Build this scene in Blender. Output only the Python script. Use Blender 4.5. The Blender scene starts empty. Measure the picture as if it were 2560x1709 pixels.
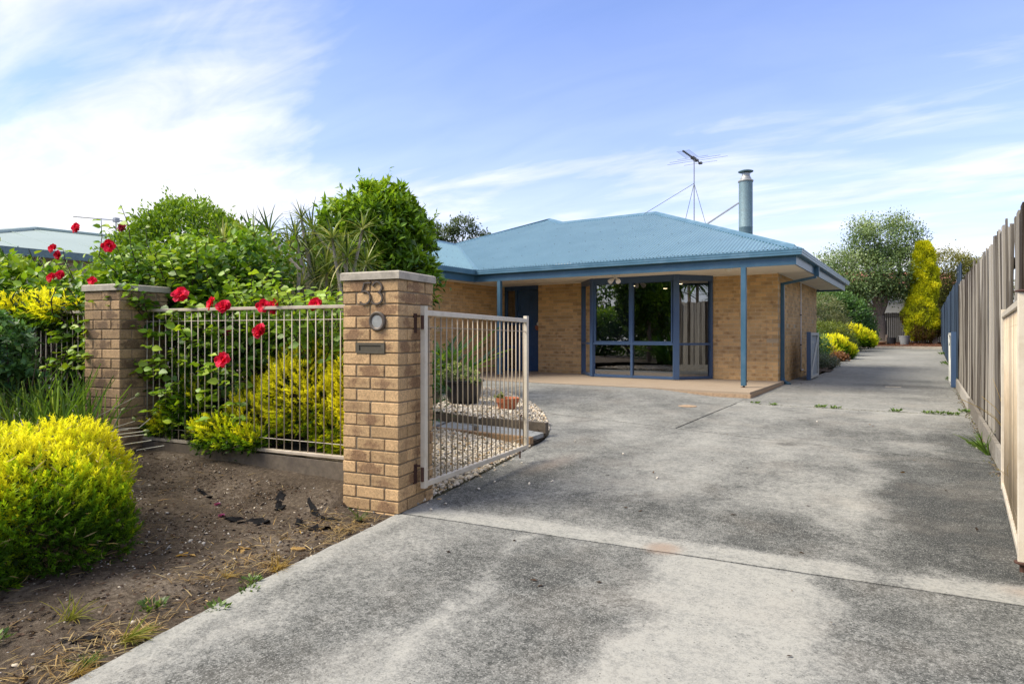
import bpy, math, random
import numpy as np
from mathutils import Vector, Matrix, Euler

R = np.random.default_rng(7)
random.seed(7)
SC = bpy.context.scene
COL = SC.collection
rad = math.radians

# ------------------------------------------------------------------ camera
# World axes follow the property: +x along the house front (to the right),
# +y from the street to the back fence, z = 0 at the foot of the gate pillar.
cam_d = bpy.data.cameras.new('camera')
cam = bpy.data.objects.new('camera', cam_d)
COL.objects.link(cam)
cam.location = (0, 0, 1.25)
cam.rotation_euler = (rad(90), 0, rad(33))
cam_d.sensor_width = 36
cam_d.lens = 22.26
cam_d.shift_y = -0.0076
cam_d.clip_start = 0.05
cam_d.clip_end = 4000
SC.camera = cam

# ------------------------------------------------------------------ light
SUN_EL, SUN_AZ = 46, 226          # azimuth measured clockwise from +y (camera looks to -33)
sun_d = bpy.data.lights.new('sun', 'SUN')
sun_d.energy = 2.3
sun_d.angle = rad(32)
sun_d.color = (1.0, 0.91, 0.76)
sun = bpy.data.objects.new('sun', sun_d)
COL.objects.link(sun)
_az = rad(SUN_AZ)
_dir = Vector((math.sin(_az) * math.cos(rad(SUN_EL)), math.cos(_az) * math.cos(rad(SUN_EL)), math.sin(rad(SUN_EL))))
sun.rotation_euler = _dir.to_track_quat('Z', 'Y').to_euler()
sun.location = (0, 0, 30)

W = bpy.data.worlds.new('World')
SC.world = W
W.use_nodes = True
nt = W.node_tree
nt.nodes.clear()


class NT:
    """small helper to write node graphs"""
    def __init__(s, tree):
        s.t = tree

    def n(s, typ, **kw):
        nd = s.t.nodes.new(typ)
        for k, v in kw.items():
            setattr(nd, k, v)
        return nd

    def link(s, a, b):
        s.t.links.new(a, b)

    def _set(s, sock, v):
        if hasattr(v, 'links') or isinstance(v, bpy.types.NodeSocket):
            s.link(v, sock)
        else:
            sock.default_value = v

    def math(s, op, a, b=None, c=None, clamp=False):
        nd = s.n('ShaderNodeMath', operation=op, use_clamp=clamp)
        s._set(nd.inputs[0], a)
        if b is not None:
            s._set(nd.inputs[1], b)
        if c is not None:
            s._set(nd.inputs[2], c)
        return nd.outputs[0]

    def vmath(s, op, a, b=None):
        nd = s.n('ShaderNodeVectorMath', operation=op)
        s._set(nd.inputs[0], a)
        if b is not None:
            s._set(nd.inputs[1], b)
        return nd

    def noise(s, vec, scale, detail=4, rough=0.55, w=None, dist=0.0):
        nd = s.n('ShaderNodeTexNoise')
        if w is not None:
            nd.noise_dimensions = '4D'
            s._set(nd.inputs['W'], w)
        if vec is not None:
            s.link(vec, nd.inputs['Vector'])
        nd.inputs['Scale'].default_value = scale
        nd.inputs['Detail'].default_value = detail
        nd.inputs['Roughness'].default_value = rough
        nd.inputs['Distortion'].default_value = dist
        return nd.outputs[0]

    def ramp(s, fac, stops, interp='LINEAR'):
        nd = s.n('ShaderNodeValToRGB')
        cr = nd.color_ramp
        cr.interpolation = interp
        while len(cr.elements) < len(stops):
            cr.elements.new(0.5)
        for e, (p, c) in zip(cr.elements, stops):
            e.position = p
            e.color = (c, c, c, 1) if isinstance(c, (int, float)) else (c[0], c[1], c[2], 1)
        s._set(nd.inputs[0], fac)
        return nd.outputs[0]

    def mix(s, fac, a, b, blend='MIX'):
        nd = s.n('ShaderNodeMix', data_type='RGBA', blend_type=blend)
        s._set(nd.inputs[0], fac)
        for sock, v in ((nd.inputs[6], a), (nd.inputs[7], b)):
            if isinstance(v, tuple):
                sock.default_value = (v[0], v[1], v[2], 1)
            else:
                s._set(sock, v)
        return nd.outputs[2]

    def mapping(s, vec, scale=(1, 1, 1), rot=(0, 0, 0), loc=(0, 0, 0)):
        nd = s.n('ShaderNodeMapping')
        s.link(vec, nd.inputs[0])
        nd.inputs['Scale'].default_value = scale
        nd.inputs['Rotation'].default_value = rot
        nd.inputs['Location'].default_value = loc
        return nd.outputs[0]


def build_sky():
    g = NT(nt)
    out = g.n('ShaderNodeOutputWorld')
    bg = g.n('ShaderNodeBackground')
    bg.inputs['Strength'].default_value = 0.15
    sky = g.n('ShaderNodeTexSky', sky_type='NISHITA')
    sky.sun_disc = False
    sky.sun_elevation = rad(SUN_EL)
    sky.sun_rotation = rad(SUN_AZ)
    sky.air_density = 1.0
    sky.dust_density = 0.6
    sky.ozone_density = 3.0
    tc = g.n('ShaderNodeTexCoord')
    sep = g.n('ShaderNodeSeparateXYZ')
    g.link(tc.outputs['Generated'], sep.inputs[0])
    x, y, z = sep.outputs
    zc = g.math('MAXIMUM', z, 0.0)
    den = g.math('ADD', zc, 0.16)
    px = g.math('DIVIDE', x, den)
    py = g.math('DIVIDE', y, den)
    cb = g.n('ShaderNodeCombineXYZ')
    g.link(px, cb.inputs[0]); g.link(py, cb.inputs[1])
    P = cb.outputs[0]
    # wispy high cloud: two scales, stretched along one wind direction
    m1 = g.mapping(P, scale=(0.55, 1.15, 1), rot=(0, 0, rad(28)), loc=(3.1, 1.7, 0))
    n1 = g.noise(m1, 1.25, 7, 0.56, dist=0.55)
    m2 = g.mapping(P, scale=(0.8, 2.3, 1), rot=(0, 0, rad(52)), loc=(8.2, 4.1, 0))
    n2 = g.noise(m2, 2.2, 6, 0.55, dist=0.6)
    c = g.math('ADD', g.math('MULTIPLY', n1, 0.76), g.math('MULTIPLY', n2, 0.24))
    # more cover to the left (west) and near the horizon, as the sky really is that day; overhead cover, out of view, added to whiten ambient light
    elev_cover = g.ramp(zc, [(0.0, 0.34), (0.10, 0.30), (0.20, 0.16), (0.32, 0.015), (0.46, 0.02), (0.60, 0.20), (1.0, 0.28)])
    dl = g.vmath('DOT_PRODUCT', tc.outputs['Generated'], (-0.86, 0.32, 0.40)).outputs['Value']
    left = g.ramp(dl, [(0.0, 0.0), (0.92, 0.0), (0.968, 0.08), (0.988, 0.15), (1.0, 0.17)])
    c = g.math('ADD', c, g.math('ADD', elev_cover, left))
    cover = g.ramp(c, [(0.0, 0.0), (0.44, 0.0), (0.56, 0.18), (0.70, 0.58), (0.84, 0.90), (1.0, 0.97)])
    # thin uniform veil of high haze
    veil = g.ramp(zc, [(0.0, 0.90), (0.08, 0.72), (0.17, 0.44), (0.28, 0.24), (0.45, 0.11), (1.0, 0.08)])
    cover = g.math('MAXIMUM', cover, veil)
    blue = g.mix(1.0, sky.outputs[0], (0.70, 0.80, 1.12), 'MULTIPLY')
    blue = g.mix(1.0, blue, (SKYGAIN, SKYGAIN, SKYGAIN), 'MULTIPLY')
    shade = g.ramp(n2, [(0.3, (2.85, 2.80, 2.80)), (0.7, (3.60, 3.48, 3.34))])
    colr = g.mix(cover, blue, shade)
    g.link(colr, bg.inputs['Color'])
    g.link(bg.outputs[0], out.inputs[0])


SKYGAIN = 0.66
build_sky()
SC.view_settings.view_transform = 'Standard'
SC.view_settings.look = 'None'
SC.view_settings.gamma = 1
SC.view_settings.use_curve_mapping = False
SC.view_settings.exposure = 1.36
SC.render.engine = 'CYCLES'
SC.cycles.max_bounces = 8
SC.cycles.transparent_max_bounces = 12
SC.cycles.use_denoising = True


# ------------------------------------------------------------------ numpy noise
_tab = R.random((256, 256))


def vnoise(x, y):
    xi = np.floor(x).astype(int); yi = np.floor(y).astype(int)
    fx = x - xi; fy = y - yi
    fx = fx * fx * (3 - 2 * fx); fy = fy * fy * (3 - 2 * fy)
    a = _tab[xi & 255, yi & 255]; b = _tab[(xi + 1) & 255, yi & 255]
    c = _tab[xi & 255, (yi + 1) & 255]; d = _tab[(xi + 1) & 255, (yi + 1) & 255]
    return (a * (1 - fx) + b * fx) * (1 - fy) + (c * (1 - fx) + d * fx) * fy


def fbm(x, y, o=5):
    s = 0; a = 0.5; t = 0
    for i in range(o):
        s = s + a * vnoise(x * 2 ** i + 17.3 * i, y * 2 ** i + 5.1 * i); t += a; a *= 0.55
    return s / t


def sstep(a, b, x):
    t = np.clip((np.asarray(x, float) - a) / (b - a), 0, 1)
    return t * t * (3 - 2 * t)


# ------------------------------------------------------------------ objects
def tag(o, label=None, cat=None, group=None, kind=None):
    if label: o['label'] = label
    if cat: o['category'] = cat
    if group: o['group'] = group
    if kind: o['kind'] = kind
    return o


def thing(name, loc, label, cat, group=None):
    o = bpy.data.objects.new(name, None)
    o.empty_display_size = 0.2
    COL.objects.link(o)
    o.location = loc
    return tag(o, label, cat, group)


def wloc(o):
    v = Vector((0, 0, 0))
    while o is not None:
        v = v + o.location
        o = o.parent
    return v


def place(name, mesh, loc, parent=None, rot=None, scale=None):
    """an object sharing mesh data; loc in world coordinates"""
    o = bpy.data.objects.new(name, mesh)
    COL.objects.link(o)
    loc = Vector(loc)
    if parent is not None:
        o.parent = parent
        loc = loc - wloc(parent)
    o.location = loc
    if rot is not None: o.rotation_euler = rot
    if scale is not None: o.scale = scale
    return o


def mesh_np(name, V, F, mat, col=None, rnd=None, smooth=True, wear=None, tint=None):
    """V (n,3); F (m,k) with constant k"""
    V = np.asarray(V, np.float32); F = np.asarray(F, np.int32)
    me = bpy.data.meshes.new(name)
    me.vertices.add(len(V)); me.vertices.foreach_set('co', V.ravel())
    k = F.shape[1]
    me.loops.add(F.size); me.loops.foreach_set('vertex_index', F.ravel())
    me.polygons.add(len(F))
    me.polygons.foreach_set('loop_start', np.arange(0, F.size, k, dtype=np.int32))
    me.polygons.foreach_set('loop_total', np.full(len(F), k, np.int32))
    me.polygons.foreach_set('use_smooth', np.full(len(F), bool(smooth)))
    me.update(calc_edges=True)
    if col is not None:
        a = me.color_attributes.new('Col', 'FLOAT_COLOR', 'POINT')
        c4 = np.ones((len(V), 4), np.float32); c4[:, :3] = col
        a.data.foreach_set('color', c4.ravel())
    for nm, arr in (('rnd', rnd), ('wear', wear), ('tint', tint)):
        if arr is not None:
            a = me.attributes.new(nm, 'FLOAT', 'POINT')
            a.data.foreach_set('value', np.asarray(arr, np.float32))
    if mat: me.materials.append(mat)
    return me


def link_np(name, me, parent=None, kind=None, origin=None):
    """mesh vertices in world coordinates -> object, origin moved to its parent or to `origin`"""
    o = bpy.data.objects.new(name, me)
    COL.objects.link(o)
    off = Vector((0, 0, 0))
    if parent is not None:
        o.parent = parent; off = wloc(parent)
    elif origin is not None:
        off = Vector(origin); o.location = off
    if off.length > 0: me.transform(Matrix.Translation(-off))
    if kind: o['kind'] = kind
    return o


class MB:
    def __init__(s):
        s.v = []; s.f = []

    def add(s, vs, fs):
        b = len(s.v)
        s.v += [tuple(v) for v in vs]
        s.f += [tuple(b + i for i in f) for f in fs]
        return s

    def box(s, lo, hi):
        x0, y0, z0 = lo; x1, y1, z1 = hi
        return s.add([(x0, y0, z0), (x1, y0, z0), (x1, y1, z0), (x0, y1, z0), (x0, y0, z1), (x1, y0, z1), (x1, y1, z1), (x0, y1, z1)],
                     [(0, 3, 2, 1), (4, 5, 6, 7), (0, 1, 5, 4), (1, 2, 6, 5), (2, 3, 7, 6), (3, 0, 4, 7)])

    def beam(s, p0, p1, w, h, up=(0, 0, 1), bev=0.0):
        """box along p0->p1, w sideways, h along up"""
        p0 = Vector(p0); p1 = Vector(p1)
        d = (p1 - p0).normalized(); u = Vector(up)
        sd = d.cross(u)
        if sd.length < 1e-5: sd = d.cross(Vector((1, 0, 0)))
        sd.normalize(); u = sd.cross(d).normalized()
        a = sd * (w / 2); b = u * (h / 2)
        if bev <= 0:
            prof = [-a - b, a - b, a + b, -a + b]
        else:
            ea = sd * bev; eb = u * bev
            prof = [-a + ea - b, a - ea - b, a - b + eb, a + b - eb, a - ea + b, -a + ea + b, -a + b - eb, -a - b + eb]
        n = len(prof)
        vs = [p0 + q for q in prof] + [p1 + q for q in prof]
        fs = [(i, (i + 1) % n, n + (i + 1) % n, n + i) for i in range(n)] + [tuple(reversed(range(n))), tuple(range(n, 2 * n))]
        return s.add(vs, fs)

    def tube(s, pts, r, n=8, cap=True):
        pts = [Vector(p) for p in pts]
        rs = r if isinstance(r, (list, tuple)) else [r] * len(pts)
        base = len(s.v); ref = Vector((0.31, 0.17, 0.93)).normalized()
        for i, p in enumerate(pts):
            d = (pts[min(i + 1, len(pts) - 1)] - pts[max(i - 1, 0)]).normalized()
            a = d.cross(ref)
            if a.length < 1e-3: a = d.cross(Vector((1, 0, 0)))
            a.normalize(); b = a.cross(d)
            for k in range(n):
                t = 2 * math.pi * k / n
                s.v.append(tuple(p + (a * math.cos(t) + b * math.sin(t)) * rs[i]))
        for i in range(len(pts) - 1):
            for k in range(n):
                q = base + i * n
                s.f.append((q + k, q + (k + 1) % n, q + n + (k + 1) % n, q + n + k))
        if cap:
            s.f.append(tuple(base + k for k in reversed(range(n))))
            q = base + (len(pts) - 1) * n
            s.f.append(tuple(q + k for k in range(n)))
        return s

    def lathe(s, c, prof, n=24, axis=None):
        """prof: (radius, height) from c upward (or along axis frame (u,v,w))"""
        c = Vector(c)
        if axis is None: u, v, w = Vector((1, 0, 0)), Vector((0, 1, 0)), Vector((0, 0, 1))
        else: u, v, w = axis
        base = len(s.v); m = len(prof)
        for (r, h) in prof:
            for k in range(n):
                t = 2 * math.pi * k / n
                s.v.append(tuple(c + u * (r * math.cos(t)) + v * (r * math.sin(t)) + w * h))
        for i in range(m - 1):
            for k in range(n):
                q = base + i * n
                s.f.append((q + k, q + (k + 1) % n, q + n + (k + 1) % n, q + n + k))
        if prof[0][0] > 1e-4: s.f.append(tuple(base + k for k in reversed(range(n))))
        if prof[-1][0] > 1e-4: s.f.append(tuple(base + (m - 1) * n + k for k in range(n)))
        return s

    def sweep(s, path, prof):
        """prof (o, z): o outward on the right-hand side of the plan path"""
        P = [Vector((p[0], p[1])) for p in path]; n = len(P); m = len(prof)
        base = len(s.v)
        for i in range(n):
            d0 = (P[i] - P[i - 1]).normalized() if i > 0 else (P[1] - P[0]).normalized()
            d1 = (P[i + 1] - P[i]).normalized() if i < n - 1 else d0
            n0 = Vector((d0.y, -d0.x)); n1 = Vector((d1.y, -d1.x))
            mt = (n0 + n1).normalized(); mt = mt / max(0.2, mt.dot(n0))
            for (o, z) in prof:
                s.v.append((P[i].x + mt.x * o, P[i].y + mt.y * o, z))
        for i in range(n - 1):
            for k in range(m):
                a = base + i * m + k; b = base + i * m + (k + 1) % m
                s.f.append((a, a + m, b + m, b))
        s.f.append(tuple(base + k for k in range(m)))
        s.f.append(tuple(base + (n - 1) * m + k for k in reversed(range(m))))
        return s

    def mesh(s, name, mat, smooth=False):
        me = bpy.data.meshes.new(name)
        me.from_pydata(s.v, [], s.f)
        if mat: me.materials.append(mat)
        if smooth:
            me.polygons.foreach_set('use_smooth', [True] * len(me.polygons))
        me.update()
        return me

    def build(s, name, mat, parent=None, smooth=False, kind=None, origin=None, sharp=40):
        me = s.mesh(name, mat, smooth)
        if smooth: me.set_sharp_from_angle(angle=rad(sharp))
        return link_np(name, me, parent, kind, origin)


# ------------------------------------------------------------------ materials
MATS = {}


def new_mat(name):
    m = bpy.data.materials.new(name)
    m.use_nodes = True
    m.node_tree.nodes.clear()
    g = NT(m.node_tree)
    out = g.n('ShaderNodeOutputMaterial')
    bs = g.n('ShaderNodeBsdfPrincipled')
    g.link(bs.outputs[0], out.inputs[0])
    MATS[name] = m
    return m, g, bs, out


def bump(g, bs, h, strength=0.3, dist=0.01):
    b = g.n('ShaderNodeBump')
    b.inputs['Strength'].default_value = strength
    b.inputs['Distance'].default_value = dist
    g.link(h, b.inputs['Height'])
    g.link(b.outputs[0], bs.inputs['Normal'])


def objco(g, kind='Object'):
    return g.n('ShaderNodeTexCoord').outputs[kind]


def geopos(g):
    return g.n('ShaderNodeNewGeometry').outputs['Position']


def mat_plain(name, c, rough=0.5, metal=0.0, var=0.12, scale=8, dirt=None, dirt_amt=0.35, dscale=3.0, bmp=0.0, spec=0.5, orand=0.0):
    m, g, bs, out = new_mat(name)
    P = geopos(g)
    n = g.noise(P, scale, 5, 0.6)
    k = g.ramp(n, [(0.3, 1 - var), (0.7, 1 + var)])
    colr = g.mix(1.0, c, k, 'MULTIPLY')
    if orand:
        colr = g.mix(1.0, colr, g.ramp(g.n('ShaderNodeObjectInfo').outputs['Random'], [(0.0, 1 - orand), (1.0, 1 + orand)]), 'MULTIPLY')
    if dirt:
        d = g.noise(P, dscale, 6, 0.65)
        f = g.ramp(d, [(0.48, 0.0), (0.72, dirt_amt)])
        colr = g.mix(f, colr, dirt)
    g.link(colr, bs.inputs['Base Color'])
    bs.inputs['Roughness'].default_value = rough
    bs.inputs['Metallic'].default_value = metal
    bs.inputs['Specular IOR Level'].default_value = spec
    if bmp: bump(g, bs, n, bmp, 0.004)
    return m


def mat_brick(name, base, dark, single=True, dark_amt=1.0, speck=0.6, scale=1.0, light=None):
    m, g, bs, out = new_mat(name)
    if single:
        rnd = g.n('ShaderNodeObjectInfo').outputs['Random']
    else:
        rnd = g.n('ShaderNodeAttribute', attribute_name='rnd').outputs['Fac']
    P = geopos(g)
    light = light or tuple(min(1, v * 1.22) for v in base)
    dk = tuple(v * 0.78 for v in base)
    c = g.ramp(rnd, [(0.0, dk), (0.35, base), (0.7, light), (1.0, tuple(v * 0.9 for v in base))])
    w = g.math('MULTIPLY', rnd, 37.0)
    if single:
        G = objco(g, 'Generated')
        sp = g.n('ShaderNodeSeparateXYZ'); g.link(G, sp.inputs[0])
        ex = g.math('ABSOLUTE', g.math('SUBTRACT', sp.outputs[0], 0.45))
        ez = g.math('ABSOLUTE', g.math('SUBTRACT', sp.outputs[2], 0.45))
        core = g.math('SUBTRACT', 0.80, g.math('ADD', g.math('MULTIPLY', ex, 1.15), g.math('MULTIPLY', ez, 0.55)))
    else:
        core = 0.26
    nb = g.noise(P, 13 * scale, 5, 0.7, w=w)
    # how strongly this brick was flashed in the kiln differs brick by brick
    rr = g.math('FRACT', g.math('MULTIPLY', rnd, 7.31))
    fl = g.math('MULTIPLY', g.math('ADD', core, g.math('MULTIPLY', g.math('SUBTRACT', nb, 0.5), 2.0)), g.math('MULTIPLY', rr, dark_amt))
    f = g.ramp(fl, [(0.22, 0.0), (0.60, 0.85)])
    ns = g.noise(P, 260 * scale, 3, 0.7)
    f = g.math('MULTIPLY', f, g.ramp(ns, [(0.30, 0.30), (0.58, 1.0)]))
    c = g.mix(f, c, dark)
    sk = g.noise(P, 150 * scale, 3, 0.75)
    c = g.mix(g.ramp(sk, [(0.58, 0.0), (0.64, speck)]), c, (0.04, 0.028, 0.02))
    sm = g.noise(P, 60 * scale, 4, 0.7)
    c = g.mix(1.0, c, g.ramp(sm, [(0.3, 0.70), (0.7, 1.22)]), 'MULTIPLY')
    # old lime and grime in irregular streaks
    gr = g.noise(P, 3.1, 6, 0.65)
    c = g.mix(g.ramp(gr, [(0.5, 0.0), (0.75, 0.30)]), c, (0.16, 0.125, 0.09))
    g.link(c, bs.inputs['Base Color'])
    bs.inputs['Roughness'].default_value = 0.88
    bs.inputs['Specular IOR Level'].default_value = 0.2
    bump(g, bs, g.math('ADD', sk, sm), 0.5, 0.004)
    return m


def mat_leaf(name, rough=0.42, transl=0.32, obj_random=False, spec=0.4, tint=(1, 1, 1)):
    m, g, bs, out = new_mat(name)
    colr = g.n('ShaderNodeAttribute', attribute_name='Col').outputs['Color']
    if obj_random:
        r = g.n('ShaderNodeObjectInfo').outputs['Random']
        colr = g.mix(1.0, colr, g.ramp(r, [(0.0, (0.55, 0.66, 0.7)), (0.5, (0.95, 1.0, 0.9)), (1.0, (1.5, 1.3, 1.0))]), 'MULTIPLY')
    if tint != (1, 1, 1): colr = g.mix(1.0, colr, tint, 'MULTIPLY')
    g.link(colr, bs.inputs['Base Color'])
    bs.inputs['Roughness'].default_value = rough
    bs.inputs['Specular IOR Level'].default_value = spec
    tr = g.n('ShaderNodeBsdfTranslucent')
    g.link(g.mix(1.0, colr, (1.25, 1.2, 0.7), 'MULTIPLY'), tr.inputs['Color'])
    mx = g.n('ShaderNodeMixShader')
    mx.inputs[0].default_value = transl
    g.link(bs.outputs[0], mx.inputs[1]); g.link(tr.outputs[0], mx.inputs[2])
    g.link(mx.outputs[0], out.inputs[0])
    return m


def mat_timber(name, light, dark, vert=True, moss=None):
    m, g, bs, out = new_mat(name)
    rnd = g.n('ShaderNodeObjectInfo').outputs['Random']
    P = geopos(g)
    sc = (30, 30, 0.8) if vert else (0.8, 30, 30)
    mp = g.mapping(P, scale=sc)
    n = g.noise(mp, 1.0, 6, 0.65, w=g.math('MULTIPLY', rnd, 50.0))
    n2 = g.noise(g.mapping(P, scale=(90, 90, 1.6) if vert else (1.6, 90, 90)), 1.0, 3, 0.6)
    f = g.math('ADD', g.math('MULTIPLY', n, 0.75), g.math('MULTIPLY', n2, 0.35))
    f = g.math('ADD', f, g.math('MULTIPLY', g.math('SUBTRACT', rnd, 0.5), 0.62))
    c = g.ramp(f, [(0.28, dark), (0.52, tuple((a + b) / 2 for a, b in zip(light, dark))), (0.78, light)])
    if moss:
        z = g.n('ShaderNodeSeparateXYZ'); g.link(P, z.inputs[0])
        ns = g.noise(P, 2.2, 5, 0.7)
        c = g.mix(g.ramp(ns, [(0.45, 0.0), (0.75, 0.5)]), c, moss)
    g.link(c, bs.inputs['Base Color'])
    bs.inputs['Roughness'].default_value = 0.9
    bs.inputs['Specular IOR Level'].default_value = 0.15
    bump(g, bs, f, 0.6, 0.006)
    return m


def make_concrete():
    m, g, bs, out = new_mat('concrete')
    P = geopos(g)
    wear = g.n('ShaderNodeAttribute', attribute_name='wear').outputs['Fac']
    n1 = g.noise(P, 6.0, 8, 0.72)
    n2 = g.noise(P, 26.0, 6, 0.95)
    n3 = g.noise(P, 120.0, 3, 0.75)
    w = g.math('ADD', wear, g.math('MULTIPLY', g.math('SUBTRACT', n1, 0.5), 0.85))
    w = g.math('ADD', w, g.math('MULTIPLY', g.math('SUBTRACT', n2, 0.5), 2.1))
    w = g.math('ADD', w, g.math('MULTIPLY', g.math('SUBTRACT', n3, 0.5), 0.7))
    c = g.ramp(w, [(0.0, (0.045, 0.047, 0.044)), (0.22, (0.088, 0.090, 0.082)), (0.45, (0.180, 0.181, 0.166)), (0.70, (0.285, 0.283, 0.256)), (0.95, (0.365, 0.358, 0.318))])
    # weathered surface: fine lichen/aggregate speckle, densest where the dirt has built up
    s1 = g.noise(P, 62.0, 4, 0.85)
    s2 = g.noise(P, 120.0, 3, 0.85)
    lo = g.ramp(wear, [(0.30, 1.0), (0.85, 0.18)])
    f1 = g.math('MULTIPLY', g.ramp(s1, [(0.54, 0.0), (0.60, 0.9)]), lo)
    c = g.mix(f1, c, (0.040, 0.042, 0.039))
    f2 = g.math('MULTIPLY', g.ramp(s2, [(0.56, 0.0), (0.64, 0.7)]), lo)
    c = g.mix(f2, c, (0.42, 0.415, 0.385))
    v = g.n('ShaderNodeTexVoronoi'); v.inputs['Scale'].default_value = 48
    g.link(P, v.inputs['Vector'])
    pit = g.math('MULTIPLY', g.ramp(v.outputs['Distance'], [(0.12, 1.0), (0.20, 0.0)]), g.ramp(g.noise(P, 17, 3), [(0.54, 0.0), (0.60, 0.9)]))
    c = g.mix(pit, c, (0.06, 0.06, 0.056))
    warm = g.noise(P, 1.3, 4, 0.6)
    c = g.mix(g.ramp(warm, [(0.5, 0.0), (0.75, 0.22)]), c, (0.34, 0.30, 0.245))
    tn = g.n('ShaderNodeAttribute', attribute_name='tint').outputs['Fac']
    c = g.mix(g.math('MULTIPLY', tn, g.ramp(n2, [(0.3, 0.5), (0.6, 1.0)])), c, (0.30, 0.215, 0.155))
    g.link(c, bs.inputs['Base Color'])
    bs.inputs['Roughness'].default_value = 0.92
    bs.inputs['Specular IOR Level'].default_value = 0.15
    bump(g, bs, g.math('ADD', g.math('MULTIPLY', s1, 0.7), n2), 0.5, 0.003)


def make_soil(name, c0, c1, c2, bstr=0.9):
    m, g, bs, out = new_mat(name)
    P = geopos(g)
    n = g.noise(P, 2.6, 5, 0.6); n2 = g.noise(P, 34, 6, 0.72); n3 = g.noise(P, 140, 3, 0.7)
    f = g.math('ADD', g.math('MULTIPLY', n, 0.45), g.math('MULTIPLY', n2, 0.6))
    c = g.ramp(f, [(0.36, c0), (0.54, c1), (0.70, c2)])
    c = g.mix(g.ramp(n3, [(0.62, 0.0), (0.70, 0.55)]), c, (0.26, 0.22, 0.17))
    g.link(c, bs.inputs['Base Color'])
    bs.inputs['Roughness'].default_value = 0.97
    bs.inputs['Specular IOR Level'].default_value = 0.1
    bump(g, bs, g.math('ADD', n2, g.math('MULTIPLY', n3, 0.6)), bstr, 0.02)


def make_glass():
    m, g, bs, out = new_mat('window_glass')
    gl = g.n('ShaderNodeBsdfGlossy'); gl.inputs['Roughness'].default_value = 0.0
    gl.inputs['Color'].default_value = (0.92, 0.95, 1.0, 1)
    tr = g.n('ShaderNodeBsdfTransparent'); tr.inputs['Color'].default_value = (0.42, 0.45, 0.48, 1)
    fr = g.n('ShaderNodeFresnel'); fr.inputs['IOR'].default_value = 1.5
    f = g.math('ADD', g.math('MULTIPLY', fr.outputs[0], 2.8), 0.14, clamp=True)
    mx = g.n('ShaderNodeMixShader')
    g.link(f, mx.inputs[0]); g.link(tr.outputs[0], mx.inputs[1]); g.link(gl.outputs[0], mx.inputs[2])
    g.link(mx.outputs[0], out.inputs[0])


def make_roofpaint():
    m, g, bs, out = new_mat('roof_paint')
    P = geopos(g)
    n = g.noise(P, 1.4, 5, 0.6); n2 = g.noise(P, 30, 3, 0.6)
    c = g.ramp(n, [(0.3, (0.150, 0.285, 0.355)), (0.7, (0.180, 0.325, 0.395))])
    c = g.mix(1.0, c, g.ramp(n2, [(0.3, 0.93), (0.7, 1.06)]), 'MULTIPLY')
    g.link(c, bs.inputs['Base Color'])
    bs.inputs['Roughness'].default_value = 0.26
    bs.inputs['Metallic'].default_value = 0.25


make_concrete(); make_glass(); make_roofpaint()
make_soil('soil', (0.042, 0.032, 0.023), (0.115, 0.09, 0.066), (0.25, 0.205, 0.155))
make_soil('mulch', (0.045, 0.022, 0.014), (0.12, 0.055, 0.035), (0.20, 0.10, 0.065))
make_soil('ground_earth', (0.06, 0.055, 0.035), (0.10, 0.095, 0.06), (0.15, 0.14, 0.09))
mat_brick('pillar_brick', (0.56, 0.37, 0.19), (0.17, 0.088, 0.052), True, 1.6, 0.75)
mat_brick('old_pillar_brick', (0.38, 0.255, 0.14), (0.085, 0.055, 0.039), True, 1.8, 0.7)
mat_brick('house_brick', (0.60, 0.375, 0.165), (0.26, 0.135, 0.062), True, 0.85, 0.4)
mat_brick('house_brickwork', (0.60, 0.375, 0.165), (0.26, 0.135, 0.062), False, 0.85, 0.4)
mat_plain('mortar', (0.25, 0.195, 0.125), 0.95, var=0.2, scale=30, dirt=(0.12, 0.09, 0.06), dirt_amt=0.5)
mat_plain('house_mortar', (0.58, 0.45, 0.28), 0.95, var=0.25, scale=4, dirt=(0.15, 0.09, 0.045), dirt_amt=0.7, dscale=2)
mat_plain('pale_concrete', (0.42, 0.375, 0.30), 0.9, var=0.14, scale=40, dirt=(0.14, 0.13, 0.11), dirt_amt=0.6, dscale=7, bmp=0.3)
mat_plain('sleeper_wood', (0.135, 0.108, 0.078), 0.92, var=0.25, scale=25, dirt=(0.07, 0.055, 0.045), dirt_amt=0.6, dscale=5, bmp=0.4)
mat_plain('brown_kerb', (0.34, 0.215, 0.115), 0.9, var=0.2, scale=22, dirt=(0.15, 0.10, 0.06), dirt_amt=0.5, dscale=6, bmp=0.3)
mat_plain('cream_paint', (0.64, 0.575, 0.46), 0.42, var=0.06, scale=12, dirt=(0.42, 0.33, 0.22), dirt_amt=0.45, dscale=9)
mat_plain('cream_bar', (0.46, 0.37, 0.25), 0.45, orand=0.32, var=0.10, scale=10, dirt=(0.36, 0.25, 0.15), dirt_amt=0.6, dscale=6)  # darkened, varied bar tone stands in for shading between the bars
mat_plain('fence_paint', (0.50, 0.43, 0.335), 0.5, var=0.10, scale=10, dirt=(0.25, 0.20, 0.14), dirt_amt=0.5, dscale=7)
mat_plain('rust', (0.075, 0.034, 0.022), 0.85, var=0.4, scale=60, dirt=(0.05, 0.025, 0.02), dirt_amt=0.7, dscale=30, bmp=0.4)
mat_plain('bronze', (0.105, 0.085, 0.068), 0.5, metal=0.35, var=0.25, scale=60, dirt=(0.16, 0.11, 0.07), dirt_amt=0.4, dscale=30)
mat_plain('zinc', (0.40, 0.40, 0.38), 0.45, metal=0.5, var=0.15, scale=30)
mat_plain('slot_metal', (0.115, 0.098, 0.07), 0.5, metal=0.3, var=0.15, scale=40)
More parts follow.
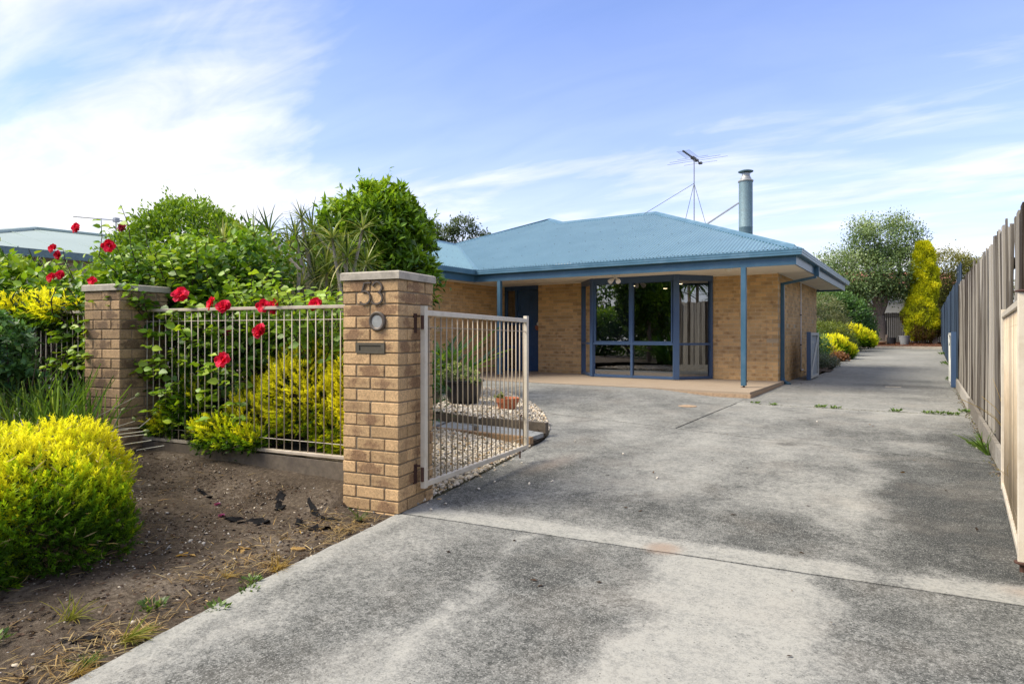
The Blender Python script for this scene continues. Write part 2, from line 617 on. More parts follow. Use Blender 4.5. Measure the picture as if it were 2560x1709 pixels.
mat_plain('trim_blue', (0.040, 0.108, 0.165), 0.38, var=0.07, scale=2.5, dirt=(0.14, 0.22, 0.28), dirt_amt=0.3)
mat_plain('gutter_blue', (0.066, 0.160, 0.228), 0.38, var=0.07, scale=2.5, dirt=(0.2, 0.32, 0.42), dirt_amt=0.4)
mat_plain('frame_blue', (0.050, 0.092, 0.170), 0.4, var=0.06, scale=3)
mat_plain('navy', (0.030, 0.078, 0.165), 0.45, var=0.12, scale=5)
mat_plain('soffit_cream', (0.82, 0.76, 0.63), 0.7, var=0.05, scale=2.0)
mat_plain('white_paint', (0.76, 0.73, 0.68), 0.5, var=0.05, scale=5)
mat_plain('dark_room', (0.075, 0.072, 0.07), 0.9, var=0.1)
mat_plain('blind', (0.045, 0.05, 0.058), 0.8, var=0.1, scale=60)
mat_plain('black_pot', (0.016, 0.016, 0.018), 0.35, var=0.2, scale=10)
mat_plain('terracotta', (0.44, 0.125, 0.045), 0.75, var=0.12, scale=12, dirt=(0.5, 0.3, 0.2), dirt_amt=0.3, dscale=14)
mat_plain('slate', (0.27, 0.275, 0.265), 0.8, var=0.22, scale=6, dirt=(0.15, 0.15, 0.14), dirt_amt=0.5, dscale=9, bmp=0.3)
mat_plain('galv', (0.15, 0.225, 0.245), 0.6, metal=0.25, var=0.25, scale=28, dirt=(0.13, 0.16, 0.16), dirt_amt=0.5, dscale=6)
mat_plain('steel', (0.30, 0.30, 0.30), 0.4, metal=0.7, var=0.1)
mat_plain('dark_steel', (0.06, 0.06, 0.06), 0.5, metal=0.4, var=0.1)
mat_plain('aggregate', (0.34, 0.265, 0.185), 0.85, var=0.30, scale=120, dirt=(0.24, 0.17, 0.11), dirt_amt=0.45, dscale=3, bmp=0.4)
mat_plain('slab_edge', (0.36, 0.25, 0.155), 0.9, var=0.25, scale=30, bmp=0.3)
mat_plain('gate_panel', (0.33, 0.36, 0.37), 0.6, var=0.1, scale=10)
mat_plain('gate_frame_grey', (0.50, 0.50, 0.45), 0.6, var=0.1, scale=10)
mat_plain('plastic_sheet', (0.007, 0.007, 0.008), 0.8, var=0.4, scale=40, spec=0.12)
mat_plain('grey_tub', (0.22, 0.225, 0.22), 0.7, var=0.1)
mat_plain('pale_roof', (0.30, 0.375, 0.34), 0.5, var=0.04, scale=0.4)
mat_plain('bark', (0.20, 0.155, 0.115), 0.95, var=0.3, scale=25, dirt=(0.10, 0.075, 0.055), dirt_amt=0.5, dscale=12, bmp=0.6)
mat_plain('pale_stem', (0.33, 0.29, 0.235), 0.9, var=0.3, scale=40, dirt=(0.17, 0.14, 0.11), dirt_amt=0.5, dscale=20, bmp=0.5)
mat_plain('dark_twig', (0.05, 0.032, 0.024), 0.9, var=0.3, scale=30)
mat_plain('red_tile', (0.30, 0.11, 0.07), 0.8, var=0.15, scale=3)
mat_plain('neighbour_wall', (0.55, 0.45, 0.40), 0.8, var=0.1, scale=2)
mat_timber('grey_timber', (0.38, 0.35, 0.295), (0.034, 0.025, 0.018))
mat_timber('blue_timber', (0.060, 0.090, 0.130), (0.016, 0.025, 0.040))
mat_timber('brown_timber', (0.14, 0.12, 0.10), (0.04, 0.034, 0.03))
mat_timber('plinth_timber', (0.46, 0.43, 0.37), (0.17, 0.15, 0.12), False)
mat_leaf('leaf'); mat_leaf('leaf_single', obj_random=True); mat_leaf('leaf_matte', rough=0.65, transl=0.42, spec=0.2)
mat_leaf('petal', rough=0.55, transl=0.35, spec=0.2)


def make_colattr(name, rough=0.8):
    m, g, bs, out = new_mat(name)
    c = g.n('ShaderNodeAttribute', attribute_name='Col').outputs['Color']
    n = g.noise(geopos(g), 90, 3, 0.6)
    c = g.mix(1.0, c, g.ramp(n, [(0.3, 0.8), (0.7, 1.15)]), 'MULTIPLY')
    g.link(c, bs.inputs['Base Color'])
    bs.inputs['Roughness'].default_value = rough
    bs.inputs['Specular IOR Level'].default_value = 0.3


make_colattr('stone_mix')


def make_lamp():
    m, g, bs, out = new_mat('lamp_glow')
    em = g.n('ShaderNodeEmission'); em.inputs[0].default_value = (1, 0.72, 0.40, 1); em.inputs[1].default_value = 5.0
    g.link(em.outputs[0], out.inputs[0])


make_lamp()

# ================================================================== SETTING
def base_z(x, y):
    return 0.0108 * (np.minimum(np.asarray(y, float), 46.0) - 3.25)


def drive_z(x, y):
    """driveway surface: follows the slope of the block, lifts to meet the porch slab"""
    x = np.asarray(x, float); y = np.asarray(y, float)
    z = base_z(x, y)
    lift = sstep(8.2, 11.6, y) * sstep(-3.0, -4.6, x) * (y < 12.2)
    return z * (1 - lift) + 0.190 * lift


# far ground, out to the horizon
gy = np.concatenate([[-600, -120, -40, -15, -6], np.arange(-3, 50, 2.0), [56, 70, 100, 200, 500, 1500, 3000]])
gx = np.concatenate([[-3000, -900, -250, -90, -40], np.arange(-30, 12, 2.0), [16, 30, 80, 300, 1000, 3000]])
GX, GY = np.meshgrid(gx, gy)
GZ = base_z(GX, GY) - 0.16
nx, ny = len(gx), len(gy)
idx = np.arange(nx * ny).reshape(ny, nx)
Fq = np.stack([idx[:-1, :-1], idx[:-1, 1:], idx[1:, 1:], idx[1:, :-1]], -1).reshape(-1, 4)
link_np('ground', mesh_np('ground', np.stack([GX, GY, GZ], -1).reshape(-1, 3), Fq, MATS['ground_earth']), kind='structure')

_XL = np.array([(-4, -2.0), (0, -2.47), (1.05, -2.62), (2, -2.86), (2.56, -2.96), (3.27, -3.08), (3.76, -3.13), (4.4, -3.25), (5.28, -3.43), (5.73, -3.54),
                (6.28, -3.66), (6.6, -3.78), (7.0, -3.98), (7.46, -4.25), (8.47, -4.95), (9.2, -5.6), (9.9, -6.5), (10.2, -7.05), (10.55, -7.8), (10.9, -9.0), (11.1, -10.0), (12, -10.1)])
_XL2 = np.array([(11.8, -2.66), (14.9, -2.66), (15.1, -2.68), (17.5, -2.66), (18.2, -2.35), (20.7, -2.26), (25.2, -2.5), (35.5, -2.84), (42.6, -3.2)])
_XR = np.array([(-4, 0.66), (16, 0.585), (26.3, 0.72), (42.6, 0.85)])


def xl(y): return np.interp(y, _XL[:, 0], _XL[:, 1])
def xl2(y): return np.interp(y, _XL2[:, 0], _XL2[:, 1])
def xr(y): return np.interp(y, _XR[:, 0], _XR[:, 1])
def jm(x): return 3.285 + 0.125 * (x + 3.07)              # main joint in front of the gates
def js(x): return np.interp(x, [-6, -5.08, -2.65, -1.49, 0.6], [8.62, 8.39, 7.92, 7.66, 7.30])
def jw(x): return 11.10 + 0.02 * x                         # weedy joint


def stains(x, y):
    """how clean (1) or blackened (0) the concrete is at a place"""
    w = 0.50 + (fbm(x * 0.55 + 3, y * 0.55 + 9, 6) - 0.5) * 0.50 + (fbm(x * 2.3 + 40, y * 1.4 + 11, 6) - 0.5) * 0.55
    wob = (fbm(x * 2.2 + 9, y * 2.2 + 1, 4) - 0.5)
    wx = x + wob * 0.42; wy = y + (fbm(x * 2.6 + 71, y * 2.6 + 33, 4) - 0.5) * 0.34
    front = sstep(0.02, -0.02, y - jm(x))
    # street slab: blotchy grey with a washed patch in front of the gates
    w = w - 0.02 * front
    patch = sstep(-1.30, -1.12, wx + 0.30 * (3.35 - y) * -0.45) * sstep(-0.30, -0.52, wx - 0.10 * (3.4 - y)) * front
    w = w + patch * (0.84 - w)
    dk = np.exp(-((wx + 1.62) / 0.42) ** 2 - ((wy - 2.75) / 0.6) ** 2) * front
    w = w - 0.20 * dk
    streak = np.exp(-((wx + 1.75 + 0.2 * (y - 2)) / 0.05) ** 2) * front * sstep(1.2, 1.8, y)
    w = w + 0.22 * streak
    w = w - 0.18 * np.exp(-((wx - 0.25) / 0.35) ** 2) * front
    edge = sstep(0.20, 0.05, x - xl(y) + wob * 0.08) * (y < 3.6)
    w = w + edge * (0.80 - w)
    # washed strip along the inner side of the main joint
    d = y - jm(x)
    strip = sstep(-0.005, 0.01, d) * sstep(0.30, 0.20, d + wob * 0.16 + 0.02)
    hole = np.exp(-((x + 0.15) / 0.10) ** 2)
    strip = strip * (1 - 0.85 * hole)
    w = w + strip * (0.80 - w)
    # black algae beside the open right gate, along the fence
    alg = sstep(-0.30, 0.10, wx + 0.10 * (y - 4)) * sstep(3.95, 4.12, wy) * sstep(8.6, 6.2, wy)
    w = w - alg * 0.40
    alg2 = sstep(-0.1, 0.35, wx) * sstep(6.5, 8, wy) * sstep(11.2, 9.0, wy)
    w = w - alg2 * 0.25
    dark2 = np.exp(-((wx + 0.95) / 0.55) ** 2 - ((wy - 4.35) / 0.35) ** 2)
    w = w - 0.32 * dark2 * (1 - strip)
    dark3 = np.exp(-((wx + 2.85) / 0.30) ** 2 - ((wy - 4.5) / 0.8) ** 2)
    w = w - 0.30 * dark3 * (1 - strip)
    w = w + 0.18 * np.exp(-((wx + 0.45) / 0.16) ** 2) * sstep(4.2, 4.6, y) * sstep(8.5, 7, y)
    # tyre-worn, cleaner band left of centre
    w = w + 0.12 * np.exp(-((wx + 2.0) / 0.5) ** 2) * sstep(4, 5, y) * sstep(11, 9, y)
    # far drive: greyer and smoother, damp streaks across near the drain
    far = sstep(11.0, 11.4, y)
    w = w * (1 - far) + far * (0.60 + (fbm(x * 0.5 + 5, y * 0.3 + 2, 5) - 0.5) * 0.5)
    for yc, xc, a, sx, sy in ((15.9, -0.4, 0.34, 1.0, 0.45), (17.4, 0.0, 0.28, 0.8, 0.5), (14.3, -0.9, 0.15, 1.2, 0.5), (22, -0.6, 0.12, 0.8, 2.0), (13.2, -0.2, 0.2, 0.6, 0.3)):
        w = w - a * np.exp(-((x - xc) / sx) ** 2 - ((y - yc) / sy) ** 2)
    j2 = np.abs(y - jw(x))
    w = w + 0.16 * np.exp(-(j2 / 0.25) ** 2) * (x > -2.66)
    # oil blot and worn oval
    w = w - 0.4 * np.exp(-(((x + 1.25) / 0.11) ** 2 + ((y - 7.46) / 0.11) ** 2) ** 2)
    return np.clip(w, 0.0, 1.0)


drive = tag(bpy.data.objects.new('driveway', None), kind='structure')
COL.objects.link(drive)


def slab(name, x0f, x1f, y0f, y1f, nu, nv, parent, gap=0.006, power=1.0):
    s, t = np.meshgrid(np.linspace(0, 1, nu), np.linspace(0, 1, nv) ** power)
    y = 0.5 * (y0f(-1.0) + y1f(-1.0)) + 0 * s
    x = -1.0 + 0 * s
    for _ in range(30):
        x = (x0f(y) + gap) * (1 - s) + (x1f(y) - gap) * s
        y = (y0f(x) + gap) * (1 - t) + (y1f(x) - gap) * t
    # crumbled edges
    x = x + np.where(s < 1e-6, (fbm(y * 9, y * 3, 3) - 0.5) * 0.018, 0)
    y = y + np.where((t < 1e-6) | (t > 1 - 1e-6), (fbm(x * 11 + 4, x * 2, 3) - 0.5) * 0.010, 0)
    z = drive_z(x, y) + (fbm(x * 1.1, y * 1.1, 3) - 0.5) * 0.006
    V = np.stack([x, y, z], -1).reshape(-1, 3)
    wr = stains(x, y).reshape(-1)
    idx = np.arange(nu * nv).reshape(nv, nu)
    F = np.stack([idx[:-1, :-1], idx[:-1, 1:], idx[1:, 1:], idx[1:, :-1]], -1).reshape(-1, 4)
    # skirt
    ring = np.concatenate([idx[0, :], idx[1:, -1], idx[-1, -2::-1], idx[-2:0:-1, 0]])
    low = V[ring].copy(); low[:, 2] -= 0.11
    b = len(V); k = len(ring); i = np.arange(k); j = (i + 1) % k
    F2 = np.stack([b + i, b + k + i, b + k + j, b + j], -1)
    V = np.concatenate([V, V[ring], low]); wr = np.concatenate([wr, wr[ring] * 0.6, wr[ring] * 0.5])
    tn = np.exp(-(((V[:, 0] + 1.27) / 0.10) ** 2 + ((V[:, 1] - 3.57) / 0.10) ** 2) ** 2) * 0.8 + 0.5 * np.exp(-(((V[:, 0] - 0.42) / 0.10) ** 2 + ((V[:, 1] - 3.90) / 0.07) ** 2))
    tn = tn + 0.35 * np.exp(-(((V[:, 0] + 2.95) / 0.12) ** 2 + ((V[:, 1] - 5.3) / 0.4) ** 2))
    me = mesh_np(name, V, np.concatenate([F, F2]), MATS['concrete'], wear=wr, tint=tn)
    return link_np(name, me, parent)


cst = lambda c: (lambda a: c + 0 * a)
slab('concrete_slab', xl, xr, cst(-2.5), jm, 120, 190, drive, 0.010)
slab('concrete_slab', xl, xr, jm, js, 130, 170, drive, 0.010)
slab('concrete_slab', xl, cst(-2.65), js, cst(11.88), 150, 90, drive, 0.012)
slab('concrete_slab', cst(-2.65), xr, js, jw, 90, 90, drive, 0.012)
slab('concrete_slab', xl2, xr, jw, cst(18.0), 80, 110, drive)
slab('concrete_slab', xl2, xr, cst(18.0), cst(42.5), 60, 110, drive)


cr = MB()
for (p, q, n_) in (((-1.78, 4.46), (-1.22, 4.86), 14), ((-2.35, 4.05), (-2.05, 4.75), 12), ((-0.9, 9.0), (-0.3, 10.2), 12), ((-1.9, 12.4), (-0.7, 12.9), 12)):
    pts = [(p[0] + (q[0] - p[0]) * i / n_ + float(R.normal(0, 0.012)), p[1] + (q[1] - p[1]) * i / n_ + float(R.normal(0, 0.012))) for i in range(n_ + 1)]
    Lf_, Rt_ = [], []
    for i in range(n_ + 1):
        a_ = Vector(pts[max(i - 1, 0)]); b_ = Vector(pts[min(i + 1, n_)]); d_ = (b_ - a_).normalized(); w_ = 0.0018 * (0.5 + R.random())
        for s_, L_ in ((1, Lf_), (-1, Rt_)):
            x_, y_ = pts[i][0] - d_.y * w_ * s_, pts[i][1] + d_.x * w_ * s_
            L_.append((x_, y_, float(drive_z(x_, y_)) + 0.0045))
    m_ = len(Lf_); cr.add(Lf_ + Rt_, [(i, i + 1, m_ + i + 1, m_ + i) for i in range(m_ - 1)])
cr.build('hairline_crack', MATS['dark_steel'], drive, kind='stuff')


def ground_patch(name, poly, zf, step, mat, parent=None, kind='structure', amp=0.02, smooth=True):
    """height-field over a plan polygon (grid clipped by cell centre)"""
    poly = np.array(poly, float)
    x0, y0 = poly.min(0); x1, y1 = poly.max(0)
    xs = np.arange(x0, x1 + step, step); ys = np.arange(y0, y1 + step, step)
    X, Y = np.meshgrid(xs, ys)

    def inside(px_, py_):
        c = np.zeros(px_.shape, bool)
        n = len(poly)
        for i in range(n):
            xa, ya = poly[i]; xb, yb = poly[(i + 1) % n]
            if ya == yb: continue
            h = ((ya > py_) != (yb > py_)) & (px_ < (xb - xa) * (py_ - ya) / (yb - ya) + xa)
            c ^= h
        return c
    cin = inside(X[:-1, :-1] + step / 2, Y[:-1, :-1] + step / 2)
    Z = zf(X, Y) + (fbm(X * 4, Y * 4, 4) - 0.5) * 2 * amp
    idx = np.arange(X.size).reshape(X.shape)
    F = np.stack([idx[:-1, :-1], idx[:-1, 1:], idx[1:, 1:], idx[1:, :-1]], -1)[cin]
    me = mesh_np(name, np.stack([X, Y, Z], -1).reshape(-1, 3), F, mat, smooth=smooth)
    return link_np(name, me, parent, kind)


# fence line (through the centres of the two brick pillars)
FD = np.array([-0.9858, -0.1679]); FN = np.array([-0.1679, 0.9858]); FP = np.array([-3.3211, 3.4422])
def fpt(t, n=0.0): return FP + FD * t + FN * n
def fence_side(x, y): return (np.asarray(x) - FP[0]) * FN[0] + (np.asarray(y) - FP[1]) * FN[1]     # >0 behind the fence


def verge_z(x, y):
    d = np.maximum(0, xl(y) - np.asarray(x))
    bank = sstep(-0.52, -0.03, fence_side(x, y)) * sstep(-3.42, -3.62, x)
    low = base_z(x, y) - 0.012 + 0.018 * sstep(0.02, 0.5, d) + 0.12 * sstep(0.3, 2.8, d)
    high = 0.145 + 0.085 * sstep(-3.6, -6.0, x)
    return low + np.maximum(0, high - low) * bank + (fbm(np.asarray(x) * 1.3, np.asarray(y) * 1.3, 3) - 0.5) * 0.05 * sstep(0.05, 0.4, d)


ys = np.linspace(-3, 3.3, 40)
edge = [(float(xl(y)) + 0.015, float(y)) for y in ys]
ground_patch('soil_verge', edge + [tuple(fpt(-0.2, -0.2)), tuple(fpt(0.2, 0.12)), tuple(fpt(12, 0.12)), (-16, -3)], verge_z, 0.04, MATS['soil'], amp=0.012)


def garden_z(x, y):
    return 0.27 + 0.012 * (np.asarray(y) - 3.2) + (fbm(np.asarray(x), np.asarray(y), 3) - 0.5) * 0.08


ground_patch('garden_bed', [tuple(fpt(0.3, 0.05)), (-3.75, 3.78), (-4.7, 4.6), (-5.5, 5.6), (-6.0, 6.9), (-6.8, 8.4), (-8.6, 9.8), (-9.3, 11), (-10.15, 11.4), (-18, 11.4), (-18, 1.2), tuple(fpt(10, 0.05))],
             garden_z, 0.12, MATS['soil'], amp=0.02)


def gravel_lo(x, y):
    d = np.maximum(0, xl(y) - np.asarray(x))
    return base_z(x, y) + 0.004 + 0.075 * sstep(0.0, 1.3, d) - 0.03 * (np.asarray(x) >= xl(y))


def gravel_hi(x, y):
    d = np.maximum(0, xl(y) - np.asarray(x))
    return np.minimum(0.19, drive_z(x, y) + 0.01 + 0.13 * sstep(0, 0.5, d)) + 0.045 * sstep(0.6, 2.0, d) - 0.04 * (np.asarray(x) >= xl(y))


lo_poly = [(float(xl(y)) + 0.06, float(y)) for y in np.linspace(3.35, 5.86, 24)] + [(-5.7, 5.88), (-5.4, 5.3), (-4.6, 4.4), (-3.7, 3.65), (-3.45, 3.3)]
hi_poly = [(float(xl(y)) + 0.06, float(y)) for y in np.linspace(6.52, 10.5, 40)] + [(-8.6, 10.4), (-7.2, 8.8), (-6.1, 7.4), (-5.6, 6.5)]
ground_patch('gravel_bed', lo_poly, gravel_lo, 0.05, MATS['ground_earth'], amp=0.01)
ground_patch('gravel_bed', hi_poly, gravel_hi, 0.05, MATS['ground_earth'], amp=0.01)
step_poly = [(-3.60, 5.95), (-3.74, 6.49), (-6, 6.49), (-6, 5.95)]
ground_patch('step_earth', step_poly + [], lambda x, y: 0.088 + 0 * x, 0.06, MATS['soil'], amp=0.008)
# little wedge of earth between the steps and the driveway
ground_patch('wedge_earth', [(float(xl(y)), float(y)) for y in np.linspace(5.8, 6.6, 10)] + [(-3.85, 6.5), (-3.66, 5.9)], lambda x, y: base_z(x, y) + 0.014 + 0.075 * sstep(0, 0.13, xl(y) - x), 0.03, MATS['soil'], amp=0.006)

# rear mulch garden with its kerb, and the planted strip beside the house
ground_patch('mulch_bed', [(-6, 42.7), (1.1, 42.7), (1.1, 47.4), (-9, 47.4)], lambda x, y: 0.45 + 0.075 * (np.clip(y, 42.7, 46.6) - 42.7), 0.25, MATS['mulch'], amp=0.04)
side_poly = [(-2.34, 18.25), (-2.28, 20.7), (-2.52, 25.2), (-2.86, 35.5), (-3.2, 42.4), (-9, 42.6), (-9, 22), (-2.72, 21.3), (-2.66, 18.2)]
ground_patch('shrub_bed', side_poly, lambda x, y: base_z(x, y) + 0.015 + 0.10 * sstep(0, 1.2, xl2(y) - x), 0.2, MATS['soil'], amp=0.03)
kb = MB()
kb.box((-3.4, 42.52, 0.30), (0.95, 42.68, 0.56))
kb.build('kerb', MATS['pale_concrete'], kind='structure')
# aggregate porch slab
ps = MB()
ps.box((-10.15, 11.90, 0.0), (-2.62, 15.6, 0.2))
porch = ps.build('porch_slab', MATS['aggregate'], kind='structure')
pe = MB(); pe.box((-4.6, 11.885, 0.02), (-2.61, 11.899, 0.16)); pe.box((-2.619, 11.89, 0.02), (-2.60, 15.0, 0.165))
pe.build('slab_rim', MATS['slab_edge'], porch)
# drain grate
dg = MB()
dz = float(base_z(0, 15.6))
for i in range(9): dg.box((-0.66 + i * 0.03, 15.55, dz - 0.012), (-0.645 + i * 0.03, 15.70, dz + 0.006))
dg.box((-0.68, 15.53, dz - 0.02), (-0.39, 15.55, dz + 0.008)); dg.box((-0.68, 15.70, dz - 0.02), (-0.39, 15.72, dz + 0.008))
tag(dg.build('drain_grate', MATS['pale_concrete'], origin=(-0.45, 15.6, 0.13)), 'small pale slotted drain grate set into the driveway beyond the house corner', 'drain')
dc = MB(); dc.lathe((-3.22, 10.2, float(drive_z(-3.22, 10.2)) - 0.02), [(0.15, 0), (0.15, 0.026), (0.01, 0.027)], 24)
tag(dc.build('cover_plate', MATS['slab_edge'], origin=(-3.22, 10.2, 0.1)), 'round beige cover plate set in the concrete before the bay window', 'cover')


# ================================================================== BRICK PILLARS
def bevel_box(name, L, D, H, b, mat):
    mb = MB()
    x, y, z = L / 2, D / 2, H / 2
    vs = []
    for sx in (-1, 1):
        for sy in (-1, 1):
            for sz in (-1, 1):
                vs += [(sx * (x - b), sy * (y - b), sz * z), (sx * (x - b), sy * y, sz * (z - b)), (sx * x, sy * (y - b), sz * (z - b))]
    mb.v = vs
    bm_faces = []
    me = bpy.data.meshes.new(name)
    import bmesh
    bm = bmesh.new()
    for v in vs: bm.verts.new(v)
    bmesh.ops.convex_hull(bm, input=bm.verts)
    bmesh.ops.dissolve_limit(bm, angle_limit=0.01, verts=bm.verts, edges=bm.edges)
    bm.to_mesh(me); bm.free()
    me.materials.append(mat)
    return me


PA = math.atan2(0.1679, 0.9858)          # pillars are turned with the street frontage


def pillar(center, label, bmat, mortar, z0=-0.086):
    cx, cy = center
    root = thing('brick_pillar', (cx, cy, 0), label, 'pillar', 'brick pillars of the front fence')
    ca, sa = math.cos(PA), math.sin(PA)
    def w(lx, ly, z): return (cx + lx * ca - ly * sa, cy + lx * sa + ly * ca, z)
    mb = MB()
    h = 0.227
    ring = [(-h, -h), (h, -h), (h, h), (-h, h)]
    vs = [w(a, b, z0 - 0.1) for a, b in ring] + [w(a, b, 1.634) for a, b in ring]
    mb.add(vs, [(0, 3, 2, 1), (4, 5, 6, 7), (0, 1, 5, 4), (1, 2, 6, 5), (2, 3, 7, 6), (3, 0, 4, 7)])
    mb.build('mortar_core', mortar, root)
    bme = bevel_box('brick', 0.230, 0.110, 0.076, 0.004, bmat)
    n = 20
    for k in range(n):
        z = z0 + 0.086 * k + 0.043
        for (lx, ly, r) in ((-0.12, -0.18, 0), (0.12, -0.18, 0), (-0.12, 0.18, 0), (0.12, 0.18, 0), (-0.18, 0, 1), (0.18, 0, 1)):
            if k % 2 == 0: lx, ly, r = -ly, lx, 1 - r
            j = lambda s: float(R.normal(0, s))
            flip = math.pi if R.random() < 0.5 else 0
            place('brick', bme, w(lx + j(0.0013), ly + j(0.0013), z + j(0.0009)), root,
                  rot=(j(0.004), j(0.004), PA + r * math.pi / 2 + flip + j(0.006)))
    cap = MB()
    o = 0.252
    ring = [(-o, -o), (o, -o), (o, o), (-o, o)]; i2 = o - 0.012
    ring2 = [(-i2, -i2), (i2, -i2), (i2, i2), (-i2, i2)]
    vs = [w(a, b, 1.635) for a, b in ring] + [w(a, b, 1.683) for a, b in ring] + [w(a, b, 1.692) for a, b in ring2]
    fs = [(0, 3, 2, 1), (8, 9, 10, 11)]
    for q in (0, 4):
        for i in range(4): fs.append((q + i, q + (i + 1) % 4, q + 4 + (i + 1) % 4, q + 4 + i))
    cap.add(vs, fs).build('cap', MATS['pale_concrete'], root)
    return root, w


gate_pillar, gw = pillar(fpt(0), 'warm tan brick pillar carrying house number 53, hinge pillar of the open gate', MATS['pillar_brick'], MATS['mortar'])
old_pillar, ow = pillar(fpt(2.87), 'grimy brown brick pillar half overgrown by hibiscus, without a number', MATS['old_pillar_brick'], MATS['mortar'])


def strip2d(path, half, close=False):
    """flat ribbon polygon edges left/right of a 2-D path"""
    P = [Vector(p) for p in path]; n = len(P); Lf = []; Rt = []
    for i in range(n):
        d = (P[min(i + 1, n - 1)] - P[max(i - 1, 0)]).normalized()
        nn = Vector((-d.y, d.x))
        Lf.append(P[i] + nn * half); Rt.append(P[i] - nn * half)
    return Lf, Rt


def arc(cx, cy, rx, ry, a0, a1, n):
    return [(cx + rx * math.cos(rad(a0 + (a1 - a0) * i / n)), cy + ry * math.sin(rad(a0 + (a1 - a0) * i / n))) for i in range(n + 1)]


def numeral(paths, lx, lz, h, label):
    """extruded metal numeral on the front face of the gate pillar"""
    mb = MB()
    for p in paths:
        pts = [(a * h, b * h) for a, b in p]
        Lf, Rt = strip2d(pts, 0.0060)
        vs = []
        for depth in (-0.2355, -0.2480):
            for q in Lf: vs.append(gw(lx + q.x, depth, lz + q.y))
            for q in Rt: vs.append(gw(lx + q.x, depth, lz + q.y))
        n = len(pts); fs = []
        for i in range(n - 1):
            fs.append((2 * n + i, 2 * n + i + 1, 3 * n + i + 1, 3 * n + i))
            fs.append((i, i + 1, 2 * n + i + 1, 2 * n + i))
            fs.append((n + i + 1, n + i, 3 * n + i, 3 * n + i + 1))
        fs += [(0, 2 * n, 3 * n, n), (n - 1, 2 * n - 1, 4 * n - 1, 3 * n - 1)]
        mb.add(vs, fs)
    o = mb.build('house_number', MATS['bronze'], gate_pillar)
    o['label'] = label


five = [[(0.52, 0.97), (0.16, 0.97), (0.02, 0.55)], [(0.02, 0.55)] + arc(0.16, 0.30, 0.32, 0.30, 105, -140, 18)]
three = [arc(0.20, 0.76, 0.25, 0.24, 165, -75, 14), arc(0.16, 0.27, 0.32, 0.27, 78, -150, 18)]
numeral(five, -0.068, 1.462, 0.155, 'brown metal numeral 5')
numeral(three, 0.034, 1.462, 0.155, 'brown metal numeral 3')

# newspaper pipe and letter slot in the gate pillar
ax = (Vector((math.cos(PA), math.sin(PA), 0)), Vector((0, 0, 1)), Vector((math.sin(PA), -math.cos(PA), 0)))
c0 = gw(0.066, -0.229, 1.340)
rg = MB().lathe(c0, [(0.044, 0.002), (0.044, 0.020), (0.052, 0.026), (0.062, 0.026), (0.070, 0.018), (0.070, 0.0)], 32, ax)
pipe = rg.build('newspaper_pipe', MATS['bronze'], gate_pillar, smooth=True)
inn = MB()
inn.lathe(c0, [(0.0445, 0.019), (0.0435, 0.004), (0.036, 0.0032), (0.0, 0.003)], 28, ax)
inn.build('pipe_lining', MATS['zinc'], pipe, smooth=True)
sl = MB()
def fbox(mb, x0, x1, z0, z1, d0, d1):
    vs = [gw(x0, -d0, z0), gw(x1, -d0, z0), gw(x1, -d0, z1), gw(x0, -d0, z1), gw(x0, -d1, z0), gw(x1, -d1, z0), gw(x1, -d1, z1), gw(x0, -d1, z1)]
    mb.add(vs, [(0, 1, 2, 3), (7, 6, 5, 4), (0, 4, 5, 1), (1, 5, 6, 2), (2, 6, 7, 3), (3, 7, 4, 0)])
sx0, sx1, sz0, sz1 = -0.120, 0.125, 1.115, 1.190
fbox(sl, sx0, sx1, sz0, sz0 + 0.018, 0.230, 0.243); fbox(sl, sx0, sx1, sz1 - 0.018, sz1, 0.230, 0.243)
fbox(sl, sx0, sx0 + 0.03, sz0 + 0.018, sz1 - 0.018, 0.230, 0.243); fbox(sl, sx1 - 0.03, sx1, sz0 + 0.018, sz1 - 0.018, 0.230, 0.243)
slot = sl.build('letter_slot', MATS['slot_metal'], gate_pillar)
fl = MB(); fbox(fl, sx0 + 0.031, sx1 - 0.031, sz0 + 0.019, sz1 - 0.019, 0.230, 0.2365)
fl.build('slot_flap', MATS['slot_metal'], slot)


# ================================================================== STEEL FENCE PANELS AND GATES
def bar_mesh(r, h, mat, n=8):
    mb = MB(); mb.tube([(0, 0, 0), (0, 0, h)], r, n)
    return mb.mesh('bar', mat, True)


def fence_panel(t0, t1, nb, label, z0=(0.315, 0.325), z1=(1.452, 1.452), rails=True):
    m = fpt((t0 + t1) / 2)
    root = thing('steel_fence', (m[0], m[1], 0.2), label, 'fence', 'steel bar panels of the front fence')
    a = fpt(t0); b = fpt(t1)
    P = lambda t, z: (a[0] + (b[0] - a[0]) * t, a[1] + (b[1] - a[1]) * t, z)
    MB().beam(P(0, z1[0] + 0.010), P(0.975, z1[1] + 0.010), 0.040, 0.026, bev=0.003).beam(P(0.975, z1[1] + 0.008), P(1.0, z1[1] + 0.008), 0.012, 0.03).build('top_rail', MATS['fence_paint'], root)
    MB().beam(P(0, z0[0] - 0.012), P(1, z0[1] - 0.012), 0.040, 0.026, bev=0.003).build('bottom_rail', MATS['fence_paint'], root)
    MB().tube([P(0, z1[0] - 0.088), P(1, z1[1] - 0.088)], 0.003, 6).build('cross_rod', MATS['fence_paint'], root)
    MB().tube([P(0, z0[0] + 0.085), P(1, z0[1] + 0.085)], 0.003, 6).build('cross_rod', MATS['fence_paint'], root)
    me = bar_mesh(0.0046, z1[0] - z0[0] - 0.002, MATS['fence_paint'])
    for i in range(nb):
        t = (i + 0.6) / nb
        q = P(t, z0[0] + (z0[1] - z0[0]) * t + 0.001)
        place('bar', me, q, root)
    return root


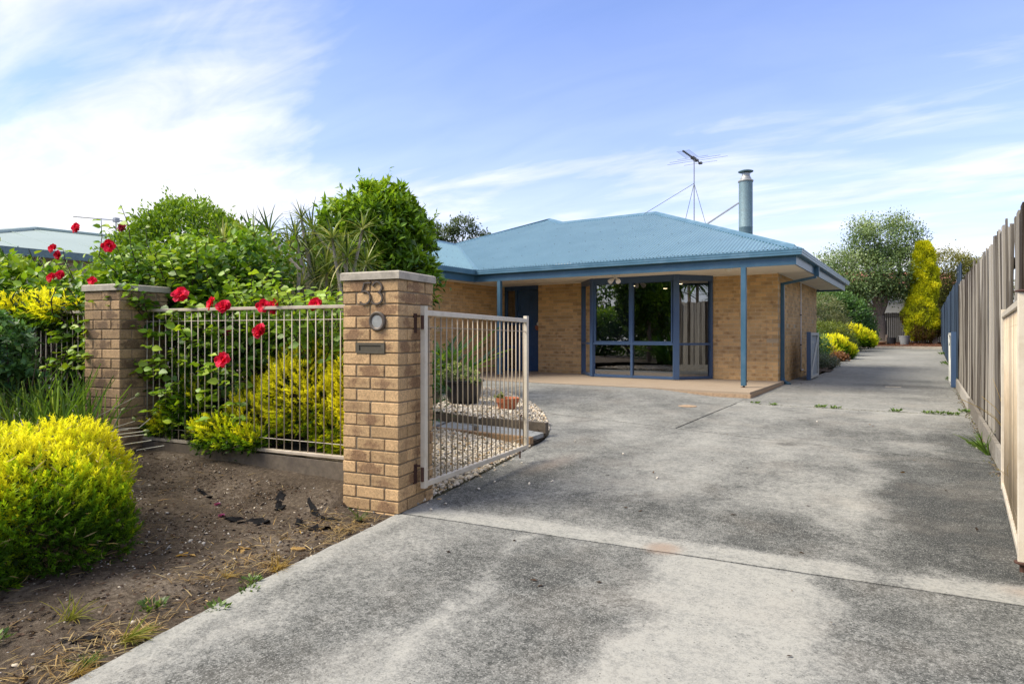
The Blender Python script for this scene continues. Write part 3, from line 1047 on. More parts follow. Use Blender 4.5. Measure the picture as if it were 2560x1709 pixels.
fence_panel(0.237, 2.633, 30, 'steel bar fence panel between the two brick pillars, before the yellow bush')
fence_panel(3.107, 5.65, 31, 'steel bar fence panel beyond the grimy pillar, almost hidden in greenery')
sleeper = MB()
a = fpt(0.24, 0.0); b = fpt(2.63, 0.0)
sleeper.beam((a[0], a[1], 0.13), (b[0], b[1], 0.16), 0.05, 0.27)
tag(sleeper.build('retaining_sleeper', MATS['sleeper_wood'], origin=(a[0], a[1], 0.13)), 'dark grey timber sleeper holding soil beneath the steel fence panel', 'sleeper')
sl2 = MB(); a = fpt(3.11, 0.0); b = fpt(5.65, 0.0)
sl2.beam((a[0], a[1], 0.17), (b[0], b[1], 0.18), 0.05, 0.25)
tag(sl2.build('retaining_sleeper', MATS['sleeper_wood'], origin=(a[0], a[1], 0.13)), 'timber sleeper beyond the grimy pillar, behind the strappy clump', 'sleeper')


def gate(p0, p1, z0, z1, nb, label, cream=True):
    """gate leaf from hinge p0 to free end p1 (plan)"""
    root = thing('steel_gate', (p0[0], p0[1], z0), label, 'gate', 'cream steel driveway gates standing open')
    P = lambda t, z: (p0[0] + (p1[0] - p0[0]) * t, p0[1] + (p1[1] - p0[1]) * t, z)
    L = math.hypot(p1[0] - p0[0], p1[1] - p0[1]); s = 0.020 / L
    for t, zt in ((s, z1 + 0.028), (1 - s, z1 - 0.0)):
        MB().beam(P(t, z0 - 0.005), P(t, zt), 0.040, 0.040, up=(p1[0] - p0[0], p1[1] - p0[1], 0), bev=0.003).build('stile', MATS['cream_paint'], root)
    MB().beam(P(2 * s, z1 - 0.022), P(1 - 2 * s, z1 - 0.045), 0.036, 0.038, bev=0.003).build('top_rail', MATS['cream_paint'], root)
    MB().beam(P(2 * s, z0 + 0.021), P(1 - 2 * s, z0 + 0.021), 0.036, 0.038, bev=0.003).build('bottom_rail', MATS['cream_paint'], root)
    MB().tube([P(2 * s, z1 - 0.125), P(1 - 2 * s, z1 - 0.148)], 0.0032, 6).build('cross_rod', MATS['cream_bar'], root)
    MB().tube([P(2 * s, z0 + 0.115), P(1 - 2 * s, z0 + 0.115)], 0.0032, 6).build('cross_rod', MATS['cream_bar'], root)
    me = bar_mesh(0.0052, z1 - z0 - 0.088, MATS['cream_bar'])
    for i in range(nb):
        place('bar', me, P((i + 1) / (nb + 1), z0 + 0.038), root)
    return root, P


lg, LP = gate((-3.012, 3.46), (-3.205, 5.20), 0.150, 1.425, 21, 'cream steel bar gate swung open beside the numbered pillar and gravel')
for z in (1.33, 0.24):
    hg = MB()
    hg.beam(gw(0.236, -0.02, z - 0.07), gw(0.236, -0.02, z + 0.07), 0.032, 0.010, up=(1, 0, 0))
    hg.tube([LP(0.0, z - 0.045), LP(0.0, z + 0.055)], 0.013, 10)
    hg.beam(gw(0.23, 0.0, z + 0.055), LP(0.03, z + 0.055), 0.03, 0.008)
    hg.build('hinge', MATS['rust'], lg)
db = MB(); q = LP(0.945, 0.0)
db.tube([(q[0] - 0.03, q[1], 0.07), (q[0] - 0.03, q[1], 0.43), (q[0] - 0.03, q[1] + 0.004, 0.465), (q[0] - 0.04, q[1] + 0.05, 0.475)], 0.0085, 8)
db.build('drop_bolt', MATS['rust'], lg, smooth=True)

rgate, RP = gate((0.425, 4.12), (0.512, 6.02), 0.095, 1.435, 23, 'cream steel bar gate folded back against the grey paling fence')
hg = MB()
q = RP(0.0105, 0)
hg.lathe((q[0], q[1], 1.467), [(0.034, 0.0), (0.036, 0.006), (0.02, 0.010), (0.006, 0.012)], 14)
hg.build('cap', MATS['rust'], rgate)
hg = MB()
hg.lathe((q[0], q[1], 0.045), [(0.012, -0.01), (0.012, 0.03), (0.034, 0.032), (0.036, 0.040), (0.03, 0.044)], 14)
hg.build('hinge', MATS['rust'], rgate)
MB().beam((0.50, 5.62, 0.70), (0.58, 5.62, 0.70), 0.02, 0.035).build('latch_striker', MATS['galv'], rgate)


# low side gates behind the house corner, both standing open
def side_gate(x, y0, y1, face, label):
    z0 = float(base_z(x, y0)) + 0.02; z1 = z0 + 1.12
    root = thing('panel_gate', (x, y0, z0), label, 'gate', 'low grey and blue gates across the rear drive')
    MB().box((x - 0.045, y0 - 0.02, z0 - 0.01), (x + 0.045, y0 + 0.03, z1 + 0.02)).build('post', MATS['frame_blue'], root)
    f = x + face * 0.035
    fr = MB()
    for a, b in (((f, y0 + 0.06, z0 + 0.02), (f, y0 + 0.06, z1)), ((f, y1, z0 + 0.02), (f, y1, z1))): fr.beam(a, b, 0.06, 0.03, up=(1, 0, 0))
    for z in (z0 + 0.05, z1 - 0.03): fr.beam((f, y0 + 0.09, z), (f, y1 - 0.03, z), 0.03, 0.06)
    fr.beam((f + face * 0.012, y0 + 0.1, z0 + 0.08), (f + face * 0.012, y1 - 0.05, z1 - 0.06), 0.022, 0.05)
    fr.build('gate_frame', MATS['gate_frame_grey'], root)
    MB().box((x - 0.012, y0 + 0.05, z0 + 0.02), (x + 0.012, y1, z1)).build('infill_panel', MATS['gate_panel'], root)
    lt = MB()
    lt.tube([(f + face * 0.03, y0 + 0.25 + 0.06 * math.cos(t), z1 - 0.2 + 0.06 * math.sin(t)) for t in np.linspace(math.pi, 2 * math.pi, 9)], 0.008, 6)
    lt.build('handle', MATS['gate_frame_grey'], root)


side_gate(-2.30, 16.6, 17.95, 1, 'low grey panel gate folded beside the house wall, shrubs behind it')
side_gate(0.53, 16.05, 17.4, -1, 'low grey panel gate edge-on at the paling fence')

# ================================================================== PALING FENCE ALONG THE RIGHT BOUNDARY
pal_fence = thing('paling_fence', (0.66, 10, 0.1), 'weathered grey timber paling fence along the right of the driveway', 'fence')
def fx(y): return 0.62 + 0.0006 * (y - 4)
pmeshes = []
for k in range(7):
    L = 1.0; w = 0.044 + 0.009 * R.random(); t = 0.008
    mb = MB()
    z = np.linspace(0, 1, 6); bx = np.cumsum(R.normal(0, 0.0035, 6)); by = np.cumsum(R.normal(0, 0.003, 6))
    vs = []
    ear = 0.012 * (R.random() - 0.5)
    for i in range(6):
        for (sx, sy) in ((-t, -w), (t, -w), (t, w), (-t, w)):
            vs.append((sx + bx[i], sy + by[i], z[i] + (ear * sy / w if i == 5 else 0)))
    fs = [(3, 2, 1, 0), (20, 21, 22, 23)]
    for i in range(5):
        for q in range(4): fs.append((4 * i + q, 4 * i + (q + 1) % 4, 4 * i + 4 + (q + 1) % 4, 4 * i + 4 + q))
    mb.add(vs, fs)
    pmeshes.append((mb.mesh('paling', MATS['grey_timber']), mb.mesh('blue_paling', MATS['blue_timber'])))
y = 3.0; i = 0
while y < 16.35:
    gz = float(base_z(0, y))
    top = 2.195 + 0.0035 * y + 0.012 * math.sin(y * 1.7) + float(R.normal(0, 0.018))
    cover = i % 2
    bot = gz + 0.16
    place('paling', pmeshes[int(R.integers(7))][0], (fx(y) + (0.026 if cover else 0.0) + float(R.normal(0, 0.003)), y, bot), pal_fence,
          rot=(float(R.normal(0, 0.006)), float(R.normal(0, 0.006)), float(R.normal(0, 0.05)) + (math.pi if R.random() < 0.5 else 0)), scale=(1, 1, top - bot))
    y += 0.082 + 0.012 * R.random(); i += 1
mb = MB()
for z in (0.45, 1.15, 1.85): mb.beam((0.70, 3, z), (0.70, 16.4, z + 0.14), 0.04, 0.075)
mb.build('rail', MATS['brown_timber'], pal_fence, kind='stuff')
for k in range(6):
    y0 = 3.0 + k * 2.23
    j = float(R.normal(0, 0.008))
    mb = MB().beam((0.592 + j, y0 + 0.005, 0.070 + float(base_z(0, y0))), (0.592 + j, y0 + 2.22, 0.070 + float(base_z(0, y0 + 2.2))), 0.036, 0.225)
    mb.build('plinth_board', MATS['plinth_timber'], pal_fence)
blue_fence = thing('blue_fence', (0.75, 28, 0.3), 'navy blue painted paling fence, taller than the grey one beside it', 'fence')
y = 16.45
cnt = 0
while y < 46.5:
    gz = float(base_z(0, y))
    x = 0.66 + 0.0085 * (y - 16.4)
    h = (2.62 if y < 17.6 else 2.36 - 0.003 * (y - 17)) + float(R.normal(0, 0.02))
    place('paling', pmeshes[int(R.integers(7))][1], (x + (0.012 if cnt % 2 else 0), y, gz), blue_fence,
          rot=(float(R.normal(0, 0.004)), float(R.normal(0, 0.004)), float(R.normal(0, 0.04))), scale=(1, 1.15, h))
    y += 0.115; cnt += 1
mb = MB()
for z in (0.5, 1.3, 2.0): mb.beam((0.73, 16.4, z), (0.73 + 0.255, 46.4, z + 0.3), 0.04, 0.075)
mb.build('rail', MATS['blue_timber'], blue_fence, kind='stuff')
# dark paling fence across the back
back_fence = thing('back_fence', (-4, 47.6, 0.7), 'dark brown paling fence across the back of the block', 'fence')
mb = MB(); x = -14.0
while x < 1.0:
    mb.box((x, 47.5 + 0.015 * (int(x * 10) % 2), 0.4), (x + 0.096, 47.53 + 0.015 * (int(x * 10) % 2), 2.62 + float(R.normal(0, 0.02)))); x += 0.105
mb.build('palings', MATS['brown_timber'], back_fence, kind='stuff')

# steps between the two gravel beds
for (yy, x0, x1, z0, z1, lab, mt) in ((6.50, -3.75, -5.75, 0.06, 0.20, 'upper brown edging sleeper under the potted plants', 'sleeper_wood'), (5.90, -3.60, -5.25, 0.0, 0.122, 'lower tan edging sleeper below the slate step', 'brown_kerb')):
    n = 3
    root = thing('edging_sleeper', (x0, yy, z0), lab, 'edging', 'edging sleepers of the gravel steps')
    for i in range(n):
        a = x0 + (x1 - x0) * i / n; b = x0 + (x1 - x0) * (i + 1) / n + 0.006
        MB().box((min(a, b), yy - 0.0, z0), (max(a, b), yy + 0.075, z1)).build('sleeper_block', MATS[mt], root)
pav = thing('slate_step', (-4.4, 6.2, 0.09), 'grey slate pieces laid as crazy paving between two edging sleepers', 'paving')
for poly in ([(-3.62, 5.985), (-3.66, 6.30), (-4.05, 6.42), (-4.62, 6.36), (-4.35, 5.985)], [(-4.42, 5.985), (-4.70, 6.36), (-5.15, 6.48), (-5.0, 6.02)], [(-5.08, 5.99), (-5.22, 6.46), (-5.7, 6.46), (-5.7, 5.99)], [(-4.12, 6.45), (-4.65, 6.40), (-5.0, 6.485), (-4.3, 6.49)]):
    n = len(poly); zz = 0.112 + float(R.normal(0, 0.003))
    vs = [(a, b, 0.07) for a, b in poly] + [(a, b, zz + 0.006 * R.random()) for a, b in poly]
    MB().add(vs, [tuple(reversed(range(n))), tuple(range(n, 2 * n))] + [(i, (i + 1) % n, n + (i + 1) % n, n + i) for i in range(n)]).build('slate', MATS['slate'], pav)

# ================================================================== THE HOUSE
house = thing('brick_house', (-2.71, 15.05, 0.2), 'single-storey tan brick house with a blue corrugated hip roof and porch', 'house')
FL = 0.20; SOF = 2.62; NC = 28
XW, YW = -2.71, 15.05
bme = {}


def brick_single(L):
    k = round(L, 3)
    if k not in bme:
        bme[k] = MB().box((-k / 2, 0, -0.038), (k / 2, 0.11, 0.038)).mesh('brick', MATS['house_brick'])
    return bme[k]


class Joined:
    def __init__(s): s.V = []; s.F = []; s.r = []
    def box(s, c, ax, nrm, L, D=0.11, H=0.076):
        c = np.array(c); ax = np.array(ax); nrm = np.array(nrm); up = np.array([0, 0, 1.0])
        b = len(s.V) * 8
        vs = [c + ax * (i * L / 2) + up * (k * H / 2) - nrm * d for d in (0, D) for i, k in ((-1, -1), (1, -1), (1, 1), (-1, 1))]
        s.V.append(vs); s.r += [R.random()] * 8
        s.F += [(b, b + 1, b + 2, b + 3), (b + 7, b + 6, b + 5, b + 4), (b, b + 4, b + 5, b + 1), (b + 1, b + 5, b + 6, b + 2), (b + 2, b + 6, b + 7, b + 3), (b + 3, b + 7, b + 4, b)]
    def build(s, name, parent):
        V = np.array(s.V).reshape(-1, 3)
        return link_np(name, mesh_np(name, V, np.array(s.F), MATS['house_brickwork'], rnd=s.r, smooth=False), parent, 'stuff')


def brick_wall(name, p0, p1, c0=0, c1=NC, singles=0, offs=(0.0, -0.12), end=(0.0, 0.0)):
    """running bond, p0 -> p1 left to right seen from outside"""
    p0 = np.array([p0[0], p0[1]]); p1 = np.array([p1[0], p1[1]])
    d = p1 - p0; L = float(np.hypot(*d)); d = d / L; nrm = np.array([d[1], -d[0]])
    ang = math.atan2(d[1], d[0])
    zlo = FL + 0.086 * c0 - 0.004; zhi = FL + 0.086 * c1 + 0.004
    mb = MB()
    q0 = p0 + d * 0.008; q1 = p1 - d * 0.008
    a = q0 - nrm * 0.0045; b = q1 - nrm * 0.0045; a2 = q0 - nrm * 0.10; b2 = q1 - nrm * 0.10
    mb.add([(a[0], a[1], zlo), (b[0], b[1], zlo), (b2[0], b2[1], zlo), (a2[0], a2[1], zlo), (a[0], a[1], zhi), (b[0], b[1], zhi), (b2[0], b2[1], zhi), (a2[0], a2[1], zhi)],
           [(0, 3, 2, 1), (4, 5, 6, 7), (0, 1, 5, 4), (1, 2, 6, 5), (2, 3, 7, 6), (3, 0, 4, 7)])
    wall = mb.build(name, MATS['house_mortar'], house)
    J = Joined(); used = 0
    for k in range(c0, c1):
        z = FL + 0.086 * k + 0.043
        off = offs[k % 2]; s0 = max(off, 0.0); e = L - end[k % 2]
        x = off
        while x < e - 0.02:
            xa = max(x, s0); xb = min(x + 0.23, e)
            if xb - xa > 0.03:
                c = p0 + d * ((xa + xb) / 2) + nrm * float(R.normal(0, 0.0018))
                if used < singles:
                    place('brick', brick_single(xb - xa), (c[0], c[1], z), wall, rot=(0, 0, ang)); used += 1
                else:
                    J.box((c[0], c[1], z), (d[0], d[1], 0), (nrm[0], nrm[1], 0), xb - xa)
            x += 0.24
    if J.V: J.build('brickwork', wall)
    return wall


# right front wall: corner bricks alternate with the side wall
brick_wall('front_wall', (-4.145, YW), (XW, YW), singles=200, end=(0.0, 0.12))
brick_wall('side_wall', (XW, YW), (XW, 21.1), c0=-1, singles=0, offs=(0.12, 0.0))
brick_wall('middle_wall', (-8.91, YW), (-7.545, YW), singles=100)
brick_wall('wing_side_wall', (-10.2, 11.4), (-10.2, 15.36), singles=0)
brick_wall('wing_front_wall', (-14.7, 11.4), (-10.2, 11.4), singles=0)
pl = MB()
pl.box((XW - 0.09, 15.06, -0.05), (XW - 0.012, 21.1, FL - 0.09))
pl.box((-8.915, YW + 0.11, FL), (-8.80, 15.36, SOF)); 
pl.build('footing', MATS['pale_concrete'], house)
bk = MB()
bk.box((-14.7, 21.0, 0), (XW - 0.11, 21.1, SOF)); bk.box((-14.7, 11.52, 0), (-14.6, 20.99, SOF))
bk.build('rear_wall', MATS['house_mortar'], house)

# ---- room seen through the bay window
rm = MB()
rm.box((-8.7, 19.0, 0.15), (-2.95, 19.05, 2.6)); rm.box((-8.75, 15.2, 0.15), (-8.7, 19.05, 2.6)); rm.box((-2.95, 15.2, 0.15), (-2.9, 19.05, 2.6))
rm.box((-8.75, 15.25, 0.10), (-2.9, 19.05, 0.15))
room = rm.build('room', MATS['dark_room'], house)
cg = MB(); cg.box((-8.75, 15.2, 2.56), (-2.9, 19.05, 2.60))
cg.add([(-7.45, 15.199, 2.565), (-6.85, 14.32, 2.565), (-4.78, 14.32, 2.565), (-4.25, 15.199, 2.565), (-7.45, 15.199, 2.60), (-6.85, 14.32, 2.60), (-4.78, 14.32, 2.60), (-4.25, 15.199, 2.60)], [(0, 3, 2, 1), (4, 5, 6, 7), (0, 1, 5, 4), (1, 2, 6, 5), (2, 3, 7, 6)])
cg.build('ceiling', MATS['dark_room'], room)
for (lx, ly) in ((-6.6, 16.2), (-5.3, 16.2), (-4.35, 15.9), (-4.4, 16.9), (-6.2, 17.6)):
    MB().lathe((lx, ly, 2.552), [(0.045, 0.0), (0.055, 0.006)], 14).build('downlight', MATS['lamp_glow'], room)

# ---- bay window
A, B, C_, D = (-7.54, 15.05), (-6.87, 14.25), (-4.76, 14.25), (-4.17, 15.05)
WZ0, WT, WZ1 = FL + 0.01, 1.02, 2.50
bay = MB(); bay2 = MB()
for (p, q, wd) in ((A, B, 0), (B, C_, 0), (C_, D, 0)):
    bay.beam((p[0], p[1], WZ0 + 0.03), (q[0], q[1], WZ0 + 0.03), 0.07, 0.06)
    bay2.beam((p[0], p[1], WZ1 + 0.055), (q[0], q[1], WZ1 + 0.055), 0.09, 0.125)
bayw = bay.build('bay_window', MATS['frame_blue'], house)
bay2.build('head_board', MATS['frame_blue'], bayw)
def upright(name, p, w, d, ang, mat='frame_blue', z0=WZ0, z1=SOF - 0.004):
    c, s = math.cos(ang), math.sin(ang)
    vs = []
    for z in (z0, z1):
        for (a, b) in ((-w / 2, -d / 2), (w / 2, -d / 2), (w / 2, d / 2), (-w / 2, d / 2)):
            vs.append((p[0] + a * c - b * s, p[1] + a * s + b * c, z))
    return MB().add(vs, [(0, 3, 2, 1), (4, 5, 6, 7), (0, 1, 5, 4), (1, 2, 6, 5), (2, 3, 7, 6), (3, 0, 4, 7)]).build(name, MATS[mat], bayw)


aL = math.atan2(B[1] - A[1], B[0] - A[0]); aR = math.atan2(D[1] - C_[1], D[0] - C_[0])
upright('corner_post', (B[0], B[1] - 0.004), 0.10, 0.10, aL / 2)
upright('corner_post', (C_[0], C_[1] - 0.004), 0.135, 0.10, aR / 2)
upright('jamb', (A[0] + 0.02, A[1] - 0.03), 0.06, 0.09, aL); upright('jamb', (D[0] - 0.02, D[1] - 0.03), 0.06, 0.09, aR)
upright('mullion', ((B[0] + C_[0]) / 2 - 0.02, 14.245), 0.055, 0.075, 0)
for p, q in ((A, B), (B, C_), (C_, D)):
    MB().beam((p[0], p[1] - 0.003, WT), (q[0], q[1] - 0.003, WT), 0.082, 0.05).build('transom', MATS['frame_blue'], bayw)
def pane(p, q, s0, s1, z0, z1):
    a = (p[0] + (q[0] - p[0]) * s0, p[1] + (q[1] - p[1]) * s0 + 0.012); b = (p[0] + (q[0] - p[0]) * s1, p[1] + (q[1] - p[1]) * s1 + 0.012)
    MB().add([(a[0], a[1], z0), (b[0], b[1], z0), (b[0], b[1], z1), (a[0], a[1], z1)], [(0, 1, 2, 3)]).build('pane', MATS['window_glass'], bayw)
for z0, z1 in ((WZ0 + 0.05, WT - 0.02), (WT + 0.02, WZ1)):
    pane(A, B, 0.04, 0.97, z0, z1); pane(C_, D, 0.03, 0.96, z0, z1)
    pane(B, C_, 0.02, 0.49, z0, z1); pane(B, C_, 0.49, 0.98, z0, z1)
# inner sash lines of the awning lights (sit just proud of the glass)
sash = MB()
for (s0, s1) in ((0.035, 0.465), (0.505, 0.955)):
    xa = B[0] + (C_[0] - B[0]) * s0; xb = B[0] + (C_[0] - B[0]) * s1
    for z in (WZ1 - 0.02, WT + 0.045): sash.box((xa, 14.225, z - 0.016), (xb, 14.255, z + 0.016))
    for x in (xa, xb): sash.box((x - 0.016, 14.222, WT + 0.03), (x + 0.016, 14.252, WZ1))
sash.build('sash', MATS['frame_blue'], bayw)
MB().box((-6.83, 14.33, WT + 0.03), (-5.86, 14.335, WZ1)).build('roller_blind', MATS['blind'], bayw)

# ---- front door with sidelight
dr = MB()
dr.box((-10.19, 15.30, FL), (-10.12, 15.40, SOF)); dr.box((-9.83, 15.30, FL), (-9.76, 15.40, SOF)); dr.box((-8.915, 15.30, FL), (-8.84, 15.40, SOF))
dr.box((-10.12, 15.31, 2.50), (-8.915, 15.40, SOF)); dr.box((-10.12, 15.31, FL), (-9.83, 15.40, FL + 0.06)); dr.box((-10.12, 15.31, 1.50), (-9.83, 15.39, 1.58)); dr.box((-10.12, 15.31, 0.85), (-9.83, 15.39, 0.93))
door = dr.build('front_door', MATS['navy'], house)
lf = MB(); lf.box((-9.758, 15.34, FL + 0.01), (-8.918, 15.38, 2.49))
leaf_ = lf.build('door_leaf', MATS['navy'], door)
for (xa, xb) in ((-9.70, -9.36), (-9.31, -8.97)):
    for (z0, z1) in ((0.35, 0.95), (1.10, 1.75), (1.88, 2.38)):
        pm = MB()
        for (x0, x1, za, zb) in ((xa, xb, z0, z0 + 0.03), (xa, xb, z1 - 0.03, z1), (xa, xa + 0.03, z0 + 0.03, z1 - 0.03), (xb - 0.03, xb, z0 + 0.03, z1 - 0.03)):
            pm.box((x0, 15.325, za), (x1, 15.341, zb))
        pm.build('door_moulding', MATS['navy'], door)
MB().tube([(-9.69, 15.33, 1.18), (-9.69, 15.28, 1.18), (-9.69, 15.28, 1.18), (-9.58, 15.28, 1.18)], 0.012, 8).build('handle', MATS['steel'], door)
MB().box((-10.12, 15.345, FL + 0.06), (-9.83, 15.35, 2.50)).build('sidelight_pane', MATS['window_glass'], door)
MB().box((-10.12, 15.372, FL + 0.06), (-9.98, 15.38, 2.50)).build('curtain', MATS['soffit_cream'], door)
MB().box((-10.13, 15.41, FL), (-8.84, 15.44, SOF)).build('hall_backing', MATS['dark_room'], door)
orn = thing('wall_ornament', (-9.05, 15.30, 1.42), 'small terracotta wall pot with a pale head hanging on the navy door', 'ornament')
MB().lathe((-9.05, 15.27, 1.36), [(0.04, 0.0), (0.075, 0.04), (0.085, 0.13), (0.07, 0.13)], 14).build('pot', MATS['terracotta'], orn, smooth=True)
MB().lathe((-9.03, 15.27, 1.485), [(0.02, 0.0), (0.05, 0.025), (0.055, 0.06), (0.03, 0.10), (0.0, 0.11)], 12).build('head', MATS['soffit_cream'], orn, smooth=True)

# ---- soffits, fascia, gutter
so = MB()
so.box((-10.19, 12.97, SOF), (-2.03, 15.04, SOF + 0.02))
so.box((-2.70, 15.041, SOF), (-2.03, 21.80, SOF + 0.02))
so.box((-10.19, 10.6, SOF), (-9.545, 12.969, SOF + 0.02))
so.box((-10.19, 15.041, SOF), (-8.8, 15.42, SOF + 0.02))
soff = so.build('soffit', MATS['soffit_cream'], house)
jo = MB()
for x in (-3.6, -4.8, -6.0, -7.2, -8.4, -9.5): jo.box((x - 0.012, 12.98, SOF - 0.004), (x + 0.012, 15.03, SOF - 0.0005))
for yy in (16.2, 17.4, 18.6, 19.8, 21.0): jo.box((-2.69, yy - 0.012, SOF - 0.004), (-2.04, yy + 0.012, SOF - 0.0005))
jo.box((-4.15, 15.022, SOF - 0.02), (-2.72, 15.045, SOF - 0.001)); jo.box((-2.705, 15.05, SOF - 0.02), (-2.685, 21.1, SOF - 0.001)); jo.box((-8.9, 15.02, SOF - 0.02), (-7.56, 15.045, SOF - 0.001)); jo.box((-10.195, 11.4, SOF - 0.02), (-10.17, 15.03, SOF - 0.001))
jo.build('cover_strip', MATS['soffit_cream'], soff, kind='stuff')
gpath = [(-9.53, 10.5), (-9.53, 12.95), (-2.01, 12.95), (-2.01, 21.82), (-8.0, 21.82)]
MB().sweep(gpath, [(0, 2.565), (0, 2.76), (-0.03, 2.76), (-0.03, 2.565)]).build('fascia', MATS['trim_blue'], house)
MB().sweep(gpath, [(0.002, 2.735), (0.095, 2.735), (0.110, 2.745), (0.110, 2.782), (0.117, 2.788), (0.117, 2.828), (0.124, 2.833), (0.124, 2.853), (0.112, 2.858), (0.104, 2.85), (0.100, 2.75), (0.002, 2.75)]).build('gutter', MATS['gutter_blue'], house)
MB().sweep([(-15.3, 10.62), (-9.53 + 0.12, 10.62)], [(0, 2.735), (0.1, 2.735), (0.12, 2.855), (0.0, 2.855)]).build('gutter', MATS['gutter_blue'], house)

# ---- roof
TP = 0.412; EZ = 2.862; YE = 12.86; XE = -1.92; XV = -9.44; XRID = -12.38; YB = 21.9
YR = 17.31


def corr(name, us, lohi, pt, parent=None, pitch=0.076, amp=0.0145):
    """corrugated sheet: columns along the eave, wave across them"""
    V = []; F = []
    cols = []
    for u in us:
        lo, hi = lohi(u)
        if hi - lo < 0.004: cols.append(None); continue
        w = amp * math.cos(2 * math.pi * u / pitch)
        n = 3
        cols.append(len(V))
        for i in range(n):
            v = lo + (hi - lo) * i / (n - 1)
            p = pt(u, v); V.append((p[0], p[1], p[2] + w))
    for a, b in zip(cols[:-1], cols[1:]):
        if a is None or b is None: continue
        for i in range(2): F.append((a + i, b + i, b + i + 1, a + i + 1))
    return link_np(name, mesh_np(name, V, F, MATS['roof_paint'], smooth=True), parent or house)


def ytop(x):
    r = YE + (XE - x)
    if x > XE - (YR - YE): return r
    if x > -9.36: return YR
    if x > -10.25: return YR + (-9.36 - x) * 0.85
    return YE + (x + 15.36)


def ylow(x): return YE if x > XV else YE + (XV - x)


front_pt = lambda x, y: (x, y, EZ + TP * (y - YE))
corr('roof_sheet', np.arange(XE, XRID - 0.01, -0.0095), lambda x: (ylow(x), ytop(x)), front_pt)
# wing slope towards the drive
wing_pt = lambda y, v: (XV - v, y, EZ + TP * v)
corr('roof_sheet', np.arange(10.60, 15.80, 0.0095), lambda y: (max(0, y - YE), min(XV - XRID, y - 10.60)), wing_pt)
# right-hand slope
right_pt = lambda y, v: (XE - v, y, EZ + TP * v)
corr('roof_sheet', np.arange(YE, YB, 0.0095), lambda y: (0, min(y - YE, YB - y)), right_pt)
oth = MB()
rz = EZ + TP * (YR - YE)
oth.add([(XE, YB, EZ), (XE - (YR - YE), YR, rz), (-10.3, YR, rz), (-10.3, YB, EZ)], [(0, 1, 2, 3)])
az_ = EZ + TP * (18.05 - YE)
oth.add([(-9.36, YR, rz), (-10.25, 18.05, az_), (-10.25, 22, az_), (-9.36, 22, rz)], [(0, 1, 2, 3)])
oth.add([(-10.27, 17.95, az_), (-15.36, YE, EZ), (-15.36, 23, EZ), (-10.27, 22, az_)], [(0, 1, 2, 3)])
wz = EZ + TP * (XV - XRID)
oth.add([(XRID, 13.54, wz), (XRID, 15.80, wz), (-15.32, 15.8, EZ), (-15.32, 10.6, EZ)], [(0, 1, 2, 3)])
oth.add([(XV, 10.6, EZ), (XRID, 13.54, wz), (-15.32, 10.6, EZ)], [(0, 1, 2)])
oth.build('roof_back', MATS['roof_paint'], house)


def capping(p0, p1, a, b, w=0.17, lift=0.016):
    """ridge or hip flashing: two leaves going down the two slopes (a, b plan directions)"""
    p0 = Vector(p0); p1 = Vector(p1); up = Vector((0, 0, lift))
    mb = MB()
    prof = []
    for sgn in (a, b):
        s = Vector(sgn)
        prof.append([p0 + s * w + up * 0.9, p0 + s * 0.035 + up, p1 + s * w + up * 0.9, p1 + s * 0.035 + up])
    ro = Vector((0, 0, 0.022))
    A0, A1, A2, A3 = prof[0]; B0, B1, B2, B3 = prof[1]
    vs = [A0 - up, A0, A1, p0 + up + ro, B1, B0, B0 - up, A2 - up, A2, A3, p1 + up + ro, B3, B2, B2 - up]
    fs = [(i, i + 1, 7 + i + 1, 7 + i) for i in range(6)] + [tuple(range(6, -1, -1)), tuple(range(7, 14))]
    mb.add(vs, fs)
    return mb.build('ridge_cap', MATS['gutter_blue'], house)


fr_dn = Vector((0, -1, -TP)); rt_dn = Vector((1, 0, -TP)); bk_dn = Vector((0, 1, -TP)); lf_dn = Vector((-1, 0, -TP))
AP = (XE - (YR - YE), YR, rz)
capping((XE - 0.13, YE + 0.13, EZ + 0.13 * TP), AP, fr_dn, rt_dn)
capping(AP, (-9.36, YR, rz), fr_dn, bk_dn)
capping((-9.36, YR, rz), (-10.25, 18.05, az_), fr_dn, rt_dn)
capping((-10.25, 18.05, az_), (XRID, 15.84, EZ + TP * (15.84 - YE)), fr_dn, lf_dn)
capping((XRID, 15.80, wz), (XRID, 13.54, wz), rt_dn, lf_dn)
vl = MB()
for s in (Vector((1, 0, 0.012)), Vector((0, -1, 0.012))):
    p, q = Vector((XV, YE, EZ + 0.006)), Vector((XRID, YE + (XV - XRID), wz + 0.006))
    vl.add([p, q, q + s * 0.09, p + s * 0.09], [(0, 1, 2, 3)])
vl.build('valley_flashing', MATS['gutter_blue'], house)
sc_ = MB()
def screw(x, y, z): sc_.lathe((x, y, z), [(0.011, 0.0), (0.011, 0.008), (0.0, 0.012)], 5)
for row in (0.10, 0.95, 1.85, 2.75, 3.65, 4.3):
    k = 0
    for x in np.arange(math.ceil(XRID / 0.076) * 0.076, XE, 0.076):
        yv = YE + row
        if ylow(x) + 0.05 < yv < ytop(x) - 0.2 and k % (4 if row < 0.5 else 6) == 0: screw(x, yv, EZ + TP * row + 0.0085)
        k += 1
for v in (0.12, 0.95, 1.85, 2.7):
    for y in np.arange(10.6, 15.8, 0.228):
        if max(0, y - YE) + 0.05 < v < y - 10.7: screw(XV - v, y, EZ + TP * v + 0.008)
sc_.build('roof_screw', MATS['dark_steel'], house, kind='stuff')

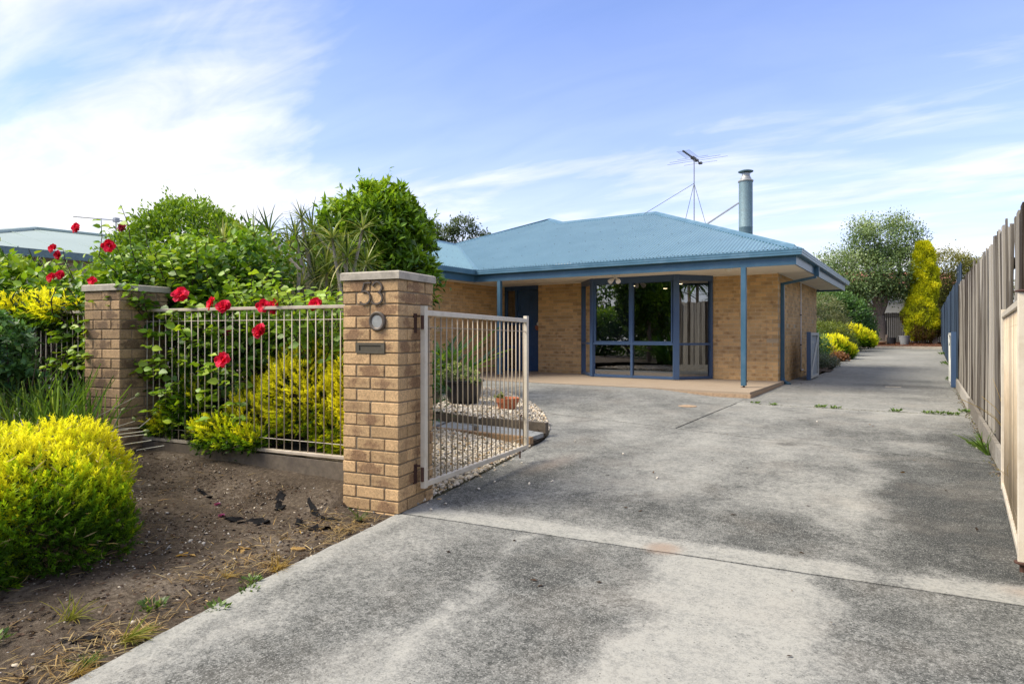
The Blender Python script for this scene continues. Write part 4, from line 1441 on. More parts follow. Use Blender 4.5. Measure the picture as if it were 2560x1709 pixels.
# ---- posts, downpipe, conduit
for (x, y, zb, lab) in ((-2.97, 12.975, 0.235, None), (-8.79, 12.975, 0.262, None)):
    p = MB().beam((x, y, zb), (x, y, 2.562), 0.098, 0.098, up=(0, 1, 0), bev=0.005).build('porch_post', MATS['trim_blue'], house)
    s = MB().beam((x, y, FL), (x, y, zb + 0.01), 0.035, 0.035, up=(0, 1, 0)); s.box((x - 0.05, y - 0.05, FL), (x + 0.05, y + 0.05, FL + 0.006))
    s.tube([(x + 0.03, y, zb + 0.09), (x + 0.075, y, zb + 0.09)], 0.008, 6)
    s.build('post_shoe', MATS['rust'], p)
dp = MB()
dp.beam((-1.965, 15.35, 2.75), (-1.965, 15.35, 2.52), 0.095, 0.055, up=(0, 1, 0))
dp.beam((-1.97, 15.35, 2.51), (-2.655, 15.35, 2.385), 0.095, 0.055, up=(0, 0, 1))
dp.beam((-2.668, 15.35, 2.41), (-2.668, 15.35, 0.27), 0.075, 0.075, up=(0, 1, 0))
pipe_ = dp.build('downpipe', MATS['trim_blue'], house)
MB().beam((-2.665, 15.35, 0.27), (-2.66, 15.33, 0.165), 0.085, 0.085, up=(0, 1, 0)).beam((-2.66, 15.34, 0.195), (-2.50, 15.22, 0.125), 0.08, 0.06).build('shoe', MATS['trim_blue'], pipe_)
cd = MB(); cd.tube([(-2.685, 18.02, 2.56), (-2.685, 18.02, 0.33), (-2.685, 18.03, 0.31), (-2.685, 18.35, 0.31)], 0.016, 8)
cd.lathe((-2.685, 18.02, 2.53), [(0.022, 0), (0.022, 0.05)], 8)
cp = cd.build('conduit_pipe', MATS['white_paint'], house, smooth=True)
cl = MB()
for z in (1.75, 0.97): cl.box((-2.708, 17.995, z - 0.012), (-2.664, 18.045, z + 0.012))
cl.build('pipe_clip', MATS['dark_steel'], cp, kind='stuff')

# ---- flue
fx_, fy_ = -4.07, 18.0
fl_ = MB().lathe((fx_, fy_, 3.6), [(0.180, 0), (0.180, 0.55), (0.183, 0.555), (0.183, 0.575), (0.180, 0.58), (0.180, 1.80)], 28)
flue = fl_.build('flue', MATS['galv'], house, smooth=True)
MB().lathe((fx_, fy_, 5.40), [(0.195, 0), (0.205, 0.03), (0.195, 0.045), (0.150, 0.055), (0.150, 0.10), (0.135, 0.105), (0.118, 0.16), (0.105, 0.17), (0.095, 0.25)], 28).build('flue_collar', MATS['zinc'], flue, smooth=True)
fc = MB().lathe((fx_, fy_, 5.665), [(0.0, 0.0), (0.195, 0.012), (0.200, 0.03), (0.12, 0.06), (0.0, 0.075)], 28)
for t in (0.4, 2.5, 4.6): fc.tube([(fx_ + 0.10 * math.cos(t), fy_ + 0.1 * math.sin(t), 5.58), (fx_ + 0.13 * math.cos(t), fy_ + 0.13 * math.sin(t), 5.69)], 0.008, 5)
fc.build('rain_cap', MATS['galv'], flue, smooth=True)
MB().beam((fx_ - 0.14, fy_ - 0.06, 4.86), (-5.28, 17.98, 4.26), 0.035, 0.035).build('flue_brace', MATS['steel'], flue)

# ---- things fixed under the eaves and on the roof
spot = thing('spotlight', (-5.95, 13.55, 2.6), 'white twin-head security spotlight under the porch ceiling before the bay window', 'light')
MB().box((-6.02, 13.49, 2.575), (-5.88, 13.62, 2.618)).lathe((-5.95, 13.55, 2.53), [(0.035, 0), (0.045, 0.045)], 12).build('base', MATS['white_paint'], spot)
for sx in (-1, 1):
    u = Vector((sx * 0.55, -0.62, -0.56)).normalized(); v = u.orthogonal().normalized(); w2 = u.cross(v)
    MB().lathe(Vector((-5.95 + sx * 0.03, 13.54, 2.53)), [(0.015, 0.0), (0.028, 0.03), (0.052, 0.09), (0.058, 0.15), (0.050, 0.155), (0.0, 0.15)], 14, (v, w2, u)).build('lamp_head', MATS['white_paint'], spot, smooth=True)
sen = thing('motion_sensor', (-3.35, 13.35, 2.6), 'small cream motion sensor on the porch ceiling left of the right post', 'sensor')
MB().box((-3.42, 13.28, 2.585), (-3.28, 13.42, 2.618)).build('base', MATS['white_paint'], sen)
MB().lathe((-3.35, 13.33, 2.535), [(0.0, 0), (0.04, 0.012), (0.05, 0.05)], 14).build('eye', MATS['soffit_cream'], sen, smooth=True)
ant = thing('tv_antenna', (-5.64, 18.5, 4.3), 'tall television antenna on a guyed mast above the blue roof ridge', 'antenna')
MB().tube([(-5.64, 18.5, 4.2), (-5.64, 18.5, 6.42)], 0.016, 8).build('mast', MATS['steel'], ant)
gy_ = MB()
gy_.tube([(-5.64, 18.5, 5.67), (-6.55, 16.9, 4.62)], 0.007, 5); gy_.tube([(-5.64, 18.5, 5.67), (-5.25, 18.6, 4.18)], 0.007, 5); gy_.tube([(-5.64, 18.5, 5.67), (-6.6, 20.0, 4.0)], 0.007, 5)
gy_.build('guy_wire', MATS['dark_steel'], ant, kind='stuff')
bm_ = MB(); b0 = Vector((-5.70, 17.64, 6.43)); b1 = Vector((-5.63, 19.23, 6.40))
bm_.tube([b0, b1], 0.013, 6)
for t in (0.02, 0.08, 0.15, 0.22, 0.29, 0.36, 0.43): 
    p = b0.lerp(b1, t); bm_.tube([p + Vector((-0.19, 0, 0.0)), p + Vector((0.19, 0, 0.0))], 0.005, 4); bm_.box(tuple(p - Vector((0.02, 0.02, 0.02))), tuple(p + Vector((0.02, 0.02, 0.02))))
bm_.build('boom', MATS['dark_steel'], ant)
el = MB()
for t, l in ((0.5, 0.45), (0.60, 0.75), (0.72, 0.9), (0.92, 0.5)):
    p = b0.lerp(b1, t)
    el.tube([p + Vector((-1, 0, 0)) * l, p + Vector((1, 0, 0)) * l], 0.0045, 4)
    el.box(tuple(p - Vector((0.05, 0.05, 0.03))), tuple(p + Vector((0.05, 0.05, 0.03))))
el.build('element', MATS['dark_steel'], ant, kind='stuff')

# ================================================================== NEIGHBOURS
nb = thing('neighbour_house', (-32, 12, 0.2), 'neighbouring house with a pale green metal roof over the left hedge', 'house')
# hip roof seen over the hedge
ex0, ex1, ey0, ey1, ez = -40.0, -25.6, 6.5, 20.5, 4.18
apx0, apx1 = (-33.4, 12.2), (-33.0, 15.6); az2 = 5.95
rf = MB()
rf.add([(ex0, ey0, ez), (ex1, ey0, ez), (ex1, ey1, ez), (ex0, ey1, ez), (apx0[0], apx0[1], az2), (apx1[0], apx1[1], az2)], [(0, 1, 4), (1, 2, 5, 4), (2, 3, 5), (3, 0, 4, 5)])
nroof = rf.build('roof', MATS['pale_roof'], nb)
nc = MB()
for a, b in (((ex1, ey0, ez), (apx0[0], apx0[1], az2)), ((ex1, ey1, ez), (apx1[0], apx1[1], az2)), ((apx0[0], apx0[1], az2), (apx1[0], apx1[1], az2)), ((ex0, ey0, ez), (apx0[0], apx0[1], az2))):
    nc.tube([Vector(a) + Vector((0, 0, 0.04)), Vector(b) + Vector((0, 0, 0.04))], 0.09, 6)
nc.build('ridge_cap', MATS['pale_roof'], nroof)
ns_ = MB()
for k in range(9):
    t = (k + 0.5) / 9
    for (p, q, ap) in (((ex1, ey0), (ex1, ey1), None),):
        y = p[1] + (q[1] - p[1]) * t
        top = np.interp(y, [ey0, apx0[1], apx1[1], ey1], [0, 1, 1, 0])
        ns_.beam((ex1, y, ez + 0.02), (ex1 + (apx0[0] - ex1) * top, y, ez + (az2 - ez) * top + 0.02), 0.04, 0.04)
ns_.build('roof_seam', MATS['pale_roof'], nroof, kind='stuff')
ng = MB(); ng.sweep([(ex0, ey0), (ex1, ey0), (ex1, ey1), (ex0, ey1)], [(-0.02, ez - 0.28), (0.12, ez - 0.28), (0.14, ez - 0.02), (-0.02, ez - 0.02)])
ng.build('gutter', MATS['galv'], nb)
nw = MB(); nw.box((ex0 + 0.6, ey0 + 0.6, 0), (ex1 - 0.6, ey1 - 0.6, ez - 0.15)); nw.build('wall', MATS['neighbour_wall'], nb)
na = thing('distant_antenna', (-32.1, 14.9, 5.5), 'thin television antenna far behind the hibiscus, above the pale green roof', 'antenna')
MB().tube([(-32.07, 14.94, 5.2), (-32.07, 14.94, 6.75)], 0.03, 6).build('mast', MATS['steel'], na)
MB().tube([(-33.2, 13.6, 6.72), (-31.9, 15.15, 6.62)], 0.025, 5).box((-32.2, 14.85, 6.55), (-31.95, 15.05, 6.75)).build('boom', MATS['steel'], na)
rt = thing('rear_house', (-5, 56, 0.6), 'low house with a terracotta roof edge beyond the back fence, behind the tree', 'house')
MB().add([(-12, 53, 5.1), (2, 53, 4.4), (2, 60, 6.0), (-12, 60, 7.0), (-12, 53, 4.95), (2, 53, 4.25)], [(0, 1, 2, 3), (4, 5, 1, 0)]).build('roof', MATS['red_tile'], rt)
MB().box((-11.5, 54, 0.4), (1.5, 59, 4.5)).build('wall', MATS['white_paint'], rt)
MB().box((-11.0, 53.95, 2.5), (1.2, 53.99, 3.6)).build('window_band', MATS['zinc'], rt)

# ================================================================== PLANTS
# leaf shapes: unit length along +y, flat in xy, normal +z
T_OVATE = (np.array([(0, 0, 0), (-.30, .30, .06), (.30, .30, .06), (0, .38, -.02), (-.24, .62, .05), (.24, .62, .05), (0, 1, -.10)], float),
           np.array([(0, 3, 1), (0, 2, 3), (1, 3, 4), (3, 2, 5), (4, 3, 6), (3, 5, 6)]))
T_LANCE = (np.array([(0, 0, 0), (-.13, .45, .03), (.13, .45, .03), (0, 1, -.12)], float), np.array([(0, 2, 1), (1, 2, 3)]))
T_OVAL = (np.array([(0, 0, 0), (-.24, .5, .04), (.24, .5, .04), (0, 1, -.04)], float), np.array([(0, 2, 1), (1, 2, 3)]))


def T_BLADE(n=6, droop=0.35, w=0.035):
    V = []; F = []
    for i in range(n):
        t = i / (n - 1)
        ww = w * (0.55 + 0.9 * t * (1 - t) * 2) * (1 - t ** 3) + 0.001
        V += [(-ww, t * (1 - 0.12 * droop * t), -droop * t * t + 0.012), (0, t * (1 - 0.12 * droop * t), -droop * t * t), (ww, t * (1 - 0.12 * droop * t), -droop * t * t + 0.012)]
    for i in range(n - 1):
        a = 3 * i
        F += [(a, a + 1, a + 4), (a, a + 4, a + 3), (a + 1, a + 2, a + 5), (a + 1, a + 5, a + 4)]
    return (np.array(V, float), np.array(F))


def T_SPRIG(n=11, lean=0.15, ll=0.16, w=0.022, seed=0):
    """feathery shoot: tiny needle leaves up a thin stem"""
    r = np.random.default_rng(seed); V = []; F = []
    for i in range(n):
        t = 0.12 + 0.85 * i / n
        a = i * 2.4 + r.random(); up = 0.55 + 0.9 * t
        d = np.array([math.cos(a), up, math.sin(a)]); d /= np.linalg.norm(d)
        p = np.array([0, t, lean * t * t]); s = np.cross(d, [0.3, 0.2, 0.9]); s /= np.linalg.norm(s)
        L = ll * (1.15 - 0.5 * t)
        b = len(V)
        V += [p - s * w * .5, p + s * w * .5, p + d * L]
        F += [(b, b + 1, b + 2)]
    b = len(V)
    V += [(-.012, 0, 0), (.012, 0, 0), (0, 1, lean)]; F += [(b, b + 1, b + 2)]
    return (np.array(V, float), np.array(F))


def unit(a):
    return a / np.maximum(1e-9, np.linalg.norm(a, axis=-1, keepdims=True))


def scatter(P, D, N, S, tmpl, C, wid=None):
    """leaf mesh arrays: P base points, D leaf axes, N rough normals, S lengths, C colours"""
    TV, TF = tmpl
    P = np.asarray(P, float); n = len(P)
    D = unit(np.asarray(D, float)); X = unit(np.cross(D, N)); Z = np.cross(X, D)
    S = np.broadcast_to(np.asarray(S, float), (n,)); wd = S if wid is None else S * wid
    V = (P[:, None, :] + X[:, None, :] * (TV[None, :, 0:1] * wd[:, None, None]) + D[:, None, :] * (TV[None, :, 1:2] * S[:, None, None]) + Z[:, None, :] * (TV[None, :, 2:3] * S[:, None, None]))
    F = TF[None] + (np.arange(n) * len(TV))[:, None, None]
    Cc = np.repeat(np.asarray(C, float), len(TV), axis=0)
    return V.reshape(-1, 3), F.reshape(-1, 3), Cc


def join(parts):
    V = []; F = []; C = []; b = 0
    for v, f, c in parts:
        V.append(v); F.append(f + b); C.append(c); b += len(v)
    return np.concatenate(V), np.concatenate(F), np.concatenate(C)


def rnd_dirs(n):
    return unit(R.normal(size=(n, 3)))


def pal(n, cols, spread=0.18, key=None):
    """colours picked along a palette with random value variation"""
    cols = np.array(cols, float)
    t = R.random(n) if key is None else np.clip(key + R.normal(0, 0.13, n), 0, 1)
    q = t * (len(cols) - 1); i = np.minimum(q.astype(int), len(cols) - 2); f = (q - i)[:, None]
    return np.clip((cols[i] * (1 - f) + cols[i + 1] * f) * (1 + R.normal(0, spread, n))[:, None], 0.002, 1)


GREEN = [(0.030, 0.075, 0.012), (0.065, 0.145, 0.016), (0.125, 0.235, 0.018), (0.20, 0.32, 0.025)]


def blob_points(lobes, n, shell=0.55, bottom=-0.6):
    """points through a lumpy crown: lobes = (cx,cy,cz,rx,ry,rz); returns point, outward direction"""
    lobes = np.array(lobes, float)
    wgt = (lobes[:, 3] * lobes[:, 4] * lobes[:, 5]) ** 0.667
    k = R.choice(len(lobes), n * 3, p=wgt / wgt.sum())
    d = rnd_dirs(n * 3)
    ok = d[:, 2] > bottom
    k, d = k[ok], d[ok]
    r = shell + (1 - shell) * R.random(len(k)) ** 0.6
    P = lobes[k, :3] + d * lobes[k, 3:] * r[:, None]
    # drop points that sit deep inside another lobe
    q = ((P[:, None, :] - lobes[None, :, :3]) / lobes[None, :, 3:])
    deep = (q ** 2).sum(-1).min(1) < (shell * 0.8) ** 2
    P, d = P[~deep], unit(d[~deep] / lobes[k[~deep], 3:])
    return P[:n], d[:n]


def crown(P, d, per, size, tmpl, cols, spread=0.16, up=0.5, cl=0.12, clump_key=None, rosette=False, jit=0.6, wid=None):
    """leaf clusters at each point"""
    n = len(P)
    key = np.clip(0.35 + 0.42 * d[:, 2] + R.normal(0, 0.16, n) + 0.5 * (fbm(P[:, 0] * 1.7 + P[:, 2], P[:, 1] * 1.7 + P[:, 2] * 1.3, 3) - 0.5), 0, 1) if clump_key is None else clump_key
    PP = np.repeat(P, per, 0); DD = np.repeat(d, per, 0); KK = np.repeat(key, per)
    m = len(PP)
    off = R.normal(size=(m, 3)) * cl
    axis = unit(DD * 0.8 + np.array([0, 0, up]) + R.normal(size=(m, 3)) * 0.25)
    if rosette:
        rd = rnd_dirs(m)
        L = unit(axis * 0.75 + rd)
        PP = PP + axis * (R.random(m) * cl * 1.2)[:, None]
    else:
        PP = PP + off
        L = unit(axis + rnd_dirs(m) * jit * 1.6)
    Nn = unit(DD * 0.6 + np.array([0, 0, 1.0]) + R.normal(size=(m, 3)) * 0.45)
    S = size * (0.65 + 0.7 * R.random(m))
    return scatter(PP, L, Nn, S, tmpl, pal(m, cols, spread, KK), wid)


def put(name, parts, parent, mat='leaf', kind='stuff'):
    V, F, C = join(parts) if isinstance(parts, list) else parts
    return link_np(name, mesh_np(name, V, F, MATS[mat], col=C), parent, kind)


def limb_path(p, q, n=5, wob=0.05):
    p = np.array(p, float); q = np.array(q, float)
    pts = [p + (q - p) * t + R.normal(size=3) * wob * math.sin(math.pi * t) for t in np.linspace(0, 1, n)]
    return [tuple(a) for a in pts]


def tree_wood(root, base, fork, tips, r0, mat='bark', name='trunk'):
    mb = MB(); mb.tube(limb_path(base, fork, 6, 0.03), list(np.linspace(r0, r0 * 0.72, 6)), 10)
    mb.build(name, MATS[mat], root, smooth=True)
    for t in tips:
        MB().tube(limb_path(fork, t, 6, 0.12), list(np.linspace(r0 * 0.55, r0 * 0.10, 6)), 6).build('branch', MATS[mat], root, smooth=True)


# ------------------------------------------------------------------ golden diosma bushes
GOLD = [(0.045, 0.115, 0.006), (0.140, 0.28, 0.008), (0.40, 0.52, 0.012), (0.72, 0.71, 0.018), (0.84, 0.80, 0.035)]
SPR = [T_SPRIG(13, 0.25, 0.34, 0.105, s) for s in range(4)]


def gold_bush(root, lobes, n, size, gold_dir, gold_cut, cols=GOLD, lean=(0, 0, 0.9), brown=0.0, mat='leaf_matte', amount=1.0, shell=0.72, bottom=-0.75):
    P, d = blob_points(lobes, n, shell, bottom)
    gd = np.array(gold_dir, float); gd /= np.linalg.norm(gd)
    lump = fbm(P[:, 0] * 4.2 + P[:, 2] * 2.0, P[:, 1] * 4.2 + P[:, 2] * 3.1, 3) - 0.5
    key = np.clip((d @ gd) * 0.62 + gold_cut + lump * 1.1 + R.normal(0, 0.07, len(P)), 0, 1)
    P = P + d * (lump * 0.30 * np.mean([l[5] for l in lobes]))[:, None]
    parts = []
    ks = R.integers(0, len(SPR), len(P))
    for i, T in enumerate(SPR):
        s = ks == i
        m = int(s.sum())
        D = unit(d[s] * 0.85 + np.array(lean) + np.stack([fbm(P[s][:, 0] * 6, P[s][:, 1] * 6 + 3 * P[s][:, 2], 2) - 0.5, fbm(P[s][:, 0] * 6 + 31, P[s][:, 1] * 6 + 3 * P[s][:, 2], 2) - 0.5, 0 * P[s][:, 0]], -1) * 2.6 + R.normal(size=(m, 3)) * 0.22)
        C = pal(m, cols, 0.12, key[s])
        S = size * (0.55 + 0.75 * R.random(m))
        N_ = rnd_dirs(m)
        V, F, C4 = scatter(P[s] - d[s] * 0.02, D, N_, S, T, C)
        # each shoot is darker at its base and lighter towards the tip
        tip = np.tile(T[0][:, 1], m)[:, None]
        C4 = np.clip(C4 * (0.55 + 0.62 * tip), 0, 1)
        parts.append((V, F, C4))
    # inner leaves coloured very dark, painting in the shade inside the bush
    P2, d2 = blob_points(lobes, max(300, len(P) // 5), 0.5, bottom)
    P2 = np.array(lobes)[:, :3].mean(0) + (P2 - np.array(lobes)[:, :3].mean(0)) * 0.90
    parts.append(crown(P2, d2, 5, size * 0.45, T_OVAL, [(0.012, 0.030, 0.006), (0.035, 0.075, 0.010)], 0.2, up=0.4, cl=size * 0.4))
    return put('foliage', parts, root, mat)


def twigs(root, base, tips, r, mat='dark_twig'):
    mb = MB()
    for t in tips: mb.tube(limb_path(base, t, 5, 0.03), list(np.linspace(r, r * 0.25, 5)), 4, cap=False)
    return mb.build('stems', MATS[mat], root, kind='stuff')


def inside_tips(lobes, n, k=0.8):
    P, d = blob_points(lobes, n, 0.5, -0.2)
    c = np.array(lobes)[:, :3].mean(0)
    return [tuple(c + (p - c) * k) for p in P]


fg = thing('golden_bush', (-4.35, 1.42, 0.1), 'large golden yellow diosma bush in the near left corner on the soil verge', 'bush', 'golden diosma bushes')
fgl = [(-4.22, 1.34, 0.26, 0.62, 0.56, 0.42), (-4.75, 1.22, 0.31, 0.62, 0.66, 0.45), (-4.06, 1.52, 0.20, 0.46, 0.46, 0.40), (-4.42, 1.66, 0.31, 0.5, 0.42, 0.40), (-5.2, 1.05, 0.3, 0.6, 0.6, 0.42), (-4.10, 1.02, 0.13, 0.50, 0.44, 0.38), (-4.45, 0.85, 0.16, 0.6, 0.5, 0.42)]
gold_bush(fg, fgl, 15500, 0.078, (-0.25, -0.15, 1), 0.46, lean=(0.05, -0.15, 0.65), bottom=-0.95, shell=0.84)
P, d = blob_points(fgl, 420, 0.97, -0.4)
P = P + d * 0.03
put('dry_tips', scatter(P, unit(d + R.normal(size=P.shape) * 0.8), rnd_dirs(len(P)), 0.055 * (0.5 + R.random(len(P))), T_LANCE, pal(len(P), [(0.22, 0.15, 0.07), (0.52, 0.42, 0.22)], 0.2), 0.35), fg, 'leaf_matte')
twigs(fg, (-4.4, 1.45, 0.12), inside_tips(fgl, 120, 0.92), 0.010)
bg_ = thing('golden_bush', (-4.3, 3.75, 0.25), 'golden yellow diosma bush pressed against the steel fence bars beside the numbered pillar', 'bush', 'golden diosma bushes')
bgl = [(-4.10, 3.86, 0.62, 0.52, 0.46, 0.52), (-4.45, 3.70, 0.72, 0.46, 0.42, 0.46), (-3.85, 3.80, 0.48, 0.36, 0.36, 0.42), (-4.9, 3.52, 0.52, 0.32, 0.28, 0.32)]
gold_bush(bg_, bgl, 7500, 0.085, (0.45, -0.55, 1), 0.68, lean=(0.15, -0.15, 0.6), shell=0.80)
# shoots poking low through the bars on the left
bgl2 = [(-5.55, 3.22, 0.58, 0.26, 0.22, 0.26), (-5.05, 3.16, 0.40, 0.26, 0.16, 0.15), (-4.75, 3.20, 0.36, 0.22, 0.14, 0.12), (-5.75, 3.12, 0.42, 0.18, 0.16, 0.12)]
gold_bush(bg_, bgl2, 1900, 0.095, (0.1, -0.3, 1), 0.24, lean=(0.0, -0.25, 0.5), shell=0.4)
twigs(bg_, (-4.4, 3.75, 0.3), inside_tips(bgl + bgl2, 90, 0.95), 0.009)
twigs(bg_, (-5.0, 3.55, 0.28), [(-5.0 + R.normal(0, 0.35), 3.45 + R.normal(0, 0.14), 0.35 + 0.4 * R.random()) for _ in range(90)], 0.006)
yb = thing('golden_bush', (-7.35, 2.85, 0.3), 'feathery bright yellow bush leaning over the fence left of the grimy pillar', 'bush', 'golden diosma bushes')
ybl = [(-7.45, 2.85, 1.46, 0.32, 0.22, 0.12), (-7.80, 2.8, 1.48, 0.28, 0.24, 0.12), (-7.15, 2.86, 1.42, 0.20, 0.16, 0.10)]
gold_bush(yb, ybl, 900, 0.16, (0, -0.1, 1), 0.56, lean=(0.25, -0.25, 0.3), shell=0.45)
twigs(yb, (-7.35, 2.85, 0.3), inside_tips(ybl, 40, 0.9), 0.010)

# ------------------------------------------------------------------ hibiscus
HIB = [(0.022, 0.070, 0.012), (0.075, 0.180, 0.014), (0.205, 0.355, 0.018), (0.36, 0.48, 0.030)]
PET = [(0.48, 0.004, 0.022), (0.78, 0.012, 0.055), (0.95, 0.045, 0.13)]


def leaf_single(k):
    V, F = T_OVATE
    V = V * np.array([1.15, 1, 1.2]) + np.array([0, 0, 0]) + R.normal(0, 0.02, V.shape) * np.array([1, 0.4, 1])
    col = pal(1, HIB, 0.1, np.array([0.25 + 0.6 * k / 5]))[0]
    C = np.repeat(col[None], len(V), 0)
    me = mesh_np('leaf', V, F, MATS['leaf_single'], col=C)
    return me


LEAFM = [leaf_single(k) for k in range(6)]


def dir_rot(D, N):
    D = Vector(D).normalized(); X = D.cross(Vector(N))
    if X.length < 1e-4: X = D.orthogonal()
    X.normalize(); Z = X.cross(D)
    return Matrix((X, D, Z)).transposed().to_euler()


def flower_mesh(seed, wilt=False):
    r = np.random.default_rng(seed)
    P = []; D = []; N = []; S = []
    rings = ((8, 0.15, 1.0), (8, 0.6, 0.9), (7, 1.15, 0.72), (5, 2.0, 0.5))
    for cnt, lift, ln in rings:
        for i in range(cnt):
            a = 2 * math.pi * (i + r.random() * 0.7) / cnt
            P.append((0.05 * math.cos(a), 0.05 * math.sin(a), 0.0)); D.append((math.cos(a), math.sin(a), lift + r.normal(0, 0.12)))
            N.append((-math.cos(a) * lift + r.normal(0, 0.25), -math.sin(a) * lift + r.normal(0, 0.25), 1)); S.append(ln * (0.9 + 0.25 * r.random()))
    TV = np.array([(0, 0, 0), (-.34, .45, .10), (0, .5, -.04), (.34, .45, .10), (-.40, .82, .02), (-.12, 1.0, -.14), (.12, .96, .08), (.40, .80, -.08)], float)
    TF = np.array([(0, 2, 1), (0, 3, 2), (1, 2, 4), (2, 5, 4), (2, 6, 5), (2, 7, 6), (2, 3, 7)])
    col = np.array([(0.30, 0.02, 0.05)]) if wilt else pal(len(P), PET, 0.16)
    V, F, C = scatter(np.array(P), np.array(D), np.array(N), np.array(S), (TV, TF), np.broadcast_to(col, (len(P), 3)))
    return mesh_np('flower', V, F, MATS['petal'], col=C)


FLM = [flower_mesh(s) for s in range(4)]; FLW = flower_mesh(9, True)


def hibiscus(root, shoots, n_single, fol_lobes, fol_n, front, per=7):
    """shoots: list of (base, tip); leaves up each shoot; big near leaves are separate parts"""
    mb = MB(); P = []; D = []; key = []
    for (b, t) in shoots:
        path = np.array(limb_path(b, t, 7, 0.04))
        mb.tube([tuple(q) for q in path], list(np.linspace(0.009, 0.0025, 7)), 5, cap=False)
        L = np.linalg.norm(path[-1] - path[0]); m = max(6, int(L / 0.036))
        for i in range(m):
            s = 0.30 + 0.70 * (i + R.random()) / m
            q = path[min(6, int(s * 6))] * (1 - (s * 6) % 1) + path[min(6, int(s * 6) + 1)] * ((s * 6) % 1)
            a = i * 2.4 + R.random()
            P.append(q); D.append((math.cos(a), math.sin(a), -0.10 + 0.45 * R.random() - 0.55 * (1 - s))); key.append(0.22 + 0.62 * s)
    mb.build('stems', MATS['dark_twig'], root, kind='stuff')
    P = np.array(P); D = np.array(D); key = np.array(key)
    Pb, db_ = blob_points(fol_lobes, fol_n, 0.35, -0.8)
    near = -(P @ np.array(front))
    order = np.argsort(near)
    size = 0.075 * (0.6 + 0.7 * R.random(len(P))) * (1.15 - 0.45 * np.clip(key - 0.5, 0, 1))
    N = unit(np.array([front[0] * 0.75, front[1] * 0.75, 0.85]) + R.normal(size=(len(P), 3)) * 0.40)
    for i in order[:n_single]:
        k = int(np.clip(key[i] * 6 + R.normal(0, 0.8), 0, 5))
        o = place('leaf', LEAFM[k], P[i], root, rot=dir_rot(D[i], N[i]))
        o.scale = (size[i],) * 3
    rest = order[n_single:]
    parts = [scatter(P[rest], D[rest], N[rest], size[rest], T_OVATE, pal(len(rest), HIB, 0.16, key[rest]), 1.15)]
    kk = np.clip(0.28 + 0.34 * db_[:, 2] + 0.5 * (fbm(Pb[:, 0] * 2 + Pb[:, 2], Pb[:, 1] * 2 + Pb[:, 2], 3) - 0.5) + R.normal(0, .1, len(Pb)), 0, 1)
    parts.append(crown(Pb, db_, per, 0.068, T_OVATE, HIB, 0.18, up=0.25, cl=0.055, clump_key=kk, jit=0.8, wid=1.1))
    put('foliage', parts, root)


FR = (-0.05, -0.95, 0.3)
hb = thing('hibiscus_bush', (-5.1, 3.7, 0.3), 'sprawling red-flowered hibiscus spilling over and through the steel fence panel', 'bush', 'red hibiscus bushes')
sh = []
for i in range(74):
    x = -6.05 + 2.0 * R.random() ** 1.15; b = (x - 0.2 + 0.4 * R.random(), 3.55 + 0.35 * R.random(), 0.35 + 0.3 * R.random())
    top = 1.52 + 0.65 * R.random() * np.interp(x, [-6.1, -5.4, -4.9, -4.5, -4.05], [1.15, 0.95, 0.55, 0.22, 0.12])
    sh.append((b, (x + R.normal(0, 0.14), 3.22 + 0.75 * R.random(), top)))
for i in range(16):       # trailing over the grimy pillar
    sh.append(((-5.9 + 0.3 * R.random(), 3.3, 1.3), (-6.25 + 0.5 * R.random(), 2.72 + 0.1 * R.random(), 1.42 + 0.30 * R.random())))
for i in range(60):       # shoots pushing through the bars
    x = -6.0 + 1.15 * R.random() ** 1.3; z = 0.45 + 0.95 * R.random()
    fy = 3.44 + 0.1703 * (x + 3.32)
    sh.append(((x + R.normal(0, 0.1), fy + 0.35, z - 0.10), (x + R.normal(0, 0.12), fy - 0.03 - 0.14 * R.random(), z + R.normal(0, 0.12))))
hbl = [(-5.75, 3.55, 1.25, 0.45, 0.30, 0.52), (-5.35, 3.62, 1.30, 0.45, 0.3, 0.40), (-4.85, 3.70, 1.18, 0.40, 0.28, 0.26), (-5.65, 3.35, 0.75, 0.40, 0.22, 0.38), (-6.05, 4.0, 1.75, 0.5, 0.4, 0.42), (-4.5, 3.75, 1.12, 0.32, 0.24, 0.22), (-5.15, 3.42, 0.95, 0.3, 0.18, 0.3)]
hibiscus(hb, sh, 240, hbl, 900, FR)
hb2 = thing('hibiscus_bush', (-6.6, 3.3, 0.3), 'tall red-flowered hibiscus behind the grimy pillar, its shoots standing against the sky', 'bush', 'red hibiscus bushes')
sh = []
for i in range(46):
    x = -7.0 + 1.25 * R.random(); b = (x, 3.35 + 0.3 * R.random(), 0.9 + 0.5 * R.random())
    sh.append((b, (x + R.normal(0, 0.2), 3.0 + 0.55 * R.random(), 1.75 + 0.42 * R.random())))
for t in ((-6.62, 2.95, 2.36), (-6.35, 3.0, 2.47), (-6.85, 2.72, 2.06), (-6.45, 3.0, 2.10), (-6.2, 3.15, 2.28), (-7.0, 2.6, 1.85), (-6.68, 2.62, 1.74)):
    sh.append(((t[0] + 0.1, t[1] + 0.15, 1.3), t))
for i in range(34):
    x = -7.0 + 0.85 * R.random()
    sh.append(((x, 3.05, 0.9 + 0.5 * R.random()), (x + 0.15 * R.random() - 0.25, 2.62 + 0.18 * R.random(), 0.85 + 0.85 * R.random())))
hbl2 = [(-6.5, 3.4, 1.75, 0.55, 0.38, 0.42), (-6.1, 3.6, 1.85, 0.5, 0.4, 0.4), (-6.9, 3.2, 1.5, 0.4, 0.3, 0.45), (-5.9, 4.1, 1.95, 0.5, 0.4, 0.38), (-6.45, 3.3, 1.1, 0.4, 0.25, 0.4)]
hibiscus(hb2, sh, 110, hbl2, 700, FR)
